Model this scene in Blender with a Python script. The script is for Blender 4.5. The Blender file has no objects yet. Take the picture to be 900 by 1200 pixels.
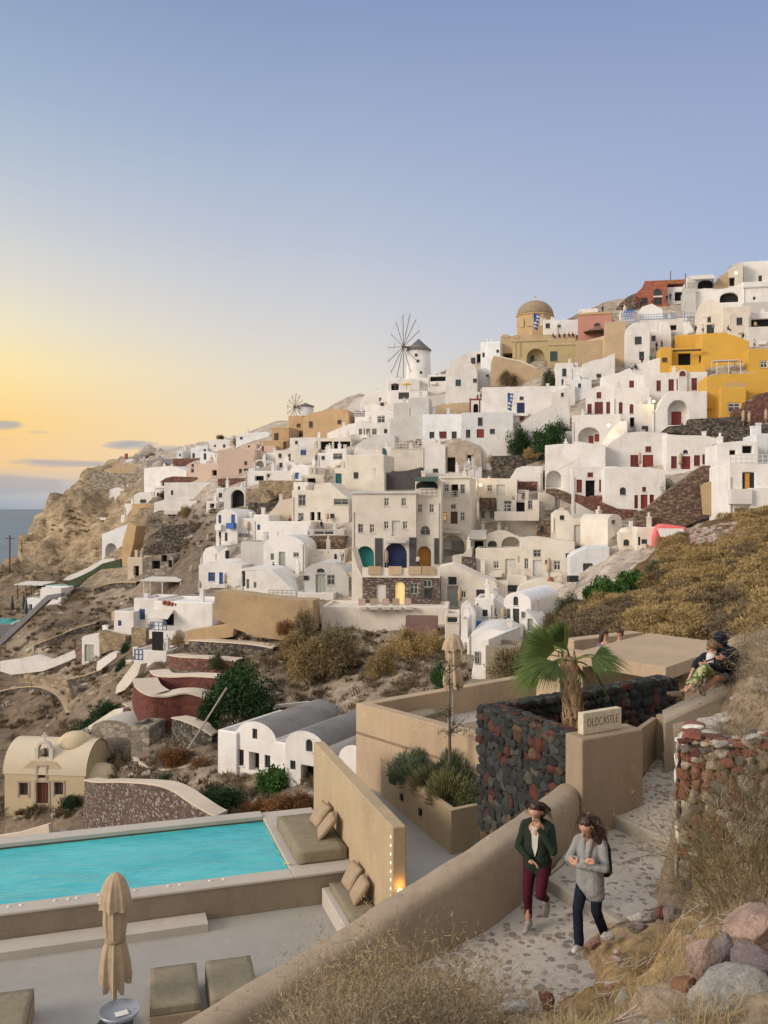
import bpy,bmesh,math,random
from mathutils import Vector,Matrix,noise
from mathutils.geometry import tessellate_polygon
from math import sin,cos,pi,radians,sqrt,atan2,exp
random.seed(7)
C = bpy.context.scene.collection
sc = bpy.context.scene
F,CX,CY = 1050.0,450.0,595.0
def P(px,py,d): return Vector(((px-CX)/F*d,d,(CY-py)/F*d))
def G(px,py,z):
  d = -z*F/(py-CY); return Vector(((px-CX)/F*d,d,z))
# ------------------------------------------------------------------ materials
MATS = {}
def _nt(name):
  m = bpy.data.materials.new(name); m.use_nodes = True
  nt = m.node_tree; b = nt.nodes['Principled BSDF']
  return m,nt,b
def N(nt,t,**kw):
  n = nt.nodes.new(t)
  for k,v in kw.items(): setattr(n,k,v)
  return n
def ramp(nt,fac,stops,interp='LINEAR'):
  r = N(nt,'ShaderNodeValToRGB'); r.color_ramp.interpolation = interp
  e = r.color_ramp.elements
  while len(e) < len(stops): e.new(0.5)
  for i,(p,c) in enumerate(stops):
    e[i].position = p; e[i].color = (c[0],c[1],c[2],1) if not isinstance(c,(int,float)) else (c,c,c,1)
  nt.links.new(fac,r.inputs['Fac']); return r.outputs['Color']
def mix(nt,fac,a,b,mode='MIX'):
  n = N(nt,'ShaderNodeMix',data_type='RGBA',blend_type=mode)
  for s,v in ((n.inputs[0],fac),(n.inputs[6],a),(n.inputs[7],b)):
    if isinstance(v,(int,float)): s.default_value = v
    elif isinstance(v,(tuple,list)): s.default_value = (v[0],v[1],v[2],1)
    else: nt.links.new(v,s)
  return n.outputs[2]
def noi(nt,vec,scale,detail=4,rough=.6,dist=0):
  n = N(nt,'ShaderNodeTexNoise'); n.inputs['Scale'].default_value = scale
  n.inputs['Detail'].default_value = detail; n.inputs['Roughness'].default_value = rough
  n.inputs['Distortion'].default_value = dist
  nt.links.new(vec,n.inputs['Vector']); return n.outputs['Fac']
def bump(nt,b,h,strength,dist):
  n = N(nt,'ShaderNodeBump'); n.inputs['Strength'].default_value = strength; n.inputs['Distance'].default_value = dist
  nt.links.new(h,n.inputs['Height']); nt.links.new(n.outputs['Normal'],b.inputs['Normal'])
def wpos(nt): return N(nt,'ShaderNodeNewGeometry').outputs['Position']
def sc_(c,k): return tuple(min(1,x*k) for x in c)
def plaster(name,col,stain=None,s=1.0,amt=.5,rough=.9,var=.12,bmp=.25,streak=0.0,crack=0):
  """painted render: mottled, a little per-object variation, stained in irregular patches"""
  if name in MATS: return MATS[name]
  m,nt,b = _nt(name); p = wpos(nt)
  stain = stain or sc_(col,.72)
  f1 = ramp(nt,noi(nt,p,.55*s,6,.65),[(.42,0),(.72,1)])
  c = mix(nt,f1,col,mix(nt,amt,col,stain))
  f2 = noi(nt,p,6*s,5,.7)
  c = mix(nt,ramp(nt,f2,[(.3,0),(.75,1)]),c,mix(nt,.35,c,sc_(col,1.18)))
  if streak:
    mp = N(nt,'ShaderNodeMapping'); mp.inputs['Scale'].default_value = (1.6*s,1.6*s,.45*s); nt.links.new(p,mp.inputs['Vector'])
    f3 = ramp(nt,noi(nt,mp.outputs['Vector'],.8,7,.7,.5),[(.52,0),(.8,streak*.7)])
    c = mix(nt,f3,c,sc_(stain,.75))
  if crack:     # hairline cracks and worn, paler patches
    wn = N(nt,'ShaderNodeTexNoise'); wn.inputs['Scale'].default_value = 2.5; wn.inputs['Detail'].default_value = 5; nt.links.new(p,wn.inputs['Vector'])
    vm = N(nt,'ShaderNodeVectorMath',operation='MULTIPLY_ADD'); nt.links.new(wn.outputs['Color'],vm.inputs[0]); vm.inputs[1].default_value = (.5,.5,.5); nt.links.new(p,vm.inputs[2])
    v2 = N(nt,'ShaderNodeTexVoronoi',feature='DISTANCE_TO_EDGE'); v2.inputs['Scale'].default_value = .9; nt.links.new(vm.outputs[0],v2.inputs['Vector'])
    e = ramp(nt,v2.outputs['Distance'],[(.0,crack),(.006,0)]); k = ramp(nt,noi(nt,p,.7,3,.5),[(.48,0),(.6,1)])
    c = mix(nt,mix(nt,1,e,k,'MULTIPLY'),c,sc_(col,.45))
    c = mix(nt,ramp(nt,noi(nt,p,2.1,6,.7),[(.60,0),(.70,.4)]),c,sc_(col,1.35))
    c = mix(nt,ramp(nt,noi(nt,p,24,5,.75),[(.62,0),(.70,.5)]),c,sc_(col,.6))
  oi = N(nt,'ShaderNodeObjectInfo')
  mr = N(nt,'ShaderNodeMapRange'); mr.inputs['To Min'].default_value = 1-var; mr.inputs['To Max'].default_value = 1+var*.6
  nt.links.new(oi.outputs['Random'],mr.inputs['Value'])
  c = mix(nt,1.0,c,mr.outputs['Result'],'MULTIPLY')
  nt.links.new(c,b.inputs['Base Color']); b.inputs['Roughness'].default_value = rough
  b.inputs['Specular IOR Level'].default_value = .25
  bump(nt,b,noi(nt,p,9*s,6,.7),bmp,.03)
  MATS[name] = m; return m
def plain(name,col,rough=.7,metal=0,var=.0,noise_s=0,spec=.4,emit=None,es=0):
  if name in MATS: return MATS[name]
  m,nt,b = _nt(name)
  b.inputs['Roughness'].default_value = rough; b.inputs['Metallic'].default_value = metal
  b.inputs['Specular IOR Level'].default_value = spec
  p = wpos(nt)
  f = noi(nt,p,noise_s or 5,4,.6)
  c = mix(nt,ramp(nt,f,[(.3,0),(.75,1)]),sc_(col,.82),sc_(col,1.12))
  nt.links.new(c,b.inputs['Base Color'])
  if emit:
    b.inputs['Emission Color'].default_value = (*emit,1); b.inputs['Emission Strength'].default_value = es
  MATS[name] = m; return m
def stone(name,cols,mortar,scale,mw=.06,stretch=(1,1,1.5),bmp=.8,rough=.9,warp=.35,dist=.04):
  """rubble masonry: one colour per Voronoi cell, mortar in the joints"""
  if name in MATS: return MATS[name]
  m,nt,b = _nt(name); p = wpos(nt)
  mp = N(nt,'ShaderNodeMapping'); mp.inputs['Scale'].default_value = stretch; nt.links.new(p,mp.inputs['Vector'])
  wn = N(nt,'ShaderNodeTexNoise'); wn.inputs['Scale'].default_value = scale*.9; wn.inputs['Detail'].default_value = 3
  nt.links.new(mp.outputs['Vector'],wn.inputs['Vector'])
  vm = N(nt,'ShaderNodeVectorMath',operation='MULTIPLY_ADD')
  nt.links.new(wn.outputs['Color'],vm.inputs[0]); vm.inputs[1].default_value = (warp/scale,)*3; nt.links.new(mp.outputs['Vector'],vm.inputs[2])
  v1 = N(nt,'ShaderNodeTexVoronoi',feature='F1'); v1.inputs['Scale'].default_value = scale
  v2 = N(nt,'ShaderNodeTexVoronoi',feature='DISTANCE_TO_EDGE'); v2.inputs['Scale'].default_value = scale
  nt.links.new(vm.outputs[0],v1.inputs['Vector']); nt.links.new(vm.outputs[0],v2.inputs['Vector'])
  sx = N(nt,'ShaderNodeSeparateColor'); nt.links.new(v1.outputs['Color'],sx.inputs['Color'])
  n = len(cols)
  c = ramp(nt,sx.outputs[0],[(i/n,k) for i,k in enumerate(cols)],'CONSTANT')
  fn = noi(nt,p,scale*4,5,.7)
  c = mix(nt,ramp(nt,fn,[(.3,0),(.7,1)]),mix(nt,1,c,(.62,.62,.62),'MULTIPLY'),mix(nt,1,c,(1.3,1.3,1.3),'MULTIPLY'))
  e = ramp(nt,v2.outputs['Distance'],[(0,0),(mw,1)])
  c = mix(nt,e,mortar,c)
  nt.links.new(c,b.inputs['Base Color']); b.inputs['Roughness'].default_value = rough; b.inputs['Specular IOR Level'].default_value = .3
  h = mix(nt,.25,e,fn)
  bump(nt,b,h,bmp,dist)
  MATS[name] = m; return m
def leafmat(name,a,bb,rough=.65,trans=.25):
  """leaves or straw: two colours mixed by the mesh's own 'vary' attribute"""
  if name in MATS: return MATS[name]
  m,nt,b = _nt(name)
  at = N(nt,'ShaderNodeAttribute',attribute_name='vary')
  oi = N(nt,'ShaderNodeObjectInfo')
  c = mix(nt,at.outputs['Fac'],a,bb)
  mr = N(nt,'ShaderNodeMapRange'); mr.inputs['To Min'].default_value = .75; mr.inputs['To Max'].default_value = 1.2
  nt.links.new(oi.outputs['Random'],mr.inputs['Value'])
  c = mix(nt,1.0,c,mr.outputs['Result'],'MULTIPLY')
  nt.links.new(c,b.inputs['Base Color']); b.inputs['Roughness'].default_value = rough
  b.inputs['Specular IOR Level'].default_value = .2
  if trans:
    tr = N(nt,'ShaderNodeBsdfTranslucent'); nt.links.new(c,tr.inputs['Color'])
    ms = N(nt,'ShaderNodeMixShader'); ms.inputs[0].default_value = trans
    out = nt.nodes['Material Output']
    nt.links.new(b.outputs[0],ms.inputs[1]); nt.links.new(tr.outputs[0],ms.inputs[2]); nt.links.new(ms.outputs[0],out.inputs['Surface'])
  MATS[name] = m; return m
def fabric(name,col,s=1.0,wr=.5):
  if name in MATS: return MATS[name]
  m,nt,b = _nt(name); p = wpos(nt)
  f = noi(nt,p,7*s,5,.65)
  c = mix(nt,ramp(nt,f,[(.3,0),(.75,1)]),sc_(col,.8),sc_(col,1.15))
  f3 = noi(nt,p,90*s,2,.5)
  c = mix(nt,.18,c,mix(nt,f3,sc_(col,.5),sc_(col,1.5)))
  nt.links.new(c,b.inputs['Base Color']); b.inputs['Roughness'].default_value = .95; b.inputs['Specular IOR Level'].default_value = .15
  bump(nt,b,noi(nt,p,5*s,4,.55,.6),wr,.03)
  MATS[name] = m; return m
WALLS = {
'white': plaster('whitewash',(.72,.70,.675),(.48,.43,.37),.9,.6,streak=.55),
'cool': plaster('whitewash_cool',(.69,.705,.72),(.48,.465,.44),.9,.55,streak=.5),
'cream': plaster('cream_render',(.67,.62,.54),(.46,.40,.32),.9,.65,streak=.5),
'beige': plaster('beige_render',(.60,.51,.41),(.46,.38,.29),.8,.5,streak=.3),
'grey': plaster('grey_render',(.55,.54,.52),(.40,.375,.34),.9,.65,streak=.5),
'pink': plaster('pink_render',(.58,.44,.36),(.46,.34,.27),.8,.5,streak=.25),
'rose': plaster('rose_render',(.48,.24,.19),(.38,.20,.155),.8,.6,streak=.3),
'magenta': plaster('coral_render',(.70,.16,.17),(.55,.15,.14),.8,.5),
'ochre': plaster('ochre_render',(.50,.345,.19),(.34,.24,.15),1.0,.85,streak=.8),
'khaki': plaster('khaki_render',(.44,.36,.20),(.30,.25,.15),.9,.6,streak=.4),
'tan': plaster('tan_render',(.48,.36,.23),(.32,.24,.16),1.1,.7,streak=.5),
'yellow': plaster('yellow_render',(.62,.37,.07),(.46,.27,.055),.8,.45,var=.06,streak=.25),
'brown': plaster('weathered_brown_render',(.33,.27,.21),(.55,.50,.43),2.0,.9,streak=.3),
'dark': plaster('charcoal_render',(.07,.068,.07),(.11,.105,.10),2.0,.7),
'slate': plaster('slate_render',(.20,.20,.21),(.27,.26,.25),1.0,.6),
'brick': stone('brick_red',[(.36,.11,.06),(.30,.09,.05),(.40,.14,.08)],(.35,.22,.15),2.4,.05,(1,1,2)),
'stone': stone('dark_drystone',[(.055,.048,.043),(.10,.085,.07),(.15,.12,.09),(.045,.04,.04),(.19,.16,.12)],(.05,.042,.035),2.6,.08,(1,1,1.7)),
'redstone': stone('red_drystone',[(.13,.05,.038),(.19,.075,.055),(.09,.04,.035),(.24,.12,.085),(.15,.06,.045)],(.16,.11,.085),3.0,.09,(1,1,1.6)),
'tanstone': stone('tan_rubble',[(.33,.25,.16),(.27,.20,.13),(.40,.31,.21),(.22,.17,.12)],(.30,.23,.15),1.8,.07,(1,1,1.4)),
'brownstone': stone('brown_drystone',[(.17,.11,.075),(.23,.16,.11),(.12,.075,.055),(.29,.21,.15),(.10,.07,.055)],(.09,.07,.055),3.0,.08,(1,1,2.0)),
'ruin': stone('grey_ruin_masonry',[(.22,.19,.15),(.30,.26,.21),(.17,.15,.12),(.36,.31,.25)],(.20,.17,.14),1.3,.08,(1,1,1.5)),
'redterrace': stone('oxide_red_masonry',[(.15,.045,.032),(.12,.038,.03),(.18,.055,.038),(.13,.05,.04),(.10,.034,.028)],(.115,.042,.033),2.6,.10,(1,1,1.3),.7,.9,.6,.04),
'ochrewall': plaster('stained_ochre_wall',(.47,.335,.19),(.27,.205,.145),.45,1.0,streak=1.0,crack=.7),
'pebble': stone('pebbled_wall',[(.07,.05,.045),(.12,.075,.06),(.16,.10,.08),(.09,.075,.07),(.30,.27,.24)],(.15,.115,.10),3.6,.10,(1,1,2.1)),
}
def blackgrey_roof():
  return plaster('weathered_cement_vault',(.21,.205,.20),(.12,.115,.11),1.2,.8,streak=.5)
ROOFG = blackgrey_roof()
TRIM = {
'r': plain('red_brown_paint',(.22,.035,.028),.55),'b': plain('blue_paint',(.03,.11,.36),.5),'g': plain('grey_green_paint',(.33,.34,.30),.6),
't': plain('teal_paint',(.012,.10,.12),.5),'w': plain('white_paint',(.62,.60,.55),.5),'n': plain('brown_wood',(.10,.05,.03),.6),
'd': plain('dark_paint',(.035,.04,.045),.4),'o': plain('ochre_trim_and_lamplight',(.50,.24,.05),.5),'B': plain('navy_paint',(.015,.03,.10),.4),  # ochre also carries painted lamplight in the hotel arch
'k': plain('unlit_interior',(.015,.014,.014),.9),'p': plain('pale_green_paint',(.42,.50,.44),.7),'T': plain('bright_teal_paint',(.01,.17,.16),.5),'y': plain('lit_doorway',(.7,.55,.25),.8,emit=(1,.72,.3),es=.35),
}
PANE = plain('window_glass',(.05,.055,.06),.12,spec=.6)
PANER = plain('window_glass_red',(.10,.03,.028),.25,spec=.5)
PANEO = plain('lit_window_glass',(.6,.4,.12),.5,emit=(1,.62,.2),es=.5)
# ------------------------------------------------------------------ object helpers
def obj(name,bm,m,parent=None,smooth=False,loc=None,recalc=True):
  me = bpy.data.meshes.new(name)
  if recalc: bmesh.ops.recalc_face_normals(bm,faces=bm.faces)
  if loc is not None: bmesh.ops.translate(bm,verts=bm.verts,vec=-Vector(loc))
  bm.to_mesh(me); bm.free()
  for mm in (m if isinstance(m,(list,tuple)) else [m]): me.materials.append(mm)
  o = bpy.data.objects.new(name,me); C.objects.link(o)
  if parent is not None:
    o.parent = parent
    if loc is None: o.location = -parent.location if parent.parent is None else Vector((0,0,0))
  elif loc is not None: o.location = loc
  if smooth:
    for p in me.polygons: p.use_smooth = True
  return o
def tag(o,label=None,cat=None,group=None,kind=None):
  if label: o['label'] = label
  if cat: o['category'] = cat
  if group: o['group'] = group
  if kind or cat: o['kind'] = kind or 'thing'
  return o
def thing(name,label,cat,loc,group=None):
  o = bpy.data.objects.new(name,None); C.objects.link(o); o.location = loc; o.empty_display_size = .3
  return tag(o,label,cat,group)
def copy_tree(root,loc=None,rotz=None,scale=None,label=None,group=None):
  r = root.copy(); C.objects.link(r)
  if loc is not None: r.location = loc
  if rotz is not None: r.rotation_euler[2] = rotz
  if scale is not None: r.scale = scale if hasattr(scale,'__len__') else (scale,)*3
  if label: r['label'] = label
  if group: r['group'] = group
  for ch in root.children:
    c = ch.copy(); C.objects.link(c); c.parent = r
    for g in ch.children:
      q = g.copy(); C.objects.link(q); q.parent = c
  return r
def quad(bm,pts,mi=0):
  vs = [bm.verts.new(p) for p in pts]
  try:
    f = bm.faces.new(vs); f.material_index = mi; return f
  except ValueError: return None
def bx(bm,c,sx,sy,sz,rz=0,mi=0,tilt=None):
  """box centred on c in x/y with its base at c.z"""
  M = Matrix.Translation(Vector(c)) @ Matrix.Rotation(rz,4,'Z')
  if tilt: M = M @ tilt
  co = [M @ Vector((x*sx/2,y*sy/2,z*sz)) for z in (0,1) for x,y in ((-1,-1),(1,-1),(1,1),(-1,1))]
  vs = [bm.verts.new(p) for p in co]
  for idx in ((3,2,1,0),(4,5,6,7),(0,1,5,4),(1,2,6,5),(2,3,7,6),(3,0,4,7)):
    bm.faces.new([vs[i] for i in idx]).material_index = mi
  return vs
def tube(bm,pts,r,n=8,mi=0,cap=True):
  """tube along pts; r one radius or a list"""
  rs = r if hasattr(r,'__len__') else [r]*len(pts)
  rings = []
  for i,p in enumerate(pts):
    p = Vector(p)
    t = (Vector(pts[min(i+1,len(pts)-1)])-Vector(pts[max(i-1,0)])).normalized()
    a = t.cross(Vector((0,0,1)))
    if a.length < .05: a = t.cross(Vector((0,1,0)))
    a.normalize(); b = t.cross(a)
    rings.append([bm.verts.new(p+(a*cos(2*pi*k/n)+b*sin(2*pi*k/n))*rs[i]) for k in range(n)])
  for i in range(len(rings)-1):
    for k in range(n):
      bm.faces.new((rings[i][k],rings[i][(k+1) % n],rings[i+1][(k+1) % n],rings[i+1][k])).material_index = mi
  if cap:
    for rg in (rings[0],rings[-1]):
      try: bm.faces.new(rg).material_index = mi
      except ValueError: pass
def lathe(bm,c,prof,n=24,mi=0,ax=1,ay=1):
  rings = [[bm.verts.new((c[0]+r*cos(2*pi*k/n)*ax,c[1]+r*sin(2*pi*k/n)*ay,c[2]+z)) for k in range(n)] for r,z in prof]
  for i in range(len(rings)-1):
    for k in range(n):
      bm.faces.new((rings[i][k],rings[i][(k+1) % n],rings[i+1][(k+1) % n],rings[i+1][k])).material_index = mi
  for rg in (rings[0],rings[-1]):
    try: bm.faces.new(rg).material_index = mi
    except ValueError: pass
def prism(bm,pts2,z0,z1,mi=0):
  """vertical prism over plan polygon pts2"""
  n = len(pts2)
  zz1 = z1 if hasattr(z1,'__len__') else [z1]*n
  zz0 = z0 if hasattr(z0,'__len__') else [z0]*n
  lo = [bm.verts.new((p[0],p[1],zz0[i])) for i,p in enumerate(pts2)]
  hi = [bm.verts.new((p[0],p[1],zz1[i])) for i,p in enumerate(pts2)]
  bm.faces.new(hi).material_index = mi; bm.faces.new(lo[::-1]).material_index = mi
  for i in range(n):
    j = (i+1) % n; bm.faces.new((lo[i],lo[j],hi[j],hi[i])).material_index = mi
def bev(o,w=.03,seg=2,ang=35):
  m = o.modifiers.new('Bevel','BEVEL'); m.width = w; m.segments = seg; m.limit_method = 'ANGLE'; m.angle_limit = radians(ang)
  return o
def baked(o):
  """apply the modifiers of o by reading its evaluated mesh"""
  dg = bpy.context.evaluated_depsgraph_get(); dg.update()
  me = bpy.data.meshes.new_from_object(o.evaluated_get(dg)); old = o.data
  o.modifiers.clear(); o.data = me; bpy.data.meshes.remove(old)
  return o
def shade(o):
  for p in o.data.polygons: p.use_smooth = True
  return o
# ------------------------------------------------------------------ the hill
K = F/870.0
# for a bearing (photo column at f = 1050): (elevation row, distance/K) from the ravine up to the ridge
COL = [
(-420,[(1000,62),(950,66),(880,90),(800,112),(740,127),(700,142),(680,155)],'sea'),
(0,   [(1000,62),(950,66),(880,88),(800,110),(740,125),(690,142),(664,156)],'sea'),
(14,  [(1000,62),(950,66),(880,87),(800,109),(740,124),(690,140),(664,158),(662,165)],'sea'),
(24,  [(1000,61),(950,66),(880,86),(800,108),(740,122),(690,138),(668,158),(666,180),(645,186),(638,188)],'sea'),
(48,  [(1000,60),(950,65),(880,82),(840,92),(780,106),(740,116),(690,132),(670,158),(667,182),(635,187),(606,196)],'cliff'),
(62,  [(1000,60),(950,65),(880,80),(840,91),(780,105),(740,115),(690,130),(670,158),(665,183),(600,192),(585,205)],'cliff'),
(95,  [(1000,59),(950,63),(910,69),(870,77),(835,86),(780,101),(740,112),(690,128),(668,155),(655,182),(590,193),(580,206),(556,226)],'cliff'),
(125,[(1000,58),(950,62),(920,66),(870,73),(830,82),(780,96),(740,108),(690,125),(672,140),(650,172),(604,194),(575,208),(545,232)],'hill'),
(180,[(960,58),(900,62),(860,70),(800,80),(760,92),(720,105),(680,120),(640,140),(600,160),(560,190),(542,212),(528,240)],'hill'),
(250,[(950,52),(900,60),(850,68),(790,78),(740,88),(700,98),(660,108),(620,118),(580,135),(548,165),(526,200),(516,230)],'hill'),
(330,[(950,48),(905,58),(860,66),(800,74),(740,82),(700,92),(650,103),(600,115),(550,140),(512,175),(492,210)],'hill'),
(420,[(880,53),(830,62),(780,72),(722,86),(690,93),(640,102),(590,113),(540,130),(505,150),(475,170),(462,185)],'hill'),
(500,[(830,58),(780,68),(725,84),(690,93),(640,103),(590,114),(540,128),(492,143),(460,153),(444,160)],'hill'),
(560,[(800,60),(760,70),(725,82),(690,94),(640,104),(590,114),(540,126),(490,140),(442,152),(417,160)],'hill'),
(640,[(790,58),(740,72),(710,85),(670,95),(620,104),(570,112),(520,122),(470,134),(430,145),(398,155),(382,164)],'hill'),
(720,[(740,52),(700,64),(670,78),(640,90),(600,100),(550,110),(500,120),(450,132),(400,145),(370,154),(350,162)],'hill'),
(800,[(660,66),(640,80),(600,92),(560,104),(500,116),(450,128),(400,142),(360,156),(338,166)],'hill'),
(890,[(660,60),(640,72),(600,82),(550,96),(500,110),(450,124),(400,138),(350,154),(322,168)],'hill'),
(1000,[(650,55),(600,76),(550,90),(500,104),(450,118),(400,132),(350,148),(310,165)],'hill'),
(1450,[(620,45),(560,70),(500,90),(440,108),(380,124),(330,140),(300,160)],'hill'),
]
PROF = []
for px,pr,end in COL:
  L = [(10,-15.0),(28,-17.0)]
  if px >= 640: L = [(10,-14.0),(28,-15.0)]
  for py,d in pr: L.append((d*K,(CY-py)/F*d*K))
  d0,z0 = L[-1]
  if end == 'sea': L += [(d0+12,z0-5),(d0+40,z0-40),(d0+90,-104),(900,-112)]
  elif end == 'cliff': L += [(d0+15,z0-1),(d0+40,z0-20),(d0+110,-100),(900,-112)]
  else: L += [(d0+12,z0+.3),(d0+40,z0-6),(d0+150,z0-45),(900,-112)]
  PROF.append((px,L))
def _pz(L,d):
  if d <= L[0][0]: return L[0][1]
  for (a,za),(b,zb) in zip(L,L[1:]):
    if d <= b: return za+(zb-za)*(d-a)/(b-a)
  return L[-1][1]
def terr(px,d):
  if px <= PROF[0][0]: return _pz(PROF[0][1],d)
  for (p0,L0),(p1,L1) in zip(PROF,PROF[1:]):
    if px <= p1:
      t = (px-p0)/(p1-p0); t = t*t*(3-2*t)*.35+t*.65
      return _pz(L0,d)*(1-t)+_pz(L1,d)*t
  return _pz(PROF[-1][1],d)
def hit(px,py):
  """distance along +Y at which the sight line of a photo point meets the hill"""
  d = 32.0
  while d < 330:
    if terr(px,d) >= (CY-py)/F*d: break
    d += .5
  else: return None
  lo,hi = d-.5,d
  for _ in range(7):
    m = (lo+hi)/2
    if terr(px,m) >= (CY-py)/F*m: hi = m
    else: lo = m
  return hi
EARTH,BROWN,SCRUB,CLIFF,PALE,WHITEW,GREYR = (.29,.24,.185),(.21,.17,.13),(.21,.165,.11),(.47,.385,.265),(.41,.355,.29),(.54,.50,.45),(.20,.17,.14)
GROUNDS = [  # photo column, row, radius, colour of the soil there
(60,630,75,CLIFF),(120,620,60,CLIFF),(30,650,40,CLIFF),(90,600,50,CLIFF),(70,578,25,GREYR),(120,575,22,GREYR),
(80,720,60,BROWN),(120,700,45,PALE),(60,690,50,BROWN),(20,700,50,BROWN),(110,740,60,BROWN),(40,760,30,PALE),
(40,840,70,BROWN),(70,800,35,PALE),(30,880,50,BROWN),(130,830,50,EARTH),(110,800,40,EARTH),(30,960,80,EARTH),
(190,880,60,GREYR),(250,860,60,EARTH),(230,920,40,PALE),(330,790,50,EARTH),(380,800,60,PALE),(430,800,60,PALE),(470,770,60,PALE),(500,790,60,PALE),(380,750,50,SCRUB),
(200,620,60,GREYR),(180,590,30,EARTH),(220,640,50,GREYR),(560,780,80,PALE),(620,780,80,SCRUB),
(330,640,80,WHITEW),(500,640,140,WHITEW),(620,620,140,WHITEW),(720,560,140,WHITEW),(600,500,120,WHITEW),(820,420,140,WHITEW),(420,560,100,WHITEW),(850,520,60,EARTH),(320,560,60,WHITEW),(280,600,40,GREYR),(230,560,60,WHITEW),(480,470,70,WHITEW),(680,420,80,EARTH),(870,590,40,EARTH),(760,590,50,EARTH)]
def soil(px,py):
  w = .0016; c = [EARTH[i]*w for i in range(3)]
  for x,y,r,k in GROUNDS:
    q = ((px-x)**2+(py-y)**2)/(r*r); g = exp(-q*1.6)**1.5
    w += g; c = [c[i]+k[i]*g for i in range(3)]
  return [x/w for x in c]
def soil_mat(name,b_amt=.9,gloss=.95,big=.12,attr=True,col=(.2,.15,.1)):
  m,nt,b = _nt(name); p = wpos(nt)
  c = N(nt,'ShaderNodeAttribute',attribute_name='soil').outputs['Color'] if attr else col
  f1 = noi(nt,p,big,8,.68,.4); f2 = noi(nt,p,big*6,8,.72); f3 = noi(nt,p,big*28,6,.7)
  mp = N(nt,'ShaderNodeMapping'); mp.inputs['Scale'].default_value = (.6,.6,2.6); nt.links.new(p,mp.inputs['Vector'])
  fs = noi(nt,mp.outputs['Vector'],big*4,6,.6,.8)
  c = mix(nt,ramp(nt,f1,[(.3,0),(.7,1)]),mix(nt,1,c,(.62,.58,.55),'MULTIPLY'),mix(nt,1,c,(1.2,1.16,1.1),'MULTIPLY'))
  c = mix(nt,ramp(nt,fs,[(.52,0),(.62,.55)]),c,mix(nt,1,c,(.55,.52,.5),'MULTIPLY'))
  c = mix(nt,ramp(nt,f2,[(.35,0),(.7,1)]),mix(nt,1,c,(.6,.58,.56),'MULTIPLY'),mix(nt,1,c,(1.25,1.22,1.18),'MULTIPLY'))
  c = mix(nt,ramp(nt,f3,[(.56,0),(.68,.75)]),c,mix(nt,1,c,(.5,.47,.42),'MULTIPLY'))
  c = mix(nt,ramp(nt,f3,[(.30,.6),(.38,0)]),c,mix(nt,1,c,(1.5,1.5,1.45),'MULTIPLY'))
  nt.links.new(c,b.inputs['Base Color']); b.inputs['Roughness'].default_value = gloss; b.inputs['Specular IOR Level'].default_value = .15
  h = mix(nt,.4,f2,f3)
  bump(nt,b,h,b_amt,.35/max(big,.1)*.12)
  return m
def radial(name,pxs,ds,zf,colf,m,amp):
  bm = bmesh.new(); lay = bm.verts.layers.float_color.new('soil'); rows = []
  for d in ds:
    r = []
    for px in pxs:
      z = zf(px,d); x = (px-CX)/F*d; v = Vector((x,d,z)); a = amp(px,d)
      z += a*(noise.noise(v*.09)*1.3+noise.noise(v*.25)*.8+(.45-abs(noise.noise(v*.55)))*1.1+noise.noise(v*1.1)*.4)
      v = bm.verts.new((x+a*.5*noise.noise(v*.35+Vector((9,2,4))),d+a*.8*noise.noise(v*.3+Vector((3,7,1))),z))
      c = colf(px,CY-z*F/d); v[lay] = (c[0],c[1],c[2],1); r.append(v)
    rows.append(r)
  for i in range(len(rows)-1):
    for j in range(len(pxs)-1):
      bm.faces.new((rows[i][j],rows[i][j+1],rows[i+1][j+1],rows[i+1][j]))
  o = obj(name,bm,m,recalc=False); shade(o); return o
pxs = list(range(-420,-20,20))+list(range(-20,920,4))+list(range(920,1460,20))
ds = [10+i*2.0 for i in range(22)]+[54+i*.9 for i in range(240)]+[272+i*8 for i in range(20)]+[440+i*40 for i in range(12)]
def t_amp(px,d):
  a = .5
  if px < 260: a = .6
  if px < 190 and d > 170: a = 2.3
  if px > 260 and d > 112: a = .35
  if d < 54: a = .4
  return a
hill = radial('hillside',pxs,ds,terr,soil,soil_mat('hill_soil'),t_amp)
tag(hill,kind='structure')
# scrub spur on the right, between the terrace and the town
SP = [
(560,[(850,40),(845,46),(840,52)]),(600,[(830,38),(815,46),(805,54)]),(635,[(790,36),(770,44),(765,54)]),(650,[(765,36),(742,44),(738,54)]),
(668,[(755,35),(720,46),(713,54)]),(700,[(752,34),(706,47),(697,55)]),(735,[(752,33),(690,48),(672,58)]),(765,[(752,32),(675,48),(650,60)]),(800,[(755,31),(700,40),(650,52),(628,62)]),
(840,[(760,30),(700,39),(640,52),(611,62)]),(900,[(765,27),(700,37),(640,49),(602,62)]),(1000,[(740,26),(650,40),(590,60)]),(1300,[(720,24),(600,40),(540,60)])]
SPROF = []
for px,pr in SP:
  L = [(20,-9.5),(25 if px > 860 else 28,-8.6)]
  for py,d in pr: L.append((d,(CY-py)/F*d))
  d0,z0 = L[-1]; L += [(d0+4,z0-1.2),(d0+13,-17)]
  SPROF.append((px,L))
def spur(px,d):
  if px <= SPROF[0][0]: return _pz(SPROF[0][1],d)
  for (p0,L0),(p1,L1) in zip(SPROF,SPROF[1:]):
    if px <= p1:
      t = (px-p0)/(p1-p0); return _pz(L0,d)*(1-t)+_pz(L1,d)*t
  return _pz(SPROF[-1][1],d)
def sphit(px,py):
  d = 24.0
  while d < 80:
    if spur(px,d) >= (CY-py)/F*d: return d
    d += .25
  return None
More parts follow.
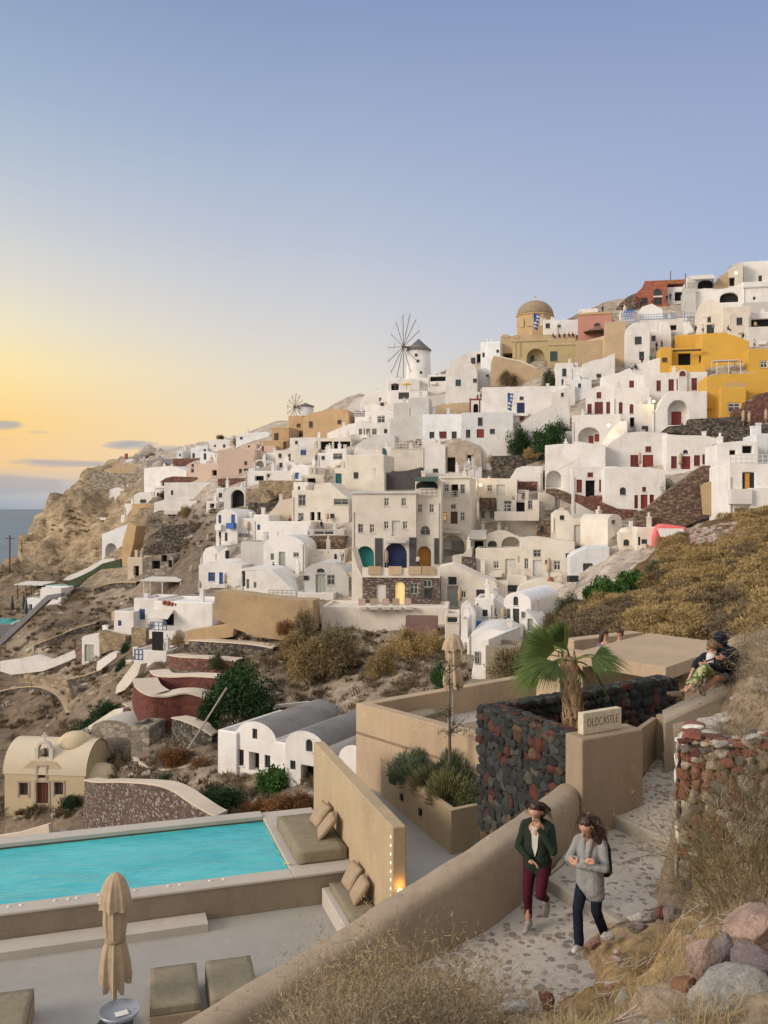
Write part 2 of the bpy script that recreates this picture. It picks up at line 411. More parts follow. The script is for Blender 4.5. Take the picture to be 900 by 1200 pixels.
spu = radial('scrub_slope',list(range(560,1300,5)),[20+i*.45 for i in range(130)],spur,lambda px,py: (.17,.115,.06) if noise.noise(Vector((px*.03,py*.03,0))) < .2 else (.27,.21,.15),soil_mat('slope_soil',.8,big=.3),lambda px,d: .35)
tag(spu,kind='structure')
# the sea
bm = bmesh.new(); quad(bm,[(-40000,150,-100),(40000,150,-100),(40000,60000,-100),(-40000,60000,-100)])
m,nt,b = _nt('sea_water'); p = wpos(nt)
mp = N(nt,'ShaderNodeMapping'); mp.inputs['Scale'].default_value = (.5,.16,1); nt.links.new(p,mp.inputs['Vector'])
f = noi(nt,mp.outputs['Vector'],.05,8,.65); f2 = noi(nt,mp.outputs['Vector'],.008,4,.6)
nt.links.new(mix(nt,ramp(nt,f2,[(.35,0),(.65,1)]),(.06,.115,.17),(.085,.145,.20)),b.inputs['Base Color'])
b.inputs['Roughness'].default_value = .42; b.inputs['Specular IOR Level'].default_value = .3
bump(nt,b,f,1.0,3.0)
tag(obj('sea_water',bm,m),kind='structure')
# ------------------------------------------------------------------ sky, sun, camera
w = bpy.data.worlds.new('World'); sc.world = w; w.use_nodes = True; nt = w.node_tree
bg = nt.nodes['Background']; bg.inputs['Strength'].default_value = 1.0
SUN_AZ,SUN_EL = radians(-114),radians(20)      # azimuth from +Y towards +X
dirv = Vector((sin(SUN_AZ)*cos(SUN_EL),cos(SUN_AZ)*cos(SUN_EL),sin(SUN_EL)))
sky = N(nt,'ShaderNodeTexSky',sky_type='NISHITA'); sky.sun_disc = False; sky.sun_elevation = SUN_EL; sky.sun_rotation = SUN_AZ
tc = N(nt,'ShaderNodeTexCoord'); nv = N(nt,'ShaderNodeVectorMath',operation='NORMALIZE'); nt.links.new(tc.outputs['Generated'],nv.inputs[0])
sx = N(nt,'ShaderNodeSeparateXYZ'); nt.links.new(nv.outputs[0],sx.inputs[0])
def srgb(r,g,b):
  f = lambda c: ((c/255+.055)/1.055)**2.4 if c > 10 else c/255/12.92
  return (f(r),f(g),f(b))
Z = sx.outputs['Z']
def el(py): return (CY-py)/sqrt(F*F+(CY-py)**2)
def cramp(rows): return ramp(nt,Z,[(max(0,el(y)),srgb(*c)) for y,c in rows])
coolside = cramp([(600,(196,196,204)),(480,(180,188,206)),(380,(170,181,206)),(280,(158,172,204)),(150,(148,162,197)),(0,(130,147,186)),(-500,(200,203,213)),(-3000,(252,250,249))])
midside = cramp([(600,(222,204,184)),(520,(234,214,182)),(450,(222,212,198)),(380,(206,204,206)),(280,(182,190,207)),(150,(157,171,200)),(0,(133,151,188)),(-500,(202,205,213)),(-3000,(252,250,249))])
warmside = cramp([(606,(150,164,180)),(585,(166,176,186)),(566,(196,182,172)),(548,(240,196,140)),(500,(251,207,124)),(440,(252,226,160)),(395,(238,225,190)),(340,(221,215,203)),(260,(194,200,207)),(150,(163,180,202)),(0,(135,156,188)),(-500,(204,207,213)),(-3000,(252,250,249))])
az = N(nt,'ShaderNodeMath',operation='ARCTAN2'); nt.links.new(sx.outputs['X'],az.inputs[0]); nt.links.new(sx.outputs['Y'],az.inputs[1])
ab = N(nt,'ShaderNodeMath',operation='ADD'); nt.links.new(az.outputs[0],ab.inputs[0]); ab.inputs[1].default_value = radians(30)
aa = N(nt,'ShaderNodeMath',operation='ABSOLUTE'); nt.links.new(ab.outputs[0],aa.inputs[0])
an = N(nt,'ShaderNodeMath',operation='MULTIPLY'); nt.links.new(aa.outputs[0],an.inputs[0]); an.inputs[1].default_value = 1/pi
def azr(px): return (math.atan((px-CX)/F)+radians(30))/pi
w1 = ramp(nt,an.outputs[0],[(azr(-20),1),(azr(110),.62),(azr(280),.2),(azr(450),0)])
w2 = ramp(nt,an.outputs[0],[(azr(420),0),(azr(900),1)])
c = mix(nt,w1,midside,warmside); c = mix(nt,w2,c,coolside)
east = cramp([(600,(196,186,179)),(300,(212,204,198)),(-100,(224,220,220)),(-3000,(252,250,249))])     # pale sky opposite the sunset and overhead, brightened to add fill light
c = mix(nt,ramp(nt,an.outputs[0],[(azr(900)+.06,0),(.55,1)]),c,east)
# thin clouds low over the sea
mp = N(nt,'ShaderNodeMapping'); mp.inputs['Scale'].default_value = (6,6,42); mp.inputs['Location'].default_value = (1.7,.3,.0); nt.links.new(nv.outputs[0],mp.inputs['Vector'])
cn = noi(nt,mp.outputs['Vector'],1.5,6,.58,.3)
def band(y0,y1,s):
  return ramp(nt,Z,[(el(y0+s),0),(el(y0),1),(el(y1),1),(el(y1-s),0)])
def blob(px,py,rx,ry):
  """elongated cloud around one direction of the sky"""
  dx = N(nt,'ShaderNodeMath',operation='SUBTRACT'); nt.links.new(az.outputs[0],dx.inputs[0]); dx.inputs[1].default_value = math.atan((px-CX)/F)
  mx = N(nt,'ShaderNodeMath',operation='DIVIDE'); nt.links.new(dx.outputs[0],mx.inputs[0]); mx.inputs[1].default_value = rx/F
  dz = N(nt,'ShaderNodeMath',operation='SUBTRACT'); nt.links.new(Z,dz.inputs[0]); dz.inputs[1].default_value = el(py)
  mz = N(nt,'ShaderNodeMath',operation='DIVIDE'); nt.links.new(dz.outputs[0],mz.inputs[0]); mz.inputs[1].default_value = ry/F
  a = N(nt,'ShaderNodeMath',operation='MULTIPLY'); nt.links.new(mx.outputs[0],a.inputs[0]); nt.links.new(mx.outputs[0],a.inputs[1])
  b_ = N(nt,'ShaderNodeMath',operation='MULTIPLY_ADD'); nt.links.new(mz.outputs[0],b_.inputs[0]); nt.links.new(mz.outputs[0],b_.inputs[1]); nt.links.new(a.outputs[0],b_.inputs[2])
  n2 = N(nt,'ShaderNodeMath',operation='MULTIPLY_ADD'); nt.links.new(cn,n2.inputs[0]); n2.inputs[1].default_value = 4.2; n2.inputs[2].default_value = -2.15
  s = N(nt,'ShaderNodeMath',operation='SUBTRACT'); nt.links.new(b_.outputs[0],s.inputs[0]); nt.links.new(n2.outputs[0],s.inputs[1])
  return ramp(nt,s.outputs[0],[(.15,1),(1.0,0)])
for (px,py,rx,ry),k in (((8,506,22,6),.75),((45,512,16,3),.3),((150,525,34,6),.85),((200,529,26,5),.7),((60,546,70,5),.75),((-60,520,60,8),.5),((20,572,70,14),.55)):
  f = blob(px,py,rx,ry); g = N(nt,'ShaderNodeMath',operation='MULTIPLY'); nt.links.new(f,g.inputs[0]); g.inputs[1].default_value = k
  c = mix(nt,g.outputs[0],c,srgb(160,160,172))
ns = mix(nt,1.0,sky.outputs[0],(.012,.012,.012),'MULTIPLY')
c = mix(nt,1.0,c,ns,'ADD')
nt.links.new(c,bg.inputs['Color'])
sl = bpy.data.lights.new('sun','SUN'); sl.energy = 2.8; sl.angle = radians(22); sl.color = (1,.87,.72)
so = bpy.data.objects.new('sun',sl); C.objects.link(so); so.rotation_euler = (-dirv).to_track_quat('-Z','Y').to_euler(); so.location = (-30,0,40)
cam = bpy.data.cameras.new('camera'); co_ = bpy.data.objects.new('camera',cam); C.objects.link(co_); sc.camera = co_
co_.rotation_euler = (pi/2,0,0); cam.lens = 36*F/1200; cam.sensor_width = 36; cam.clip_start = .1; cam.clip_end = 90000
cam.shift_y = (CY-600)/1200
sc.view_settings.view_transform = 'Standard'; sc.view_settings.look = 'None'; sc.view_settings.exposure = 0; sc.view_settings.gamma = 1
sc.cycles.max_bounces = 6; sc.cycles.diffuse_bounces = 3; sc.cycles.use_denoising = True
# ------------------------------------------------------------------ hotel terraces and pool
def earthplaster(name,col,st):
  return plaster(name,col,st,1.3,.8,.92,.0,.5,streak=.7,crack=.6)
M_WALLT = earthplaster('tan_cement_render',(.43,.33,.205),(.32,.25,.165))
M_PARA = earthplaster('brown_cement_render',(.31,.24,.165),(.225,.175,.125))
M_TERR = earthplaster('rose_tan_render',(.44,.33,.22),(.33,.255,.18))
M_FLOOR = plaster('polished_cement_floor',(.335,.315,.285),(.26,.24,.215),.9,.8,.6,0,.1,crack=.5)
M_COPING = plaster('pale_cement_coping',(.46,.415,.36),(.35,.31,.265),1.2,.7,.7,0,.15,crack=.3)
M_PWALL = earthplaster('pool_wall_render',(.25,.205,.15),(.19,.155,.115))
M_CUSH = fabric('olive_cushion',(.25,.215,.15)); M_CUSH2 = fabric('tan_cushion',(.36,.275,.185)); M_PARASOL = fabric('sand_canvas',(.42,.325,.22),.8,.7)
M_POLE = plain('grey_metal_pole',(.34,.32,.30),.45,.4); M_DARKM = plain('dark_metal',(.03,.03,.032),.4,.5)
U = Vector((.953,.304,0)); V = Vector((-.304,.953,0)); R0 = G(340,1018,-8.1); R0.z = 0
def pw(u,v,z): return R0+U*u+V*v+Vector((0,0,z))
PA = atan2(U.y,U.x)
def pbox(bm,u0,u1,v0,v1,z0,z1,mi=0):
  bx(bm,pw((u0+u1)/2,(v0+v1)/2,z0),u1-u0,v1-v0,z1-z0,PA,mi)
FZ = -8.8
# floor of the pool terrace
bm = bmesh.new()
fl = [pw(-16,-.42,0),pw(1.45,-.42,0),pw(1.45,-3.1,0),(2.6,16.2,0),(2.9,14.6,0),(1.3,12.2,0),(.2,11.45,0),(-1.4,10.1,0),(-3,8.9,0),(-6,7.6,0),(-14,6.5,0)]
prism(bm,[(p[0],p[1]) for p in fl],-9.2,FZ)
tag(bev(obj('pool_terrace',bm,M_FLOOR),.01,1),kind='structure')
# the pool: basin walls, coping, water
pool = thing('swimming_pool','long turquoise infinity pool with cement edge on the lower terrace','swimming pool',pw(-6,1.7,FZ))
bm = bmesh.new(); pbox(bm,-16,1.4,-.42,.0,-9.6,-8.165); pbox(bm,-16,1.4,3.5,3.85,-17,-8.165); pbox(bm,0,1.4,0,3.5,-17,-8.165); pbox(bm,-16,0,0,3.5,-17,-9.7)
obj('basin_wall',bm,M_PWALL,pool)
bm = bmesh.new()
pbox(bm,-16,0,-.44,.02,-8.165,-8.1); pbox(bm,-16,0,3.46,3.88,-8.165,-8.05)
pbox(bm,0,1.4,-.44,3.88,-8.165,-8.095)
bev(obj('coping',bm,M_COPING,pool),.015,1)
bm = bmesh.new(); pbox(bm,-16,0,0.02,3.46,-9.68,-9.6)
for i in range(4): pbox(bm,-16,0,.02,.05,-9.6,-8.2) if i == 0 else None
pbox(bm,-16,0,3.42,3.46,-9.6,-8.2); pbox(bm,-.04,0,.06,3.4,-9.6,-8.2)
obj('pool_lining',bm,plain('pale_aqua_lining',(.10,.62,.62),.5),pool)
m,nt,b = _nt('pool_water'); p = wpos(nt)
mp = N(nt,'ShaderNodeMapping'); mp.inputs['Rotation'].default_value = (0,0,-PA-.25); mp.inputs['Scale'].default_value = (.55,1.5,1); nt.links.new(p,mp.inputs['Vector'])
f = noi(nt,mp.outputs['Vector'],2.2,5,.55,1.2); f2 = noi(nt,mp.outputs['Vector'],.8,4,.6,.9)
nt.links.new(mix(nt,ramp(nt,f2,[(.3,0),(.75,1)]),(.035,.37,.42),(.09,.52,.53)),b.inputs['Base Color'])
b.inputs['Roughness'].default_value = .12; b.inputs['Specular IOR Level'].default_value = .35
bump(nt,b,mix(nt,.35,f,f2),.45,.11)
bm = bmesh.new()
bmesh.ops.create_grid(bm,x_segments=160,y_segments=36,size=.5)
for v in bm.verts:
  q = pw(-8+v.co.x*16,1.74+v.co.y*3.44,-8.2)
  q.z += .012*(noise.noise(Vector((q.x*.9+q.y*.2,q.y*2.1,0)))+.6*noise.noise(Vector((q.x*2.1,q.y*4.2,3))))
  v.co = q
shade(obj('water_surface',bm,m,pool))
ML = plain('pool_fitting',(.75,.72,.62),.35)
for i,px in enumerate((10,24,64,80,90,116,158,197,211,246,262)):
  q = G(px,1064-px*.128,-8.1); bm = bmesh.new(); lathe(bm,q,[(.035,0),(.035,.015),(.02,.022)],10); obj('coping_light',bm,ML,pool)
bm = bmesh.new(); q = pw(.02,.14,-8.1); tube(bm,[q,q+Vector((0,0,.05)),q+Vector((-.06,.03,.07)),q+Vector((-.12,.06,.02))],.018,8); obj('pool_spout',bm,plain('brass_fitting',(.55,.42,.16),.35,.6),pool)
bm = bmesh.new(); pbox(bm,-16,-2.02+.1,-.98,-.445,FZ-.05,FZ+.18)
tag(bev(obj('cement_step',bm,M_COPING,loc=pw(-8,-.7,FZ)),.012,1),'long low grey cement step along the side of the pool','step')
# freestanding wall with wall light
SW = thing('partition_wall','tan freestanding plaster wall with a warm light on its end between daybed and planter','wall',pw(1.55,0,FZ))
bm = bmesh.new(); pbox(bm,1.4,1.69,-3.08,3.68,-16,-6.28)
bev(obj('wall_slab',bm,M_WALLT,SW),.025,2)
ml = plain('strip_lamp',(.9,.8,.5),.4,emit=(1,.72,.35),es=2.2)
for i in range(8):
  q = pw(1.398,-2.98,-6.52-i*.17); bm = bmesh.new(); bx(bm,q,.008,.03,.045,PA); obj('lamp_bead',bm,ml,SW)
q = pw(1.55,-3.12,-7.6); bm = bmesh.new(); bx(bm,q,.10,.05,.10,PA); obj('wall_lamp',bm,ml,SW)
def lamp(loc,e,col,r=.04):
  l = bpy.data.lights.new('lamp','POINT'); l.energy = e; l.color = col; l.shadow_soft_size = r
  o = bpy.data.objects.new('lamp',l); C.objects.link(o); o.location = loc
lamp(pw(1.55,-3.2,-7.42),2.2,(1,.5,.12))
# built-in bench and daybed
def cushion(bm,c,sx,sy,sz,rz,tilt=None,puff=.35):
  b2 = bmesh.new(); bmesh.ops.create_cube(b2,size=1); bmesh.ops.subdivide_edges(b2,edges=b2.edges,cuts=6,use_grid_fill=True)
  M = Matrix.Translation(Vector(c)) @ Matrix.Rotation(rz,4,'Z')
  if tilt is not None: M = M @ tilt
  for v in b2.verts:
    x,y,z = v.co*2
    k = (1-abs(x)**3)*(1-abs(y)**3)
    e = 1-.06*(1-min(1,k*3))
    zz = z*sz/2*((1-puff)+puff*k**.5)
    v.co = M @ Vector((x*sx/2*e,y*sy/2*e,zz+.006*noise.noise(Vector((x*3,y*3,sx*9+c[0])))))
  me = bpy.data.meshes.new('t'); b2.to_mesh(me); b2.free(); bm.from_mesh(me); bpy.data.meshes.remove(me)
def slabcush(bm,u0,u1,v0,v1,z0,z1):
  cushion(bm,pw((u0+u1)/2,(v0+v1)/2,(z0+z1)/2),u1-u0,v1-v0,z1-z0,PA,puff=.12)
db = thing('daybed','wide olive daybed with two pillows on the deck at the end of the pool','daybed',pw(.78,1.3,-8.095))
bm = bmesh.new(); slabcush(bm,.17,1.38,.02,2.72,-8.09,-7.8); shade(obj('mattress',bm,M_CUSH,db))
def pillow(name,lab,u,v,z,rz,t,mt,sz=.55,grp=None):
  bm = bmesh.new(); c = pw(u,v,z); cushion(bm,c,sz,sz,.2,rz,Matrix.Rotation(t,4,'X'),.75)
  tag(shade(obj(name,bm,mt,loc=c)),lab,'pillow',grp)
pillow('pillow','brown square pillow on the daybed, the farther of its two',1.12,1.75,-7.56,PA+pi/2+.1,radians(-52),M_CUSH2,.62,'pillows against the partition wall')
pillow('pillow','brown square pillow on the daybed, nearer the bench',1.08,.95,-7.56,PA+pi/2-.2,radians(-50),M_CUSH2,.66,'pillows against the partition wall')
be = thing('built_in_bench','low tan masonry bench with olive seat pad against the partition wall','bench',pw(1,-1.7,FZ))
bm = bmesh.new(); pbox(bm,.62,1.398,-3.0,-.45,FZ-.05,FZ+.38); bev(obj('bench_base',bm,M_COPING,be),.02)
bm = bmesh.new(); slabcush(bm,.74,1.39,-2.95,-.5,FZ+.38,FZ+.52); shade(obj('seat_pad',bm,M_CUSH,be))
pillow('pillow','brown pillow on the low bench, at its end by the deck',1.17,-.95,FZ+.76,PA+pi/2+.05,radians(-58),M_CUSH2,.58,'pillows against the partition wall')
pillow('pillow','brown pillow on the low bench, at its end by the curved wall',1.15,-1.62,FZ+.74,PA+pi/2-.1,radians(-55),M_CUSH2,.58,'pillows against the partition wall')
# passage floor right of the wall, planter, upper terrace
A2,B2,C2 = Vector((-.8,25.7)),Vector((2.54,21.7)),Vector((5.6,30.9)); D2 = B2+C2-A2
bm = bmesh.new(); prism(bm,[tuple(pw(1.69,-3.2,0))[:2],tuple(pw(1.69,3.7,0))[:2],(-.5,26.5),(2.6,22.5),(4.2,20),(3.2,15.2)],-16,-7.9)
tag(obj('passage_floor',bm,M_FLOOR),kind='structure')
pl = thing('planter','tan plaster planter box full of green lavender bushes below the upper terrace','planter',(1.4,21.5,-7.9))
P1,P2_,P3 = Vector((-.094,24.64)),Vector((1.53,20.4)),Vector((2.41,20.94)); P4 = Vector((2.5,21.66))
def inset(poly,t):
  c = sum(poly,Vector((0,0)))/len(poly); out = []
  n = len(poly)
  for i in range(n):
    a,b_,d = poly[i-1],poly[i],poly[(i+1) % n]
    e1 = (b_-a).normalized(); e2 = (d-b_).normalized()
    n1 = Vector((-e1.y,e1.x)); n2 = Vector((-e2.y,e2.x))
    if n1.dot(c-b_) < 0: n1,n2 = -n1,-n2
    k = (n1+n2); k = k/max(.3,k.length_squared/2); out.append(b_+k*t)
  return out
def ringwall(bm,poly,t,z0,z1):
  inn = inset(poly,t); n = len(poly)
  for i in range(n):
    j = (i+1) % n
    prism(bm,[poly[i],poly[j],inn[j],inn[i]],z0,z1)
pp = [P1,P2_,P3,P4,Vector((.5,24.12))]
bm = bmesh.new(); ringwall(bm,pp,.16,-16,-6.9); bmesh.ops.remove_doubles(bm,verts=bm.verts,dist=.001); bev(obj('planter_wall',bm,M_WALLT,pl),.02)
bm = bmesh.new(); prism(bm,[tuple(q) for q in inset(pp,.15)],-7.3,-7.05); obj('soil',bm,plain('dark_soil',(.06,.045,.033),.95,noise_s=12),pl)
for px,py in ((485,978),(503,985)):
  q = P(px-8,py,0.1)
  fr = (P2_-P1).normalized(); t = (py-889)/61*.35; d = P1+(P2_-P1)*(.35 if px < 490 else .62)
  c = Vector((d.x,d.y,-7.55)); bm = bmesh.new(); bx(bm,c+Vector((-.03,-.015,0)),.05,.11,.16,atan2(fr.y,fr.x)+pi/2); obj('step_light',bm,M_DARKM,pl)
ut = thing('upper_terrace','upper terrace of rose tan plaster with parapet and cement floor','terrace',(3,25,-6.4))
bm = bmesh.new(); prism(bm,[tuple(q) for q in (A2,B2,D2,C2)],-17,-6.4); obj('terrace_base',bm,M_TERR,ut)
bm = bmesh.new(); inn = inset([A2,B2,D2,C2],.36); inn2 = inset([A2,B2,D2,C2],.30)
prism(bm,[tuple(q) for q in inn2],-6.41,-6.385); obj('terrace_floor',bm,M_COPING,ut)
bm = bmesh.new()
prism(bm,[A2,B2,inn[1],inn[0]],-6.5,-5.6); prism(bm,[C2,A2,inn[0],inn[3]],-6.5,-5.6)
bmesh.ops.remove_doubles(bm,verts=bm.verts,dist=.001); bev(obj('parapet',bm,M_TERR,ut),.02)
# lounger and low tables on the terrace
def slab(name,lab,cat,c,sx,sy,sz,rz,mt,puff=.12):
  bm = bmesh.new(); cushion(bm,Vector(c)+Vector((0,0,sz/2)),sx,sy,sz,rz,puff=puff); return tag(shade(obj(name,bm,mt,loc=c)),lab,cat)
TA = atan2(.635,.772)
def lounger(lab,c,sx,sy,rz,h=.42,grp='sun loungers on the pool terrace'):
  t = thing('sun_lounger',lab,'sun lounger',c,grp)
  bm = bmesh.new(); bx(bm,c,sx,sy,h-.14,rz); bev(obj('base',bm,M_CUSH2,t),.02)
  bm = bmesh.new(); cushion(bm,Vector(c)+Vector((0,0,h-.07)),sx+.04,sy+.04,.15,rz,puff=.12); shade(obj('mattress',bm,M_CUSH,t))
lounger('olive sun lounger on the upper terrace just behind the parapet',G(490,852,-6.385),.75,1.9,TA-pi/2+.2,.4,None)
bm = bmesh.new(); c = G(558,862,-6.385); bx(bm,c,.9,.7,.3,TA); tag(bev(obj('low_table',bm,M_PARA,loc=c),.02),'low brown cement table on the upper terrace next to the stone wall','table')
for lab,pts in (('olive padded sun lounger left of a twin, cut by the curved wall',((176,1135),(231,1129),(234,1172),(175,1182))),('olive padded sun lounger right of its twin, mostly hidden by the curved wall',((241,1127),(296,1120),(305,1163),(242,1172))),('olive padded sun lounger at the far left edge of the pool terrace',((-30,1166),(37,1160),(38,1210),(-34,1216)))):
  q = [G(x,y,-8.36) for x,y in pts]; c = sum(q,Vector())/4; c.z = FZ
  lounger(lab,c,.84,1.42,PA-.05,.44)
# pergola on the upper terrace
pg = thing('pergola','flat tan plaster canopy on square posts over the upper terrace sofa','pergola',(7,24,-6.4))
Fp = Vector((6.7,21.3)); ea,eb = Vector((.64,.77)),Vector((-.62,.785))
poly = [Fp,Fp+ea*4.8,Fp+ea*4.8+eb*2.8,Fp+eb*2.8]
bm = bmesh.new(); prism(bm,poly,-4.12,-3.8); bev(obj('roof_slab',bm,M_TERR,pg),.015)
for a,b_ in ((.25,.25),(4.4,.25),(2.3,.25)):
  q = Fp+ea*a+eb*b_; bm = bmesh.new(); bx(bm,(q.x,q.y,-6.39),.32,.32,2.28,atan2(ea.y,ea.x)); bev(obj('post',bm,M_TERR,pg),.01)
bm = bmesh.new(); q0 = Fp+eb*2.5; q1 = Fp+eb*2.5+ea*4.6; prism(bm,[q0,q1,q1+eb*.25,q0+eb*.25],-6.39,-4.122); obj('back_wall',bm,M_TERR,pg)
q = P(655,760,22.6); bm = bmesh.new(); bx(bm,(q.x,q.y,-6.39),.26,.26,2.4,TA); 
tag(bev(obj('square_post',bm,M_TERR,loc=(q.x,q.y,-6.39)),.01),'tall square tan post rising behind the palm trunk','post')
w0,w1_ = P(628,762,25.6),P(690,770,24.2)
bm = bmesh.new(); prism(bm,[(w0.x,w0.y),(w1_.x,w1_.y),(w1_.x+.2,w1_.y+.4),(w0.x+.2,w0.y+.4)],-6.39,-3.95)
tag(bev(obj('terrace_back_wall',bm,M_TERR,loc=(w0.x,w0.y,-6.39)),.02),'tan plaster wall behind the terrace sofa and palm leaves','wall')
sf = thing('terrace_sofa','built-in cream sofa with big cushions under the pergola','sofa',P(665,810,23.6))
c0 = G(636,822,-6.385); c1 = G(712,815,-6.385)
for i,t in enumerate((.12,.42,.75)):
  c = c0.lerp(c1,t)+Vector((.25,.75,0)); c.z = -6.385
  bm = bmesh.new(); bx(bm,c,.92,.8,.38,.35); obj('sofa_base',bm,M_TERR,sf)
  bm = bmesh.new(); cushion(bm,c+Vector((0,0,.46)),.9,.8,.18,.35,puff=.15); shade(obj('seat_cushion',bm,M_CUSH2,sf))
  bm = bmesh.new(); cushion(bm,c+Vector((-.1,.33,.8)),.9,.6,.2,.35,Matrix.Rotation(radians(75),4,'X'),.4); shade(obj('back_cushion',bm,M_CUSH2,sf))
# lava stone enclosure of the palm
S1,S2,S3 = Vector((2.06,17.4)),Vector((3.1,15.4)),Vector((6.74,20.7))
lv = thing('lava_stone_wall','black and red lava stone wall around the palm','wall',(3,17.5,-7.9))
d1 = (S2-S1).normalized(); n1 = Vector((-d1.y,d1.x)); d2 = (S3-S1).normalized(); n2 = Vector((d2.y,-d2.x))
bm = bmesh.new()
def rough_block(bm,a,b,nrm,t,z0,z1,step=.16,amp=.035):
  """wall block with an uneven stone face"""
  L = (b-a).length; nx = max(2,int(L/step)); nz = max(2,int((z1-z0)/step)); ny = max(2,int(t/step))
  dr = (b-a)/L; b2 = bmesh.new()
  bmesh.ops.create_cube(b2,size=1)
  def cut(axis,k):
    es = [e for e in b2.edges if abs(abs((e.verts[0].co-e.verts[1].co).normalized()[axis])-1) < .01]
    bmesh.ops.subdivide_edges(b2,edges=es,cuts=k-1,use_grid_fill=True)
  cut(0,nx); cut(1,ny); cut(2,nz)
  for v in b2.verts:
    q = a+dr*(v.co.x+.5)*L+nrm*(v.co.y+.5)*t; z = z0+(v.co.z+.5)*(z1-z0)
    w = Vector((q.x,q.y,z)); k = noise.noise_vector(w*5.5)*amp+noise.noise_vector(w*2.0)*amp*.6
    v.co = w+k
  me = bpy.data.meshes.new('t'); b2.to_mesh(me); b2.free(); bm.from_mesh(me); bpy.data.meshes.remove(me)
rough_block(bm,S1,S2,n1*1.0 if n1.x > 0 else -n1,.38,-8.3,-3.92)
LAVC = [(.024,.026,.026),(.038,.041,.039),(.019,.021,.022),(.085,.030,.022),(.046,.05,.045),(.030,.034,.033),(.024,.026,.026),(.070,.028,.022),(.028,.03,.03),(.065,.062,.05),(.036,.04,.038),(.022,.024,.024),(.09,.055,.034)]
def stone_mat():
  m,nt,b = _nt('laid_stones'); p = wpos(nt); c = N(nt,'ShaderNodeAttribute',attribute_name='soil').outputs['Color']
  f = noi(nt,p,9,6,.75); f2 = noi(nt,p,34,5,.75)
  c = mix(nt,ramp(nt,f,[(.3,0),(.7,1)]),mix(nt,1,c,(.55,.55,.56),'MULTIPLY'),mix(nt,1,c,(1.45,1.4,1.35),'MULTIPLY'))
  c = mix(nt,ramp(nt,f2,[(.58,0),(.68,.5)]),c,mix(nt,1,c,(2.2,2.1,2.0),'MULTIPLY'))
  nt.links.new(c,b.inputs['Base Color']); b.inputs['Roughness'].default_value = .85; b.inputs['Specular IOR Level'].default_value = .3; bump(nt,b,mix(nt,.5,f,f2),.9,.03); return m
M_LAID = stone_mat()
def laid(name,parent,a,b,out,z0,z1,size,cols,seed,proud=.05,top=None,wts=None):
  """facing of separately laid irregular stones along a-b, standing proud of the mortar; top = (z, depth) adds a course on the wall head"""
  r = random.Random(seed); a,b,out = Vector((*a,0)),Vector((*b,0)),Vector((*out,0)).normalized(); e = (b-a); L = e.length; e /= L
  bm = bmesh.new(); lay = bm.verts.layers.float_color.new('soil')
  def one(c,w,h,t,ax,ay,az):
    k = r.choice(cols); k = sc_(k,r.uniform(.75,1.3)); sd = Vector((r.uniform(0,99),r.uniform(0,99),r.uniform(0,99))); b2 = bmesh.ops.create_icosphere(bm,subdivisions=3,radius=1)['verts']; rot = r.uniform(-.5,.5)
    pl_ = [(Vector((r.gauss(0,1),r.gauss(0,1),r.gauss(0,.6))).normalized(),r.uniform(.5,.78)) for _ in range(9)]
    for v in b2:
      u = v.co.copy(); s = 1.0
      for n_,h_ in pl_:
        q = u.dot(n_)
        if q > 0: s = min(s,h_/q)
      u *= s*(1+.10*noise.noise(u*2+sd)); x,y = u.x*cos(rot)-u.y*sin(rot),u.x*sin(rot)+u.y*cos(rot)
      v.co = c+ax*x*w*.74+ay*y*h*.74+az*u.z*t; v[lay] = (*k,1)
  z = z0; row = 0
  while z < z1-.03:
    h = size*r.uniform(.75,1.25); h = min(h,z1-z+.03); x = -r.uniform(0,size*.6)
    while x < L:
      w = size*r.uniform(.7,1.35); xx = x+w/2
      if 0 <= xx <= L: one(a+e*xx+Vector((0,0,z+h/2+r.uniform(-.25,.25)*h)),w,h,proud*r.uniform(.8,1.5),e,Vector((0,0,1)),out)
      x += w*.93
    z += h*.92
  if top:
    for j in range(max(1,int(top[1]/size+.5))):
      x = -r.uniform(0,size*.5)
      while x < L:
        w = size*r.uniform(.7,1.3)
        if x+w/2 < L: one(a+e*(x+w/2)-out*(size*(j+.5))+Vector((0,0,top[0])),w,size,proud*.8,e,out,Vector((0,0,1)))
        x += w*.93
  return shade(obj(name,bm,M_LAID,parent))
M_CORE = plaster('dark_wall_mortar',(.040,.038,.036),(.06,.055,.05),3,.6)
shade(obj('mortar_core',bm,M_CORE,lv))
nl = n1 if n1.x > 0 else -n1
laid('laid_stones',lv,S1,S2,-nl,-8.1,-3.9,.21,LAVC,1,.055,(-3.9,.36))
o2 = -n2 if n2.y < 0 else n2
laid('laid_stones',lv,S1+d2*.1+o2*.44,S1+d2*.1,-d2,-8.1,-3.93,.2,LAVC,3,.05)
laid('laid_stones',lv,S1+d2*.15,S3,-o2,-5.1,-3.93,.21,LAVC,2,.05,(-3.93,.4))
bm = bmesh.new(); rough_block(bm,S1+d2*.1,S3,-n2 if n2.y < 0 else n2,.42,-8.3,-3.95)
shade(obj('mortar_core',bm,M_CORE,lv))
bm = bmesh.new(); prism(bm,[S1+d2*.3,S2,(4.9,16.3),(6.5,19.2),S3],-7.8,-4.9)
tag(obj('planting_bed',bm,plain('dark_soil',(.06,.045,.033),.95)),kind='structure')
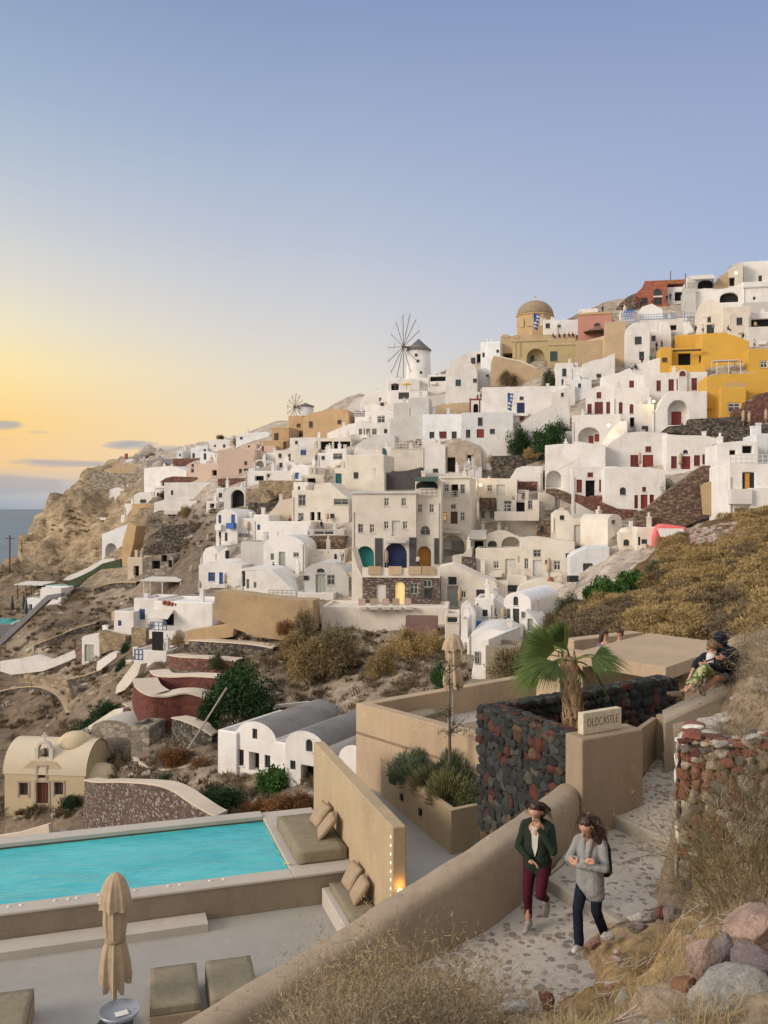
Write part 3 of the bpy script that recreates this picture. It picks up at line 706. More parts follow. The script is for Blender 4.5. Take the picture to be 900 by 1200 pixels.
# sign pillar
ZT,ZB = -3.75,-5.7
q4 = [Vector((3.15,14.3)),Vector((4.55,15.7)),Vector((4.22,15.62)),Vector((3.02,14.97))]
q4 = [G(682,867,ZT),G(754,854,ZT),G(733,847,ZT),G(662,858.5,ZT)]
sp_ = thing('sign_pillar','tan plaster gate pillar topped by the hotel name block','pillar',(q4[0].x,q4[0].y,ZB))
bm = bmesh.new(); prism(bm,[(q.x,q.y) for q in q4],ZB,ZT); bev(obj('pillar_body',bm,M_PARA,sp_),.03)
sd = (q4[1]-q4[0]).normalized(); sn = Vector((sd.y,-sd.x,0))
s0 = G(684,862,ZT+.004); sw = .88; sh = .36
ctr = s0+sd*sw/2-sn*.075
bm = bmesh.new(); bx(bm,ctr,sw,.13,sh,atan2(sd.y,sd.x))
sg = thing('name_sign','cream stone block sign reading OLDCASTLE on the pillar','sign',ctr)
bev(obj('sign_block',bm,plain('cream_limestone',(.58,.50,.37),.8,noise_s=9),sg),.012)
cu = bpy.data.curves.new('lettering','FONT'); cu.body = 'OLDCASTLE'; cu.size = .185; cu.align_x = 'CENTER'; cu.align_y = 'CENTER'; cu.extrude = .003; cu.offset = -.0035; cu.space_character = 1.12
tmp = bpy.data.objects.new('lettering',cu); C.objects.link(tmp)
dg = bpy.context.evaluated_depsgraph_get(); me = bpy.data.meshes.new_from_object(tmp.evaluated_get(dg)); bpy.data.objects.remove(tmp)
lt = bpy.data.objects.new('lettering',me); C.objects.link(lt); me.materials.append(plain('engraved_bronze_letters',(.13,.10,.065),.6)); lt.parent = sg
xs = [v.co.x for v in me.vertices]; kx = .70/(max(xs)-min(xs))
lt.matrix_local = Matrix.Translation(sn*.068+Vector((0,0,sh*.52))) @ Matrix.Rotation(atan2(sd.y,sd.x),4,'Z') @ Matrix.Rotation(pi/2,4,'X') @ Matrix.Diagonal((kx,1.1,1,1))
# gate panel and post
gt = thing('garden_gate','plain beige gate panel with a post beside the sign pillar','gate',(4.7,16.4,-4.9))
g0,g1 = Vector((q4[2].x,q4[2].y)),Vector((5.18,17.0)); gd = (g1-g0).normalized()
bm = bmesh.new(); prism(bm,[g0,g1,g1+Vector((-gd.y,gd.x))*.1,g0+Vector((-gd.y,gd.x))*.1],-5.3,[-4.05,-3.98,-3.98,-4.05]); bev(obj('gate_panel',bm,M_PARA,gt),.01)
bm = bmesh.new(); bx(bm,(5.26,16.98,-5.2),.14,.16,1.28,.8); bev(obj('post',bm,M_PARA,gt),.01)
# sweeping parapet wall
WP = [((3.08,14.85),-4.58),((2.7,14.2),-4.58),((2.1,13.3),-4.60),((1.28,12.2),-4.66),((.2,11.42),-4.97),((-.55,10.85),-5.22),((-1.46,10.1),-5.42),((-2.26,9.35),-5.56),((-3.1,8.7),-5.66),((-4.2,8.0),-5.75),((-5.5,7.4),-5.85)]
def spline(pts,n):
  out = []; m_ = len(pts)-1
  for i in range(m_):
    p0,p1,p2,p3 = pts[max(i-1,0)],pts[i],pts[i+1],pts[min(i+2,m_)]
    for k in range(n):
      t = k/n; out.append(.5*((2*p1)+(-p0+p2)*t+(2*p0-5*p1+4*p2-p3)*t*t+(-p0+3*p1-3*p2+p3)*t**3))
  out.append(pts[-1]); return out
wp = spline([Vector((x,y,z)) for (x,y),z in WP],10)
bm = bmesh.new(); prof = [(-.22,-5.0),(-.225,-.14),(-.20,-.06),(-.15,-.015),(-.07,0),(.07,0),(.15,-.015),(.20,-.06),(.235,-.15),(.26,-.6),(.275,-1.6),(.28,-2.4)]
rows = []
for i,c in enumerate(wp):
  t = (wp[min(i+1,len(wp)-1)]-wp[max(i-1,0)]); t.z = 0; t.normalize(); n = Vector((-t.y,t.x,0))   # n points to the path side
  wv = 1+.06*noise.noise(Vector((c.x*1.5,c.y*1.5,0)))
  rows.append([bm.verts.new(c+n*a*wv+Vector((0,0,b_+.02*noise.noise(Vector((c.x*2,c.y*2,a*3)))))) for a,b_ in prof])
for i in range(len(rows)-1):
  for j in range(len(prof)-1):
    bm.faces.new((rows[i][j],rows[i+1][j],rows[i+1][j+1],rows[i][j+1]))
m,nt,b = _nt('parapet_render'); p = wpos(nt)
f1 = noi(nt,p,.9,6,.65); f2 = noi(nt,p,7,6,.7); f3 = noi(nt,p,2.6,5,.6)
c = mix(nt,ramp(nt,f1,[(.35,0),(.7,1)]),(.31,.24,.168),(.225,.175,.125))
c = mix(nt,ramp(nt,f2,[(.3,0),(.7,.5)]),c,(.42,.335,.24))
c = mix(nt,ramp(nt,f3,[(.715,0),(.725,1)]),c,(.66,.60,.52))     # chipped patches of paler render
nt.links.new(c,b.inputs['Base Color']); b.inputs['Roughness'].default_value = .92; bump(nt,b,f2,.4,.02)
pw_ = shade(obj('parapet_wall',bm,m,loc=(.2,11.4,-6)))
tag(pw_,'sweeping brown plaster parapet curving down beside the footpath','wall')
# ------------------------------------------------------------------ footpath
m,nt,b = _nt('cobbled_path'); p = wpos(nt)
wn = N(nt,'ShaderNodeTexNoise'); wn.inputs['Scale'].default_value = 6.5; wn.inputs['Detail'].default_value = 5; nt.links.new(p,wn.inputs['Vector'])
vm = N(nt,'ShaderNodeVectorMath',operation='MULTIPLY_ADD'); nt.links.new(wn.outputs['Color'],vm.inputs[0]); vm.inputs[1].default_value = (.17,.17,.0); nt.links.new(p,vm.inputs[2])
fl_ = N(nt,'ShaderNodeVectorMath',operation='MULTIPLY'); nt.links.new(vm.outputs[0],fl_.inputs[0]); fl_.inputs[1].default_value = (1,1,.15)
v1 = N(nt,'ShaderNodeTexVoronoi',feature='F1'); v1.inputs['Scale'].default_value = 7.6; v1.inputs['Randomness'].default_value = 1
nt.links.new(fl_.outputs[0],v1.inputs['Vector'])
sx = N(nt,'ShaderNodeSeparateColor'); nt.links.new(v1.outputs['Color'],sx.inputs['Color'])
sc1 = ramp(nt,sx.outputs[0],[(0,(.24,.195,.165)),(.2,(.28,.23,.20)),(.4,(.20,.18,.16)),(.6,(.30,.25,.21)),(.75,(.22,.155,.13)),(.85,(.33,.285,.25))],'CONSTANT')
big = noi(nt,p,1.1,5,.65); fine = noi(nt,p,14,6,.75)
cem = mix(nt,ramp(nt,fine,[(.3,0),(.7,1)]),(.36,.325,.285),(.50,.46,.405))
thr = N(nt,'ShaderNodeMath',operation='MULTIPLY_ADD'); nt.links.new(big,thr.inputs[0]); thr.inputs[1].default_value = -.5; thr.inputs[2].default_value = .0
dd = N(nt,'ShaderNodeMath',operation='ADD'); nt.links.new(v1.outputs['Distance'],dd.inputs[0]); nt.links.new(thr.outputs[0],dd.inputs[1])
sz = N(nt,'ShaderNodeMath',operation='MULTIPLY_ADD'); nt.links.new(sx.outputs[1],sz.inputs[0]); sz.inputs[1].default_value = .30; nt.links.new(dd.outputs[0],sz.inputs[2])
msk = ramp(nt,sz.outputs[0],[(.20,1),(.28,0)])
c = mix(nt,msk,cem,sc1)
c = mix(nt,ramp(nt,big,[(.35,.5),(.65,0)]),c,mix(nt,1,c,(.72,.68,.64),'MULTIPLY'))
nt.links.new(c,b.inputs['Base Color']); b.inputs['Roughness'].default_value = .9; b.inputs['Specular IOR Level'].default_value = .25
bump(nt,b,mix(nt,.3,msk,fine),.6,.03)
M_PATH = m
M_KERB = plaster('pale_kerb_cement',(.36,.33,.28),(.26,.24,.19),2.5,.6,.9,0,.5)
bm = bmesh.new()
lowL = [(2.55,13.4,-5.5),(1.2,12.3,-5.62),(.2,11.4,-5.75),(-1.2,10.3,-5.9),(-2.3,9.3,-6.0),(-4,8.2,-6.1)]
lowR = [(3.05,11.5,-5.5),(2.9,10.6,-5.58),(2.2,9.7,-5.68),(.8,8.8,-5.8),(-1.0,8.2,-6),(-3.5,6.8,-6.1)]
def strip(bm,Ls,Rs,nx=14,ny=8,amp=.018):
  rows = []
  for i in range(len(Ls)-1):
    for k in range(ny+(1 if i == len(Ls)-2 else 0)):
      t = k/ny; a = Vector(Ls[i]).lerp(Vector(Ls[i+1]),t); b_ = Vector(Rs[i]).lerp(Vector(Rs[i+1]),t)
      r = []
      for j in range(nx+1):
        q = a.lerp(b_,j/nx); q.z += amp*(noise.noise(q*2.1)+.6*noise.noise(q*6)); r.append(bm.verts.new(q))
      rows.append(r)
  for i in range(len(rows)-1):
    for j in range(nx): bm.faces.new((rows[i][j],rows[i+1][j],rows[i+1][j+1],rows[i][j+1]))
strip(bm,lowL,lowR)
strip(bm,[(3.75,15.2,-5.32),(3.1,14.5,-5.34),(2.37,12.98,-5.36)],[(5.0,13.3,-5.32),(4.8,12.6,-5.34),(3.12,11.45,-5.36)])
strip(bm,[(5.2,17.1,-4.74),(4.5,15.9,-4.95),(3.74,15.12,-5.13)],[(7.2,15.8,-4.7),(6.2,14.8,-4.95),(4.6,13.55,-5.13)])
strip(bm,[(4.5,15.9,-4.95),(4.2,15.5,-5.0)],[(4.3,15.6,-4.96),(3.6,14.9,-5.1)],3,3)
pth = tag(shade(obj('footpath',bm,M_PATH)),kind='structure')
for a,b_,z0,z1 in (((2.34,13.0),(3.14,11.43),-5.6,-5.345),((3.70,15.16),(4.62,13.52),-5.45,-5.115)):
  bm = bmesh.new(); a,b_ = Vector(a),Vector(b_); e = (b_-a).normalized(); nn = Vector((e.y,-e.x)); nn = nn if nn.dot(Vector((-1,-.6))) > 0 else -nn
  poly = []
  for k in range(13): q = a.lerp(b_,k/12)+nn*(.03+.025*noise.noise(Vector((k*.7,z0,0)))); poly.append((q.x,q.y))
  poly += [tuple(b_-nn*.10),tuple(a-nn*.10)]
  prism(bm,poly,z0,z1); tag(bev(obj('kerb_step',bm,M_KERB,loc=(a.x,a.y,z0)),.025),'pale worn cement step edge across the path %s' % ('right behind the two women' if z0 < -5.5 else 'higher up, beside the sign pillar'),'step')
bm = bmesh.new()   # the thin pipe at the foot of the wall
cab = [G(x,y,z)+Vector((0,0,.02)) for x,y,z in ((641,1028,-5.35),(660,1012,-5.34),(682,992,-5.3),(705,970,-5.3),(712,955,-5.28),(716,945,-5.1),(728,935,-5.05),(745,925,-5.0))]
tube(bm,spline(cab,6),.022,6); tag(shade(obj('conduit_pipe',bm,plain('pale_conduit',(.36,.32,.27),.7),loc=cab[0])),'thin pale conduit running along the foot of the parapet','pipe')
# ------------------------------------------------------------------ the bank, walls and rocks on the right
BK = [(0,0,-1.7),(-3,0,-2.2),(3,0,-1.6),(7,0,-1.0),(0,3,-2.6),(0,5,-3.2),(.2,7.5,-4.7),(.4,8.6,-5.5),(-2,7.5,-5.5),(-1.5,8.8,-6.25),(-4,6,-5.6),(-3.5,7.6,-6.3),(1.6,8.5,-5.25),
(2.3,9.5,-5.25),(2.75,10.4,-5.25),(3.3,11.1,-5.2),(3.75,11.6,-5.3),(2.7,7.5,-4.15),(2.66,6.5,-3.75),(1.5,6.5,-4.1),(3.5,8.5,-4.0),(3.6,9.8,-4.5),(4.5,9,-3.6),(5,10.6,-3.8),(4.3,11.3,-5.0),(4.5,12.2,-3.3),(5.0,13.3,-3.15),(5.75,14.5,-3.25),(6.2,15.3,-3.4),(5.95,13.9,-2.8),
(7.0,16.3,-3.1),(7.6,18,-2.6),(6.5,13.6,-2.1),(6.5,12,-1.9),(8,12,-.9),(8,6,-.9),(8,16,-1.7),(9,20,-2.6),(9,26,-4),(5.4,11.9,-2.95),(5.0,12.0,-3.1),(6.2,10.2,-2.5),
(3.3,12.3,-5.7),(3.6,13,-5.7),(4.2,14.1,-5.6),(4.8,15.4,-5.4),(5.5,16,-5.2),(5.2,14.9,-5.3),(2,12,-6),(1,11,-6.2),(.3,10.5,-6.3),(4.5,16.5,-5.5),(2.8,14,-5.9),(-2,9.6,-6.7),(2.2,10.6,-5.95),(1.2,9.7,-6.1),(5.2,15.2,-5.3),(4.5,13.5,-5.6)]
def bank(x,y):
  s = w = 0
  for a,b_,z in BK:
    q = (x-a)**2+(y-b_)**2+.02; k = q**-1.9; s += k*z; w += k
  return s/w
BND = [(12,23.5),(7.4,18.3),(5.35,17.15),(4.9,16.4),(4.5,15.75),(3.3,14.6)]+[(p.x,p.y) for p in wp[4:]]+[(-9,6.2)]
def side(x,y):
  best = 1e9; s = 1
  for (ax,ay),(bx_,by) in zip(BND,BND[1:]):
    ex,ey = bx_-ax,by-ay; t = max(0,min(1,((x-ax)*ex+(y-ay)*ey)/(ex*ex+ey*ey)))
    q = (x-ax-ex*t)**2+(y-ay-ey*t)**2
    if q < best: best = q; s = ex*(y-ay)-ey*(x-ax)
  return s,best
bm = bmesh.new(); lay = bm.verts.layers.float_color.new('soil'); st = .09; nx,ny = int(18/st),int(25/st); g = {}
for i in range(nx):
  for j in range(ny):
    x,y = -6+i*st,-2+j*st
    s,q = side(x,y)
    if s < 0 and q > .01: continue
    z = bank(x,y); v = Vector((x,y,z)); rough = .10
    z += rough*(noise.noise(v*1.1)+.6*noise.noise(v*2.7)+.35*noise.noise(v*6))
    if x > 2 and x < 4.2 and y < 9.2: z += .25*max(0,noise.noise(v*1.7+Vector((5,1,2))))
    if x > .8: z += .035*noise.noise(v*9)+.02*noise.noise(v*17)
    vv = bm.verts.new((x,y,z)); 
    k = .5+.5*noise.noise(Vector((x*.8,y*.8,1)))
    mound = exp(-((x-2.6)**2+(y-9.6)**2)/2.2)
    c = [(.31,.25,.18),(.42,.35,.265)]; c = [c[0][n]*(1-k)+c[1][n]*k for n in range(3)]
    c = [c[n]*(1-mound)+(.42,.29,.135)[n]*mound for n in range(3)]
    vv[lay] = (*c,1); g[i,j] = vv
for i in range(nx-1):
  for j in range(ny-1):
    q = [g.get(k) for k in ((i,j),(i+1,j),(i+1,j+1),(i,j+1))]
    if all(q): bm.faces.new(q)
tag(shade(obj('bank_slope',bm,soil_mat('bank_soil',.7,big=1.6))),kind='structure')
M_RUB = plaster('lime_mortar',(.40,.345,.275),(.26,.19,.145),3.5,.9,.95,0,.9)
M_LIME = plaster('flaking_whitewash',(.64,.60,.54),(.27,.13,.09),4.0,1.0,.95,0,.9,streak=.8)
def rough_wall(name,lab,secs,m,amp=.05,step=.12):
  """secs: pairs of plan points with thickness and base/top heights at both ends"""
  t0 = secs[0]; root = None
  bm = bmesh.new()
  for a,b_,th,za0,za1,zb0,zb1 in secs:
    a,b_ = Vector(a),Vector(b_); L = (b_-a).length; e = (b_-a)/L; n = Vector((e.y,-e.x))*th
    b2 = bmesh.new(); nx,nz,ny = max(2,int(L/step)),max(2,int((za1-za0)/step)),max(1,int(abs(th)/step))
    bmesh.ops.create_cube(b2,size=1)
    for ax,k in ((0,nx),(1,ny),(2,nz)):
      es = [q for q in b2.edges if abs(abs((q.verts[0].co-q.verts[1].co).normalized()[ax])-1) < .01]
      if k > 1: bmesh.ops.subdivide_edges(b2,edges=es,cuts=k-1,use_grid_fill=True)
    for v in b2.verts:
      t = v.co.x+.5; q = a+e*t*L+n*(v.co.y+.5)
      z0 = za0+(zb0-za0)*t; z1 = za1+(zb1-za1)*t; z = z0+(v.co.z+.5)*(z1-z0)
      w = Vector((q.x,q.y,z)); v.co = w+noise.noise_vector(w*4)*amp+noise.noise_vector(w*1.6)*amp
    me = bpy.data.meshes.new('t'); b2.to_mesh(me); b2.free(); bm.from_mesh(me); bpy.data.meshes.remove(me)
  c = Vector((*secs[0][0],secs[0][3])); o = obj(name,bm,m,loc=c)
  for p in o.data.polygons: p.use_smooth = True
  return o
rw = thing('rubble_retaining_wall','rough red and cream rubble wall with flaking whitewash at the edge of the path','wall',(4,12,-5.4))
def under(o,root): o.parent = root; o.location = o.location-root.location; return o
RUBC = [(.17,.06,.045),(.34,.28,.21),(.13,.05,.04),(.42,.38,.32),(.11,.10,.095),(.24,.12,.08),(.20,.08,.055),(.30,.25,.20)]
for a_,b__,z0_,z1_,sd_ in (((4.0,11.96),(4.75,11.66),-5.5,-3.1,5),((4.75,11.66),(6.0,11.1),-5.0,-3.0,6)):
  laid('laid_stones',rw,(a_[0]-.03,a_[1]-.075),(b__[0]-.03,b__[1]-.075),(-.37,-.93),z0_-.3,z1_,.155,RUBC,sd_,.065,(z1_,.4))
laid('laid_stones',rw,(4.46,13.2),(3.92,12.0),(-.9,.4),-5.4,-3.2,.26,[(.19,.07,.05),(.60,.56,.50),(.62,.58,.52),(.24,.11,.08)],8,.03,(-3.14,.35))
under(rough_wall('stone_face','',[((4.0,11.96),(4.75,11.66),-.45,-5.6,-3.12,-5.2,-3.08),((4.75,11.66),(6.0,11.1),-.45,-5.2,-3.08,-4.2,-2.7)],M_RUB,.02),rw)
under(rough_wall('whitewashed_side','',[((4.62,13.45),(3.97,11.98),-.4,-5.6,-3.2,-5.6,-3.12),((6.0,15.35),(4.62,13.45),-.4,-5.4,-3.45,-5.6,-3.2)],M_LIME,.02),rw)
# wall the couple sit on
M_PALEW = plaster('bare_cement_render',(.33,.28,.215),(.24,.20,.155),1.6,.7,.92,0,.5,streak=.3)
cw = thing('sloping_wall','sloping bare plaster wall carrying a seated couple','wall',(5.4,16.9,-5))
bm = bmesh.new()
tl = spline([Vector((5.22,16.75,-3.86)),Vector((5.9,16.95,-3.62)),Vector((6.6,17.15,-3.40)),Vector((7.4,17.4,-3.1)),Vector((8.6,17.8,-2.6))],8)
rows = []
for c in tl:
  rows.append([bm.verts.new(c+Vector((-.25*q[0]*0+q[0]*.25,q[0]*-.95*-1,0))*1+Vector((0,0,q[1]+.02*noise.noise(c*2+Vector((q[0],q[1],0)))))) for q in ((-.42,-2.2),(-.42,-.9),(-.42,-.08),(-.36,-.01),(0,0.02),(.36,0.0),(.44,-.08),(.44,-2.2))])
for i in range(len(rows)-1):
  for j in range(7): bm.faces.new((rows[i][j],rows[i+1][j],rows[i+1][j+1],rows[i][j+1]))
bm.faces.new(rows[0]); bm.faces.new(rows[-1])
bev(shade(obj('wall_body',bm,M_PALEW,cw)),.01)
under(rough_wall('red_stone_end','',[((5.20,16.42),(5.62,16.36),-.5,-5.3,-3.98,-5.3,-3.90)],M_RUB,.03),cw)
# boulders
def boulder(name,lab,px,py,d,r,col,seed,sq=(1,1,.8),rot=0,facet=.93):
  bm = bmesh.new(); bmesh.ops.create_icosphere(bm,subdivisions=5,radius=1)
  rnd = random.Random(seed); planes = [(Vector((rnd.gauss(0,1),rnd.gauss(0,1),rnd.gauss(0,1))).normalized(),rnd.uniform(.5,.82)) for _ in range(15)]
  for v in bm.verts:
    k = 1.0
    for n,h in planes:
      dp = v.co.dot(n)
      if dp > 0: k = min(k,h/dp)
    v.co = v.co*(k*facet+(1-facet)*.85)
    w = v.co*1.3+Vector((seed*3.1,0,0)); v.co *= 1+.08*noise.noise(w*1.6)+.06*noise.noise(w*4)+.04*noise.noise(w*9)+.02*noise.noise(w*20)
    v.co = Vector((v.co.x*r*sq[0],v.co.y*r*sq[1],v.co.z*r*sq[2]))
  bmesh.ops.rotate(bm,verts=bm.verts,cent=(0,0,0),matrix=Matrix.Rotation(rot,3,'Z') @ Matrix.Rotation(rnd.uniform(-.3,.3),3,'X'))
  c = P(px,py,d); bmesh.ops.translate(bm,verts=bm.verts,vec=c)
  mn = 'rock_'+'_'.join('%02d' % int(x*100) for x in col)
  if mn not in MATS:
    m,nt,b = _nt('weathered_rock'); p = wpos(nt); f1 = noi(nt,p,3.2,7,.72,.5); f2 = noi(nt,p,13,7,.75); f3 = noi(nt,p,40,4,.7)
    cc = mix(nt,ramp(nt,f1,[(.38,0),(.62,1)]),sc_(col,.62),sc_(col,1.25))
    cc = mix(nt,ramp(nt,f2,[(.58,0),(.72,.6)]),cc,(.42,.36,.30))
    cc = mix(nt,ramp(nt,f3,[(.35,.5),(.5,0)]),cc,sc_(col,.4))
    nt.links.new(cc,b.inputs['Base Color']); b.inputs['Roughness'].default_value = .9; bump(nt,b,mix(nt,.4,f2,f3),1.0,.07); MATS[mn] = m
  o = obj(name,bm,MATS[mn],loc=c); shade(o)
  return tag(o,lab,'rock')
PINK,PURP,GREY_,RUST,CREAM = (.46,.315,.255),(.25,.195,.19),(.40,.37,.33),(.34,.16,.085),(.50,.46,.40)
for i,a in enumerate([
('pink triangular boulder standing on the pale rocks',822,1128,7.4,.21,PINK,3,(.95,.9,1.0),.4),('purple grey boulder behind the pink triangular boulder',846,1118,7.75,.19,PURP,4,(.75,.8,1.05),0),
('dark purple wedge shaped boulder below the big pink boulder',888,1133,7.2,.27,PURP,5,(1.1,.8,.62),-.5),('big rough pink boulder at the right edge under the dry shrub',884,1090,8.2,.36,PINK,6,(1.05,.9,.8),.2),
('broad pale grey boulder at the bottom right corner',858,1172,6.9,.42,GREY_,7,(1.25,.9,.62),.3),('rust brown flat boulder in front of the pale grey boulder',790,1182,7.0,.32,(.44,.32,.22),8,(1.2,.9,.5),-.2),
('small rust red rock wedged under the pink boulder',803,1155,7.3,.15,RUST,9,(1.1,.9,.7),.6),('grey angular stone lying on the straw mound',729,1173,7.9,.10,GREY_,10,(1,.9,1),.9),
('cream flat rock at the very bottom edge',800,1204,6.8,.22,CREAM,11,(1.5,1,.45),0),('maroon rock on the stone heap beside the kerb step',775,1070,10.7,.13,(.20,.07,.06),12,(1,.8,.8),0),
('purple grey rock at the right of the kerb stone heap',788,1072,10.6,.15,PURP,13,(1,.8,.7),.5),('long cream rock leaning across the kerb stone heap',755,1075,10.8,.17,CREAM,14,(1.5,.7,.55),.5),('grey brown rock low in the kerb stone heap',748,1086,10.5,.14,(.25,.21,.18),15,(1.3,.8,.6),.3),
('pinkish rock by the foot of the woman in grey',695,1106,10.9,.10,(.36,.19,.15),16,(1.6,.9,.6),.7),('pale rock just right of the rock by the woman in grey',712,1098,10.9,.09,CREAM,17,(1.2,.8,.7),.2),('red brown rock among twigs below the path',640,1172,8.9,.11,(.24,.10,.08),18,(.8,.8,1.2),0),
('white crumpled stone low among dry twigs at the bottom',602,1180,8.6,.14,(.5,.48,.46),19,(1.4,.8,.5),.4),('red stone on top of the rubble wall corner',815,862,11.9,.13,(.30,.10,.06),20,(1.3,.9,.6),.2),
('cream stone on top of the rubble wall near the edge',880,866,11.5,.13,CREAM,21,(1.1,.9,.7),.2),('grey stone on top of the rubble wall between two paler stones',846,872,11.7,.12,GREY_,22,(1.2,.9,.6),.6),('cream stone farther back on the bank behind the rubble wall',840,850,12.3,.11,CREAM,23,(1,.9,.7),.4)]):
  boulder('boulder' if a[4] > .2 else 'stone',*a)
# loose stones and rubble
bm = bmesh.new(); rnd = random.Random(5); n = 0
def pebble(bm,c,r,rnd):
  b2 = bmesh.new(); bmesh.ops.create_icosphere(b2,subdivisions=1,radius=r)
  for v in b2.verts: v.co = Vector((v.co.x*rnd.uniform(.8,1.5),v.co.y*rnd.uniform(.7,1.2),v.co.z*rnd.uniform(.5,.9)))+Vector(c)
  me = bpy.data.meshes.new('t'); b2.to_mesh(me); b2.free(); bm.from_mesh(me); bpy.data.meshes.remove(me)
while n < 700:
  x,y = rnd.uniform(-1,8),rnd.uniform(5,17)
  if side(x,y)[0] < .2: continue
  z = bank(x,y)
  if x < 3.9 and y > 10.9 or (y > 11 and z < -4.9): continue
  dens = 1 if 1.2 < x < 3.9 and y < 10.5 else .45
  if rnd.random() > dens: continue
  pebble(bm,(x,y,z+.02),rnd.choice((.015,.02,.03,.045,.06)),rnd); n += 1
m,nt,b = _nt('loose_stone'); p = wpos(nt); f = noi(nt,p,2.3,3,.6)
nt.links.new(ramp(nt,f,[(.3,(.12,.09,.08)),(.45,(.30,.17,.13)),(.55,(.40,.36,.31)),(.7,(.22,.18,.15))]),b.inputs['Base Color']); b.inputs['Roughness'].default_value = .95
tag(obj('loose_stones',bm,m),kind='stuff')
# ------------------------------------------------------------------ vegetation
def newmesh(name,verts,faces,vary,m):
  me = bpy.data.meshes.new(name); me.from_pydata(verts,[],faces)
  at = me.attributes.new('vary','FLOAT','FACE'); at.data.foreach_set('value',vary); me.materials.append(m); return me
def twig_mesh(name,seed,n,h,spread,m,wd=.004,up=.8,heads=.4,droop=.0,seg=4,base=.35,headsz=1.0):
  """dry shrub: thin branching stems as narrow crossed ribbons, tipped with seed heads"""
  r = random.Random(seed); V_,F_,A_ = [],[],[]
  def rib(p,q,w,a):
    d = (q-p); s = d.cross(Vector((r.gauss(0,1),r.gauss(0,1),r.gauss(0,1))))
    if s.length < 1e-6: return
    s = s.normalized()*w; k = len(V_)
    V_.extend([p-s,p+s,q+s*.6,q-s*.6]); F_.append((k,k+1,k+2,k+3)); A_.append(a)
  def grow(p,d,L,w,lvl,a):
    st = L/seg
    for i in range(seg):
      d = (d+Vector((r.gauss(0,.22),r.gauss(0,.22),r.gauss(.02,.16)-droop))).normalized(); q = p+d*st
      rib(p,q,w*(1-.5*i/seg),a); p = q
      if lvl < 2 and r.random() < .75: grow(p,(d+Vector((r.gauss(0,.6),r.gauss(0,.6),r.gauss(.1,.4)))).normalized(),L*r.uniform(.3,.55),w*.65,lvl+1,min(1,max(0,a+r.gauss(0,.15))))
    if r.random() < heads:
      for _ in range(3): rib(p,p+Vector((r.gauss(0,.02),r.gauss(0,.02),r.gauss(.012,.018)))*headsz,w*1.7,min(1,a+.35))
  for i in range(n):
    an = r.uniform(0,2*pi); rr = spread*base*sqrt(r.random()); o = r.uniform(.05,1)
    d = Vector((cos(an)*o*(1.3-up)*1.6,sin(an)*o*(1.3-up)*1.6,up)).normalized()
    grow(Vector((cos(an)*rr,sin(an)*rr,-.05)),d,h*r.uniform(.45,1.0),wd,0,r.random())
  return newmesh(name,V_,F_,A_,m)
def leaf_mesh(name,seed,n,leaf,m,clumps=16,asp=.5,fill=.35,flat=.85,spike=False,low=0.0):
  """leafy bush of unit radius standing on z = 0: leaves gathered in clumps through the crown"""
  r = random.Random(seed); V_,F_,A_ = [],[],[]
  cl = []
  for i in range(clumps):
    u = r.uniform(low,1); an = r.uniform(0,2*pi); s = sqrt(1-u*u); R = r.uniform(.45,.82)
    cl.append((Vector((cos(an)*s*R,sin(an)*s*R,u*R*flat+.12)),r.uniform(.2,.42),r.random()))
  for i in range(n):
    c,cr,cv = r.choice(cl); g = Vector((r.gauss(0,1),r.gauss(0,1),r.gauss(0,1))).normalized()
    k = r.random()**.45; p = c+g*cr*k
    if r.random() < fill*.4: p *= r.uniform(.3,.9)
    p.z = max(.01,p.z)
    o = (p-Vector((0,0,.2))).normalized()
    if spike: t = (o*1.0+Vector((0,0,.6))+g*.45).normalized()
    else: t = (o*.5+Vector((r.gauss(0,1),r.gauss(0,1),r.gauss(0,.8)))).normalized()
    s = t.cross(Vector((r.gauss(0,1),r.gauss(0,1),r.gauss(0,1)))).normalized()
    L = leaf*r.uniform(.6,1.4); w = L*asp*.5; kk = len(V_)
    V_.extend([p,p+t*L*.5+s*w,p+t*L,p+t*L*.5-s*w]); F_.append((kk,kk+1,kk+2,kk+3)); A_.append(min(1,max(0,cv*.55+r.random()*.45)))
  return newmesh(name,V_,F_,A_,m)
def put(name,me,loc,sc3,rz,lab=None,cat=None,group=None,kind=None):
  o = bpy.data.objects.new(name,me); C.objects.link(o); o.location = loc; o.rotation_euler[2] = rz
  o.scale = sc3 if hasattr(sc3,'__len__') else (sc3,)*3
  return tag(o,lab,cat,group,kind)
STRAW = leafmat('straw_stems',(.26,.19,.10),(.50,.38,.20),.9,.1)
STRAWG = leafmat('grey_straw_stems',(.27,.21,.14),(.46,.38,.26),.9,.1)
OLIVE = leafmat('olive_shrub_stems',(.12,.095,.05),(.27,.215,.115),.9,.15)
GOLD = leafmat('golden_scrub',(.22,.15,.065),(.46,.34,.16),.9,.2)
BROWNS = leafmat('brown_scrub',(.12,.09,.058),(.28,.21,.125),.9,.15)
REDB = leafmat('rusty_scrub',(.10,.045,.02),(.26,.125,.05),.9,.15)
GREENL = leafmat('dark_green_leaves',(.012,.035,.012),(.045,.10,.03),.6,.2)
GREENB = leafmat('bright_green_leaves',(.025,.075,.015),(.10,.20,.045),.55,.25)
GREENO = leafmat('olive_green_leaves',(.045,.055,.03),(.12,.135,.07),.7,.2)
LAV = leafmat('lavender_leaves',(.055,.085,.055),(.17,.20,.115),.75,.2)
LAVY = leafmat('yellow_green_leaves',(.09,.10,.045),(.26,.25,.11),.75,.2)
PALMG = leafmat('palm_leaves',(.045,.085,.018),(.15,.20,.055),.45,.3)
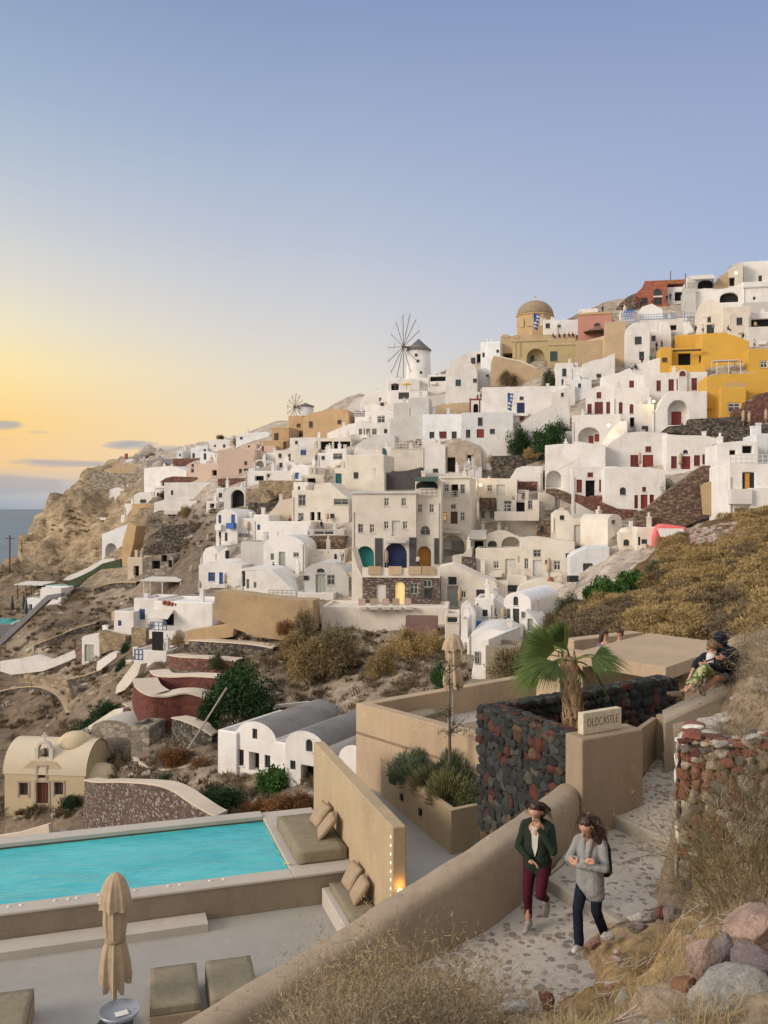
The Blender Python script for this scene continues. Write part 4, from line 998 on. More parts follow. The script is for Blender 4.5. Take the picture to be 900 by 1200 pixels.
# foreground dry shrubs
tw = [twig_mesh('dry_shrub',s,130,1.0,.9,m,.0046,.78,.55,0,4,.45) for s,m in ((1,STRAW),(2,STRAWG),(3,OLIVE))]
fg = [(.32,9.25,1.1,0,'golden dry shrub in front of the parapet, the tallest of the foreground scrub'),(-.35,8.9,.92,1,'grey dry shrub just left of the tallest golden one below the parapet'),(-.95,8.75,.72,0,'low straw shrub under the parapet toward the sun loungers'),(-1.55,8.35,.6,1,'lowest leftmost dry shrub at the foot of the parapet'),
(.95,9.15,.75,1,'grey dry shrub between the golden one and the path'),(1.3,8.75,.62,0,'small straw shrub at the lower edge of the path'),(.2,8.1,.85,1,'grey shrub in the middle of the bottom edge'),(.75,8.2,.75,1,'grey shrub at the bottom edge right of the middle one'),(-.45,7.9,.8,1,'grey shrub at the bottom edge left of the middle one'),(-1.1,7.8,.7,0,'straw shrub at the bottom edge under the low straw shrub'),(1.35,7.9,.6,2,'olive twiggy shrub at the bottom edge near the straw mound'),(.62,9.3,1.0,0,'golden dry shrub just right of the tallest one'),(.0,9.15,1.0,0,'golden dry shrub just left of the tallest one'),(-.6,8.45,.8,1,'grey dry shrub under the low straw shrub of the parapet'),(.5,8.6,.9,1,'grey dry shrub under the tallest golden one'),(-2.0,8.3,.6,0,'small straw shrub at the far left of the bottom scrub'),(.05,8.55,.85,0,'straw shrub between two grey ones in the lower middle')]
for i,(x,y,s,k,lab) in enumerate(fg):
  put('dry_shrub',tw[k],(x,y,bank(x,y)-.03),(s*1.05,s*1.05,s),i*1.3,lab,'shrub','dry shrubs at the bottom of the picture')
# big shrub on the right
tr_ = [twig_mesh('olive_shrub',s,170,1.0,1.0,OLIVE,.0042,.6,.3,0,4,.6) for s in (11,12)]
for i,(px,py,d,s,lab) in enumerate(((884,1080,10.0,1.3,'big olive brown dry shrub in front of the rubble wall'),(897,1040,9.6,1.4,'olive brown dry shrub at the right edge above the pink boulder'),(912,960,10.2,1.15,'upper olive dry shrub at the right edge over the rubble wall'),(888,1010,10.4,.9,'olive shrub in the middle of the rubble wall face'))):
  c = P(px,py,d); put('olive_shrub',tr_[i % 2],c,(s*.75,s*.75,s*.95),i*2.1,lab,'shrub','olive shrubs by the rubble wall')
bt = twig_mesh('bare_twig_shrub',31,26,1.0,.5,leafmat('bleached_twigs',(.36,.32,.26),(.52,.47,.40),.9,0),.0045,.8,.0,0,5,.3)
put('bare_twig_shrub',bt,P(872,985,10.0),(.7,.7,.8),.5,'pale leafless twigs sticking out of the right hand shrub','shrub')
# dry grass over the bank: one mass
def blades(pts,seed,m,hmin,hmax,w,lean=.5,per=14,name='dry_grass'):
  r = random.Random(seed); V_,F_,A_ = [],[],[]
  for (x,y,z) in pts:
    tv = r.random()
    for _ in range(per):
      an = r.uniform(0,2*pi); L = r.uniform(hmin,hmax); ln = r.uniform(.1,lean*1.6)
      p = Vector((x+r.gauss(0,.06),y+r.gauss(0,.06),z-.02)); d = Vector((cos(an)*ln,sin(an)*ln,1)).normalized()
      s = Vector((-sin(an+r.uniform(-1,1)),cos(an),0)).normalized()*w
      m1 = p+d*L*.55; e = p+d*L+Vector((cos(an)*L*.28,sin(an)*L*.28,-L*.15*ln)); k = len(V_)
      V_.extend([p-s,p+s,m1+s*.8,m1-s*.8,e]); F_.append((k,k+1,k+2,k+3)); F_.append((k+3,k+2,k+4)); a = min(1,max(0,tv*.6+r.random()*.4)); A_ += [a,a]
  return newmesh(name,V_,F_,A_,m)
r = random.Random(3); gp = []
while len(gp) < 2600:
  x,y = r.uniform(3.4,10),r.uniform(7,19)
  if side(x,y)[0] < .5: continue
  z = bank(x,y)
  if z < -4.6 or (x < 4.4 and y < 8.6): continue
  if noise.noise(Vector((x*.9,y*.9,4))) < -.2 or (y > 12.5 and x/y < .375): continue
  gp.append((x,y,z))
put('dry_grass',blades(gp,4,STRAWG,.08,.27,.004,.8),(0,0,0),1,0,kind='stuff')
gp = []
while len(gp) < 1500:
  x,y = r.uniform(-3,3.6),r.uniform(6.3,10.6)
  if side(x,y)[0] < .35 or (y > 9.6 and x < 2.2): continue
  z = bank(x,y)
  if noise.noise(Vector((x*1.3,y*1.3,8))) < (.0 if x > 1.6 else -.5): continue
  gp.append((x,y,z))
put('dry_straw',blades(gp,5,STRAW,.06,.26,.0035,1.2),(0,0,0),1,0,kind='stuff')
r = random.Random(8); V_,F_,A_ = [],[],[]
for i in range(420):     # straw and twigs lying on the mound
  x,y = r.uniform(.8,3.6),r.uniform(7.2,10.4)
  if side(x,y)[0] < .3: continue
  L = r.uniform(.08,.4); an = r.uniform(0,2*pi); q = Vector((cos(an),sin(an),0)); s = Vector((-q.y,q.x,.3))*.004
  a = Vector((x,y,0)); b_ = a+q*L; a.z = bank(a.x,a.y)+.07; b_.z = bank(b_.x,b_.y)+.09; k = len(V_)
  V_ += [a-s,a+s,b_+s,b_-s]; F_.append((k,k+1,k+2,k+3)); A_.append(r.random())
put('fallen_twigs',newmesh('fallen_twigs',V_,F_,A_,leafmat('bleached_twigs',(.36,.32,.26),(.52,.47,.40))),(0,0,0),1,0,kind='stuff')
gt_ = twig_mesh('grass_clump',21,60,1.0,.5,STRAWG,.005,.55,.3,.08,4,.3)
for i,(px,py,d,s,lab) in enumerate(((890,770,15.4,.6,'pale dry grass clump on the bank behind the hooded man'),(897,815,14.2,.55,'dry grass clump at the right edge below the couple'),(872,838,13.6,.4,'dry grass clump on the bank above the rubble wall'),(893,848,12.6,.6,'dry grass clump over the pale stones on the rubble wall'),(898,745,15.6,.8,'dry grass clump high on the bank at the right edge'))):
  put('grass_clump',gt_,P(px,py+22,d),(s,s,s),i*1.9,lab,'grass','dry grass clumps on the bank')
# scrub covering the slope behind the terrace canopy: one mass of golden and brown bushes
def scrub_mass(name,m,seed,count,accept,leaf,nl,size):
  r = random.Random(seed); V_,F_,A_ = [],[],[]; k0 = 0; tries = 0
  while k0 < count and tries < count*60:
    tries += 1; px,d = r.uniform(575,960),r.uniform(27,63); z = spur(px,d); py = CY-z*F/d
    if not accept(px,py,d,r): continue
    k0 += 1; c = Vector(((px-CX)/F*d,d,z-.15)); R = r.uniform(*size); cv = r.random(); hz = r.uniform(.7,1.1)
    for _ in range(nl):
      u = r.random()**.6; an = r.uniform(0,2*pi); rr = R*sqrt(r.random())*(1-.45*u)
      p = c+Vector((cos(an)*rr,sin(an)*rr,R*hz*u*(1-.5*(rr/R)**2)))
      t = Vector((cos(an)*.8+r.gauss(0,.6),sin(an)*.8+r.gauss(0,.6),.7+r.gauss(0,.6))).normalized()
      s = t.cross(Vector((r.gauss(0,1),r.gauss(0,1),r.gauss(0,1)))).normalized(); L = leaf*r.uniform(.6,1.5); w = L*.16; k = len(V_)
      V_.extend([p-s*w,p+s*w,p+t*L]); F_.append((k,k+1,k+2)); A_.append(min(1,max(0,cv*.5+r.random()*.5)))
  put(name,newmesh(name,V_,F_,A_,m),(0,0,0),1,0,kind='stuff')
nz = lambda px,py: noise.noise(Vector((px*.016,py*.022,2.2)))
ok = lambda px,py: not (676 < px < 775 and 640 < py < 706) and not (800 < px < 870 and 612 < py < 650 and px+py < 1490)
scrub_mass('golden_scrub',GOLD,41,520,lambda px,py,d,r: ok(px,py) and px > 690 and nz(px,py) > -.16,.15,560,(.35,1.0))
scrub_mass('brown_scrub',BROWNS,42,420,lambda px,py,d,r: ok(px,py) and px > 650 and nz(px,py) < -.04,.14,520,(.3,.9))
scrub_mass('grey_scrub',OLIVE,43,300,lambda px,py,d,r: ok(px,py) and px > 630,.13,420,(.3,.8))
bm = bmesh.new(); rnd = random.Random(9)
for i in range(160):
  px,py = rnd.uniform(812,876),rnd.uniform(614,640)
  if abs((px-812)*-.2+640-py) > 16: continue
  d = sphit(px,py)
  if d: pebble(bm,P(px,py,d-.1)+Vector((0,0,.15)),rnd.uniform(.12,.32),rnd)
tag(obj('rubble_heap',bm,m_ if False else bpy.data.materials['loose_stone']),kind='stuff')
# green bushes on the slope and in the ravine
LM = {k: [leaf_mesh('bush',50+i*7+j,5200,sz*.66,m,24,asp) for j in range(2)] for i,(k,m,sz,asp) in enumerate((('green',GREENL,.13,.5),('bright',GREENB,.15,.7),('olive',GREENO,.12,.45),('gold',GOLD,.22,.16),('brown',BROWNS,.22,.16),('rusty',REDB,.2,.2),('dry',OLIVE,.24,.14)))}
def bush(kind,px,pyb,wpx,hpx,lab,d=None,name=None,seed=0,fwd=0):
  d = (hit(px,pyb) or d)-fwd-1 if d and d > 60 else (d or hit(px,pyb) or 60)-fwd; c = P(px,pyb,d); kb = 1.03 if d > 60 else 1; R = kb*wpx/F*d/2/.95; H = kb*hpx/F*d/1.12
  put(name or ('dry_bush' if kind in ('gold','brown','rusty','dry') else 'green_bush'),LM[kind][seed % 2],c+Vector((0,0,-.15)),(R,R*.9,H),seed*1.7+px,lab,'bush')
for a in [
('bright',716,706,56,44,'broad bright green leafy bush on the scrub slope, its lower lobe',46,None,1),('bright',742,692,44,36,'bright green bush right behind the broad leafy one on the slope',47),('bright',694,700,30,24,'small bright green bush at the left end of the leafy patch',46.5,None,1),
('olive',668,722,40,34,'olive bush at the left tip of the scrub slope above the palm',45),('brown',652,735,36,30,'dark brown bush at the foot of the scrub slope behind the palm',45,None,1),('olive',770,672,30,22,'grey green bush on the slope below the little domed chapel',50,None,1),('gold',758,690,40,30,'golden bush beside the bright green leafy patch',46),
('green',285,838,84,66,'dense dark green tree like bush in the ravine above the vaulted houses',None,None,0,4),('green',270,812,60,40,'dark green bush upper part beside the red terraces',None,None,1,3),('gold',370,792,74,58,'golden dry bush in the ravine under the ochre wall',None,None,0,2),('dry',395,785,70,60,'grey green dry bush in the ravine beside the golden one',None,None,1,2),
('gold',345,770,50,36,'golden bush at the corner of the ochre wall',None,None,1,2),('dry',358,752,34,46,'dry climbing bush hanging at the right end of the ochre wall',None,None,1,3),('rusty',335,742,26,22,'rusty bush against the face of the ochre wall',None,None,0,3),('gold',475,765,62,40,'round golden bush under the hotel sun terrace',None,None,0,2),('gold',505,764,40,30,'golden bush right of the round one under the hotel terrace',None,None,1,2),('gold',448,790,40,40,'golden brown bush left of the round one on the pale slope',None,None,1,2),('green',516,806,30,36,'green creeper bush by the white vaulted building',None,None,1,2),('dry',597,795,60,42,'grey dry bush below the white vaulted roof',None,None,0,3),('dry',618,790,40,36,'dry bush right of the white vaulted building',None,None,1,3),
('bright',324,926,46,40,'leafy light green fig bush before the vaulted house doors',70,None,0),('green',268,948,60,34,'low dark green bush on the ground before the vaulted houses',68,None,1),('green',250,940,40,22,'low green bush left of the vaulted house door',69,None,0),('rusty',330,955,60,30,'rusty brown bush in front of the fig bush',66,None,1),('rusty',352,948,46,28,'rusty bush beside the freestanding wall',66,None,0),('rusty',300,952,40,22,'small rusty bush between green bush and fig',66,None,1),
('green',245,862,36,60,'tall green bush at the left end of the vaulted houses',72,None,0),('rusty',205,895,50,26,'rusty brown scrub under the ruined grey vault',None,None,1),('rusty',235,900,30,20,'small rusty scrub right of the ruined grey vault',None,None,0),('green',85,945,30,18,'low green bush beside the ochre church',74,None,1),('green',195,918,34,14,'green creeper on top of the curved pebble wall',None,None,0),
('green',110,862,50,26,'low green creeper on the bank below the path',None,None,1),('green',125,842,44,24,'green creeper higher up the bank below the path',None,None,0),('green',92,880,40,24,'green creeper at the lower end of the bank',None,None,1),('green',148,765,16,16,'small green bush beside the white stair wall',None,None,1),('green',145,785,20,16,'small green bush below the shed',None,None,0),
('olive',253,782,22,22,'grey green bush against the dark stone terrace',None,None,1,2),('gold',208,757,16,20,'small golden bush beside the blue balcony house',None,None,1,1),('gold',262,738,30,18,'dry golden bush under the ochre wall',None,None,0,1),('olive',225,725,14,12,'agave like green bush on the ochre terrace',None,None,1,1),
('olive',212,586,18,17,'dark leafy tree in front of the white house on the left',None,None,0,1),('olive',190,586,14,14,'dark bush left of the leafy tree at the white house',None,None,1,1),('gold',218,604,16,14,'straw coloured bush on the white wall',None,None,1,1),('brown',283,522,26,15,'dark bush on the ridge above the peach houses',None,None,0),('brown',258,512,12,7,'round dark bush on the skyline ridge',None,None,1),('brown',176,538,14,9,'dark bush on the cliff top skyline',None,None,0),
('green',608,532,34,36,'dark green tree on the stone terrace in the middle of the town',None,None,0,2),('green',640,530,46,40,'broad dark green tree right of the other one in the middle of the town',None,None,1,2),('green',655,510,34,26,'green tree at the right end of the town trees',None,None,0,2),('gold',576,545,26,18,'golden bush beside the weathered brown vault',None,None,0,1),('gold',622,535,24,14,'golden bush below the dark green town trees',None,None,1,3),('olive',643,452,20,24,'green bush below the yellow church',None,None,1,1),('dry',595,452,26,20,'bare shrub in front of the tan ruin wall',None,None,0,3),
('brown',385,533,8,12,'dark cypress like bush above the cream houses',None,None,0),('brown',360,569,12,7,'low dark plant on the cream roof',None,None,1),('gold',850,542,14,18,'golden bush on the cliff by the right hand white house',None,None,0,1),('olive',777,580,26,26,'dark sprawling leafless tree at the top of the brown ramp',None,None,0,2),('olive',862,548,40,8,'low green plants on the stone terrace at the right',None,None,1,1),('olive',498,705,14,7,'potted green shrub on the hotel sun terrace',None,None,0,1)]:
  kind,px,py,w_,h_,lab = a[:6]; ex = list(a[6:])+[None,None,0,0][len(a)-6:]
  bush(kind,px,py,w_,h_,lab,ex[0],ex[1],ex[2] or 0,ex[3] or 0)
# scattered low scrub on the open slopes: one mass
r = random.Random(77); V_,F_,A_ = [],[],[]; cnt = 0; tries = 0
while cnt < 2400 and tries < 60000:
  tries += 1; px,py = r.uniform(-30,560),r.uniform(560,960); d = hit(px,py)
  if not d: continue
  if py < 700 and px > 130 and not (150 < px < 250 and 590 < py < 650): continue
  if px > 250 and py < 725: continue
  if nz(px*2,py*2) < -.05 and r.random() < .8: continue
  cnt += 1; c = P(px,py,d); R = r.uniform(.2,.9); cv = r.random()
  for _ in range(60):
    an = r.uniform(0,2*pi); u = r.random(); rr = R*sqrt(r.random())*(1-.5*u); p = c+Vector((cos(an)*rr,sin(an)*rr,R*.6*u))
    t = Vector((cos(an)*.6,sin(an)*.6,.9+r.gauss(0,.4))).normalized(); s = t.cross(Vector((r.gauss(0,1),r.gauss(0,1),r.gauss(0,1)))).normalized(); L = .35*r.uniform(.5,1.5); k = len(V_)
    V_ += [p-s*.05,p+s*.05,p+t*L]; F_.append((k,k+1,k+2)); A_.append(min(1,cv*.6+r.random()*.4))
put('slope_scrub',newmesh('slope_scrub',V_,F_,A_,BROWNS),(0,0,0),1,0,kind='stuff')
# rocks lying on the open slopes: one mass
b2 = bmesh.new(); bmesh.ops.create_icosphere(b2,subdivisions=1,radius=1); iv = [v.co.copy() for v in b2.verts]; ifc = [[v.index for v in f.verts] for f in b2.faces]; b2.free()
r = random.Random(78); V_,F_,A_ = [],[],[]; cnt = 0; tries = 0
while cnt < 850 and tries < 60000:
  tries += 1; px,py = r.uniform(-30,560),r.uniform(560,960); d = hit(px,py)
  if not d or (py < 700 and px > 130 and not (150 < px < 250 and 590 < py < 650)) or (px > 250 and py < 725) or noise.noise(Vector((px*.03,py*.05,6))) < -.1: continue
  cnt += 1; c = P(px,py,d); R = r.choice((.12,.18,.25,.35,.5))*r.uniform(.7,1.3); sd = Vector((cnt,0,0)); k = len(V_); a = r.random()
  for v in iv: w = v*(1+.5*noise.noise(v*1.3+sd)); V_.append(c+Vector((w.x*R*1.3,w.y*R,w.z*R*.75)))
  for f in ifc: F_.append([k+i for i in f]); A_.append(a)
put('slope_rocks',newmesh('slope_rocks',V_,F_,A_,leafmat('hill_rock',(.13,.105,.085),(.42,.37,.30),.95,0)),(0,0,0),1,0,kind='stuff')
# lavender bushes in the planter
lm = [leaf_mesh('lavender_bush',80+i,5200,.17,m,26,.13,.3,.95,True) for i,m in enumerate((LAV,LAVY))]
for i,(x,y,s,k,lab) in enumerate(((.72,23.55,.62,0,'grey green lavender bush at the back of the planter'),(.62,23.0,.55,0,'grey green lavender bush hanging over the front edge of the planter'),(1.75,22.2,.78,0,'lavender bush next to the terrace parapet in the planter'),(1.55,21.5,.66,1,'yellow green bush at the front corner of the planter'),(2.15,21.3,.45,0,'small lavender bush beside the stone wall in the planter'),(1.15,22.3,.55,1,'yellow green bush in the middle of the planter'))):
  put('lavender_bush',lm[k],(x,y,-7.1),(s,s,s*1.15),i*1.4,lab,'bush','lavender bushes in the planter')
def tree_thin(px,pyb,d,hpx):
  base = P(px,pyb,d); t = thing('young_tree','thin young olive tree with sparse leaves in the planter','tree',base)
  r = random.Random(2); bm = bmesh.new(); h = hpx/F*d
  pts = [base+Vector((.02*k*noise.noise(Vector((k,0,0))),.02*k,h*k/6)) for k in range(7)]
  tube(bm,pts,[.045,.04,.036,.03,.024,.016,.008],7); V_,F_,A_ = [],[],[]
  for i in range(16):
    k = r.randint(2,6); p = pts[k]; q = p+Vector((r.gauss(0,.22),r.gauss(0,.22),r.uniform(.05,.4))); tube(bm,[p,p.lerp(q,.5)+Vector((0,0,.03)),q],[.012,.008,.004],4)
    for _ in range(26):
      a = p.lerp(q,r.uniform(.2,1.1))+Vector((r.gauss(0,.05),r.gauss(0,.05),r.gauss(0,.05))); s = Vector((r.gauss(0,1),r.gauss(0,1),r.gauss(0,1))).normalized(); t2 = s.cross(Vector((r.gauss(0,1),r.gauss(0,1),r.gauss(0,1)))).normalized(); n = len(V_)
      V_ += [a,a+s*.035+t2*.012,a+s*.08,a+s*.035-t2*.012]; F_.append((n,n+1,n+2,n+3)); A_.append(r.random())
  obj('trunk',bm,plain('grey_bark',(.13,.10,.075),.9,noise_s=20),t)
  o = bpy.data.objects.new('crown',newmesh('crown',V_,F_,A_,GREENO)); C.objects.link(o); o.parent = t; o.location = -t.location
tree_thin(527,895,21.9,105)
# palm
pb = P(668,862,17.0); palm = thing('palm_tree','young fan palm with shaggy trunk inside the lava stone wall','palm tree',pb)
bm = bmesh.new(); th = 1.42; r = random.Random(12)
tube(bm,[pb+Vector((.06*sin(k*.3)-.0,0,-.5+(th+.5)*k/14)) for k in range(15)],[.20-.0045*k for k in range(15)],14)
for i in range(150):
  z = r.uniform(-.3,th); an = i*2.399; R = .19-.0045*z*7; p = pb+Vector((.06*sin((z+.5)/(th+.5)*14*.3)+cos(an)*R,sin(an)*R,z)); o = Vector((cos(an),sin(an),0)); s = Vector((-sin(an),cos(an),0))
  L = r.uniform(.13,.2); w = r.uniform(.05,.075); a = p-o*.02; tip = p+o*r.uniform(.02,.06)+Vector((0,0,L))
  v = [bm.verts.new(q) for q in (a-s*w,a+s*w,a+o*.035+Vector((0,0,-.03)),tip+s*.018,tip-s*.018)]
  bm.faces.new((v[0],v[2],v[4])); bm.faces.new((v[2],v[1],v[3])); bm.faces.new((v[2],v[3],v[4]))
m,nt,b = _nt('palm_bark'); p = wpos(nt); mp = N(nt,'ShaderNodeMapping'); mp.inputs['Scale'].default_value = (1,1,.5); nt.links.new(p,mp.inputs['Vector'])
f = noi(nt,mp.outputs['Vector'],9,5,.7)
nt.links.new(ramp(nt,f,[(.3,(.13,.085,.05)),(.48,(.33,.21,.11)),(.6,(.42,.31,.19)),(.75,(.24,.17,.11))]),b.inputs['Base Color']); b.inputs['Roughness'].default_value = .9; bump(nt,b,f,.8,.03)
obj('trunk',bm,m,palm,recalc=True)
top = pb+Vector((.02,0,th))
def fan(end,R,facing,seed,spread=2.5,nseg=30,droop=.25):
  """one fan leaf: curved stalk from the crown to `end`, blade of pleated fingers around it"""
  r = random.Random(seed); V_,F_,A_ = [],[],[]
  p0 = top+Vector((0,0,-.05)); e = Vector(end); ctrl = p0.lerp(e,.5)+Vector((0,0,.22*(e-p0).length)); pts = [(p0*(1-t)**2+ctrl*2*t*(1-t)+e*t*t) for t in [k/8 for k in range(9)]]
  ax = (pts[-1]-pts[-2]).normalized(); fc = Vector(facing); sd_ = ax.cross(fc).normalized(); up = sd_.cross(ax).normalized()
  bm = bmesh.new(); tube(bm,pts,[.024-.0014*k for k in range(9)],5)
  for i in range(nseg):
    a = -spread/2+spread*i/(nseg-1); L = 1.22*R*(1-.22*abs(a/spread*2)**2)*r.uniform(.9,1.05); d = (ax*cos(a)+sd_*sin(a)); tw_ = up
    w = L*.027; prev = None; cv = .3+.5*r.random(); fold = (1 if i % 2 else -1)*.25
    for k in range(5):
      t = k/4; q = e+d*L*t+Vector((0,0,-droop*L*t*t*(1.0 if t > .4 else .6)))+up*(.06*L*sin(t*2)); ww = w*(.35+1.1*t if t < .55 else max(.03,1.5*(1-t)))
      sdv = d.cross(up).normalized()*ww+up*ww*fold
      cur = (len(V_),len(V_)+1); V_ += [q-sdv,q+sdv]
      if prev: F_.append((prev[0],prev[1],cur[1],cur[0])); A_.append(cv)
      prev = cur
  o = obj('leaf_stalk',bm,plain('palm_stalk',(.14,.17,.05),.6),palm)
  f = bpy.data.objects.new('leaf_blade',newmesh('leaf_blade',V_,F_,A_,PALMG)); C.objects.link(f); f.parent = o
W_ = lambda px,py,dd=0: P(px,py,17.0+dd)
for i,(px,py,dd,R,fc,spd,dr) in enumerate(((650,762,-.1,.68,(-.2,-1,.3),1.7,.05),(657,760,.3,.66,(0,-1,.2),1.4,.0),(664,762,.0,.60,(.2,-1,.2),1.3,.05),(648,775,-.3,.72,(0,-.6,.8),1.7,.18),(640,768,.2,.62,(0,-.7,.8),1.6,.2),(671,772,.2,.45,(.3,-1,.2),1.8,.3),(655,772,.6,.6,(.2,-.9,.3),1.8,.1),(693,770,-.3,.66,(.1,-.5,.9),1.9,.35),(697,768,.3,.58,(.2,-.8,.6),1.6,.15),(653,778,-.6,.45,(-.1,-.9,.4),2.0,.35),(672,775,.5,.6,(.4,-.5,.8),2,.35),(645,755,.5,.7,(-.3,-.8,.3),1.2,.0),(660,752,-.3,.55,(.1,-1,.1),1.0,-.05),(634,782,-.2,.6,(-.2,-.6,.8),1.5,.3),(690,782,.4,.6,(.2,-.6,.8),1.5,.4))):
  fan(W_(px,py,dd),R,fc,60+i,spd,34,dr)
# ------------------------------------------------------------------ the town
CR = [0,0,1.0]
def crop(x,y,s): CR[:] = [x,y,s]
def cp(x,y): return CR[0]+x/CR[2],CR[1]+y/CR[2]
def fold_in(pt,poly):
  x,y = pt; c = False
  for i in range(len(poly)):
    (x0,y0),(x1,y1) = poly[i-1],poly[i]
    if (y0 > y) != (y1 > y) and x < (x1-x0)*(y-y0)/(y1-y0)+x0: c = not c
  return c
def H(label,x0,yt,x1,yb,m='white',ops='',yaw=-12,dep=6,roof='flat',top=None,poly=None,name='house',cat='house',d=None,group=None,ex=(),fwd=0,rise=None,below=2.5,roofm=None):
  cx_,cyb = cp((x0+x1)/2,yb)
  h_ = hit(cx_,cyb) or hit(cx_,cyb+6) or hit(cx_,cyb+14)
  d = min(d or 999,h_ or 999)
  if d > 990: d = 185
  if h_: d -= .4
  d -= fwd
  ya = radians(yaw); n = Vector((sin(ya),-cos(ya),0)); t = Vector((cos(ya),sin(ya),0)); B = P(cx_,cyb,d)
  def sz(x,y):
    px,py = cp(x,y); r = Vector(((px-CX)/F,1,(CY-py)/F)); l = B.dot(n)/r.dot(n); q = r*l-B; return (q.dot(t),q.z)
  def wp_(s,z,k): return B+t*s-n*k+Vector((0,0,z))
  zc = sz((x0+x1)/2,yt)[1]; s0 = sz(x0,(yt+yb)/2)[0]; s1 = sz(x1,(yt+yb)/2)[0]; zb = -below
  flat = False
  if poly: out = [sz(*q) for q in poly]
  elif top: tp = [sz(*q) for q in top]; tp[0] = (s0,tp[0][1]); tp[-1] = (s1,tp[-1][1]); out = [(s0,zb)]+tp+[(s1,zb)]
  elif roof == 'vault':
    w = (s1-s0)/2; rs = min(w,zc*.8) if rise is None else zc-sz((x0+x1)/2,yt+rise)[1]
    out = [(s0,zb)]+[((s0+s1)/2-w*cos(a*pi/14),zc-rs+rs*sin(a*pi/14)) for a in range(15)]+[(s1,zb)]
  else: out = [(s0,zb),(s0,zc),(s1,zc),(s1,zb)]; flat = roof == 'flat'
  # drop repeated points, keep the outline counter-clockwise seen from the front (left base, top, right base)
  root = thing(name,label,cat,B,group)
  tokens = []
  for tk in ops.split(';'):
    q = tk.split()
    if not q: continue
    a,(X0,Y0,X1,Y1) = q[0],map(float,q[1:5])
    p0,p1 = sz(X0,(Y0+Y1)/2),sz(X1,(Y0+Y1)/2); zz0,zz1 = sz((X0+X1)/2,Y1)[1],sz((X0+X1)/2,Y0)[1]
    lo,hi = (p0[0],zz0),(p1[0],zz1)
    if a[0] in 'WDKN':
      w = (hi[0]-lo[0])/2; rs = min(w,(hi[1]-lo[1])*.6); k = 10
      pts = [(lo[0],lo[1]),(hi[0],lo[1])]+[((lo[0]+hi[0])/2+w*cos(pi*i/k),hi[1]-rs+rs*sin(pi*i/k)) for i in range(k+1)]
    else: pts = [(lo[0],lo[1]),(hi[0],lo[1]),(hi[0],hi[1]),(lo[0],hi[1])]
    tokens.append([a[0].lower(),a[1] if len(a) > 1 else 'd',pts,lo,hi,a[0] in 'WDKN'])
  holes = []; applied = []
  for tk in tokens:
    nest = next((h for h in holes if h[3][0]-.05 <= tk[3][0] and tk[4][0] <= h[4][0]+.05 and h[3][1]-.3 <= tk[3][1] and tk[4][1] <= h[4][1]+.1),None)
    inside = all(fold_in(q,out) for q in tk[2])
    clash = any(not (tk[4][0] < h[3][0]-.02 or tk[3][0] > h[4][0]+.02 or tk[4][1] < h[3][1]-.02 or tk[3][1] > h[4][1]+.02) for h in holes)
    if nest: applied.append((tk,1.45 if nest[0] == 'n' else .75))
    elif inside and not clash: holes.append(tk)
    else: applied.append((tk,-.05))
  bm = bmesh.new(); rb = bmesh.new(); hasroof = False
  loops = [[Vector((q[0],q[1],0)) for q in out]]+[[Vector((q[0],q[1],0)) for q in h[2]] for h in holes]
  allp = [q for l in loops for q in l]
  fv = [bm.verts.new(wp_(q.x,q.y,0)) for q in allp]
  for tri in tessellate_polygon(loops):
    try: bm.faces.new([fv[i] for i in tri])
    except ValueError: pass
  L = len(out)
  bk = [bm.verts.new(wp_(q[0],q[1],dep)) for q in out]
  area = sum(out[i-1][0]*out[i][1]-out[i][0]*out[i-1][1] for i in range(L)); sg = 1 if area > 0 else -1
  for i in range(L):
    j = (i+1) % L; ex_,ez = out[j][0]-out[i][0],out[j][1]-out[i][1]; ln = sqrt(ex_*ex_+ez*ez) or 1
    nz_ = -ex_/ln*sg
    if flat and nz_ > .9: continue
    if nz_ > .3 and not poly:
      hasroof = True; e = .0
      quad(rb,[wp_(out[i][0],out[i][1],0),wp_(out[j][0],out[j][1],0),wp_(out[j][0],out[j][1],dep),wp_(out[i][0],out[i][1],dep)])
    else:
      try: bm.faces.new((fv[i],fv[j],bk[j],bk[i]))
      except ValueError: pass
  try: bm.faces.new(bk)
  except ValueError: pass
  if flat:
    k = min(.28,(s1-s0)*.2,dep*.2); low = min(.35,zc*.3)
    o4 = [(s0,0),(s1,0),(s1,dep),(s0,dep)]; i4 = [(s0+k,k),(s1-k,k),(s1-k,dep-k),(s0+k,dep-k)]
    for i in range(4):
      j = (i+1) % 4
      quad(bm,[wp_(o4[i][0],zc,o4[i][1]),wp_(o4[j][0],zc,o4[j][1]),wp_(i4[j][0],zc,i4[j][1]),wp_(i4[i][0],zc,i4[i][1])])
      quad(bm,[wp_(i4[i][0],zc,i4[i][1]),wp_(i4[j][0],zc,i4[j][1]),wp_(i4[j][0],zc-low,i4[j][1]),wp_(i4[i][0],zc-low,i4[i][1])])
    quad(rb,[wp_(a,zc-low,b_) for a,b_ in i4]); hasroof = True
  def shift(l,k): return [wp_(q[0],q[1],k) for q in l]
  idx = L
  for h in holes:
    rd = {'w': .16,'d': .2,'k': .8,'n': 1.5}[h[0]]; rd = min(rd,dep*.5); h.append(rd); m_ = len(h[2])
    b2 = [bm.verts.new(wp_(q[0],q[1],rd)) for q in h[2]]
    for i in range(m_): bm.faces.new((fv[idx+i],fv[idx+(i+1) % m_],b2[(i+1) % m_],b2[i]))
    if h[0] == 'n': bm.faces.new(b2)
    idx += m_
  bmesh.ops.remove_doubles(bm,verts=bm.verts,dist=.0005)
  wm = WALLS[m] if isinstance(m,str) else m
  wo = obj('wall',bm,wm,root); bev(wo,.11,2,55) if cat in ('house','chapel','hotel','dormer') else None
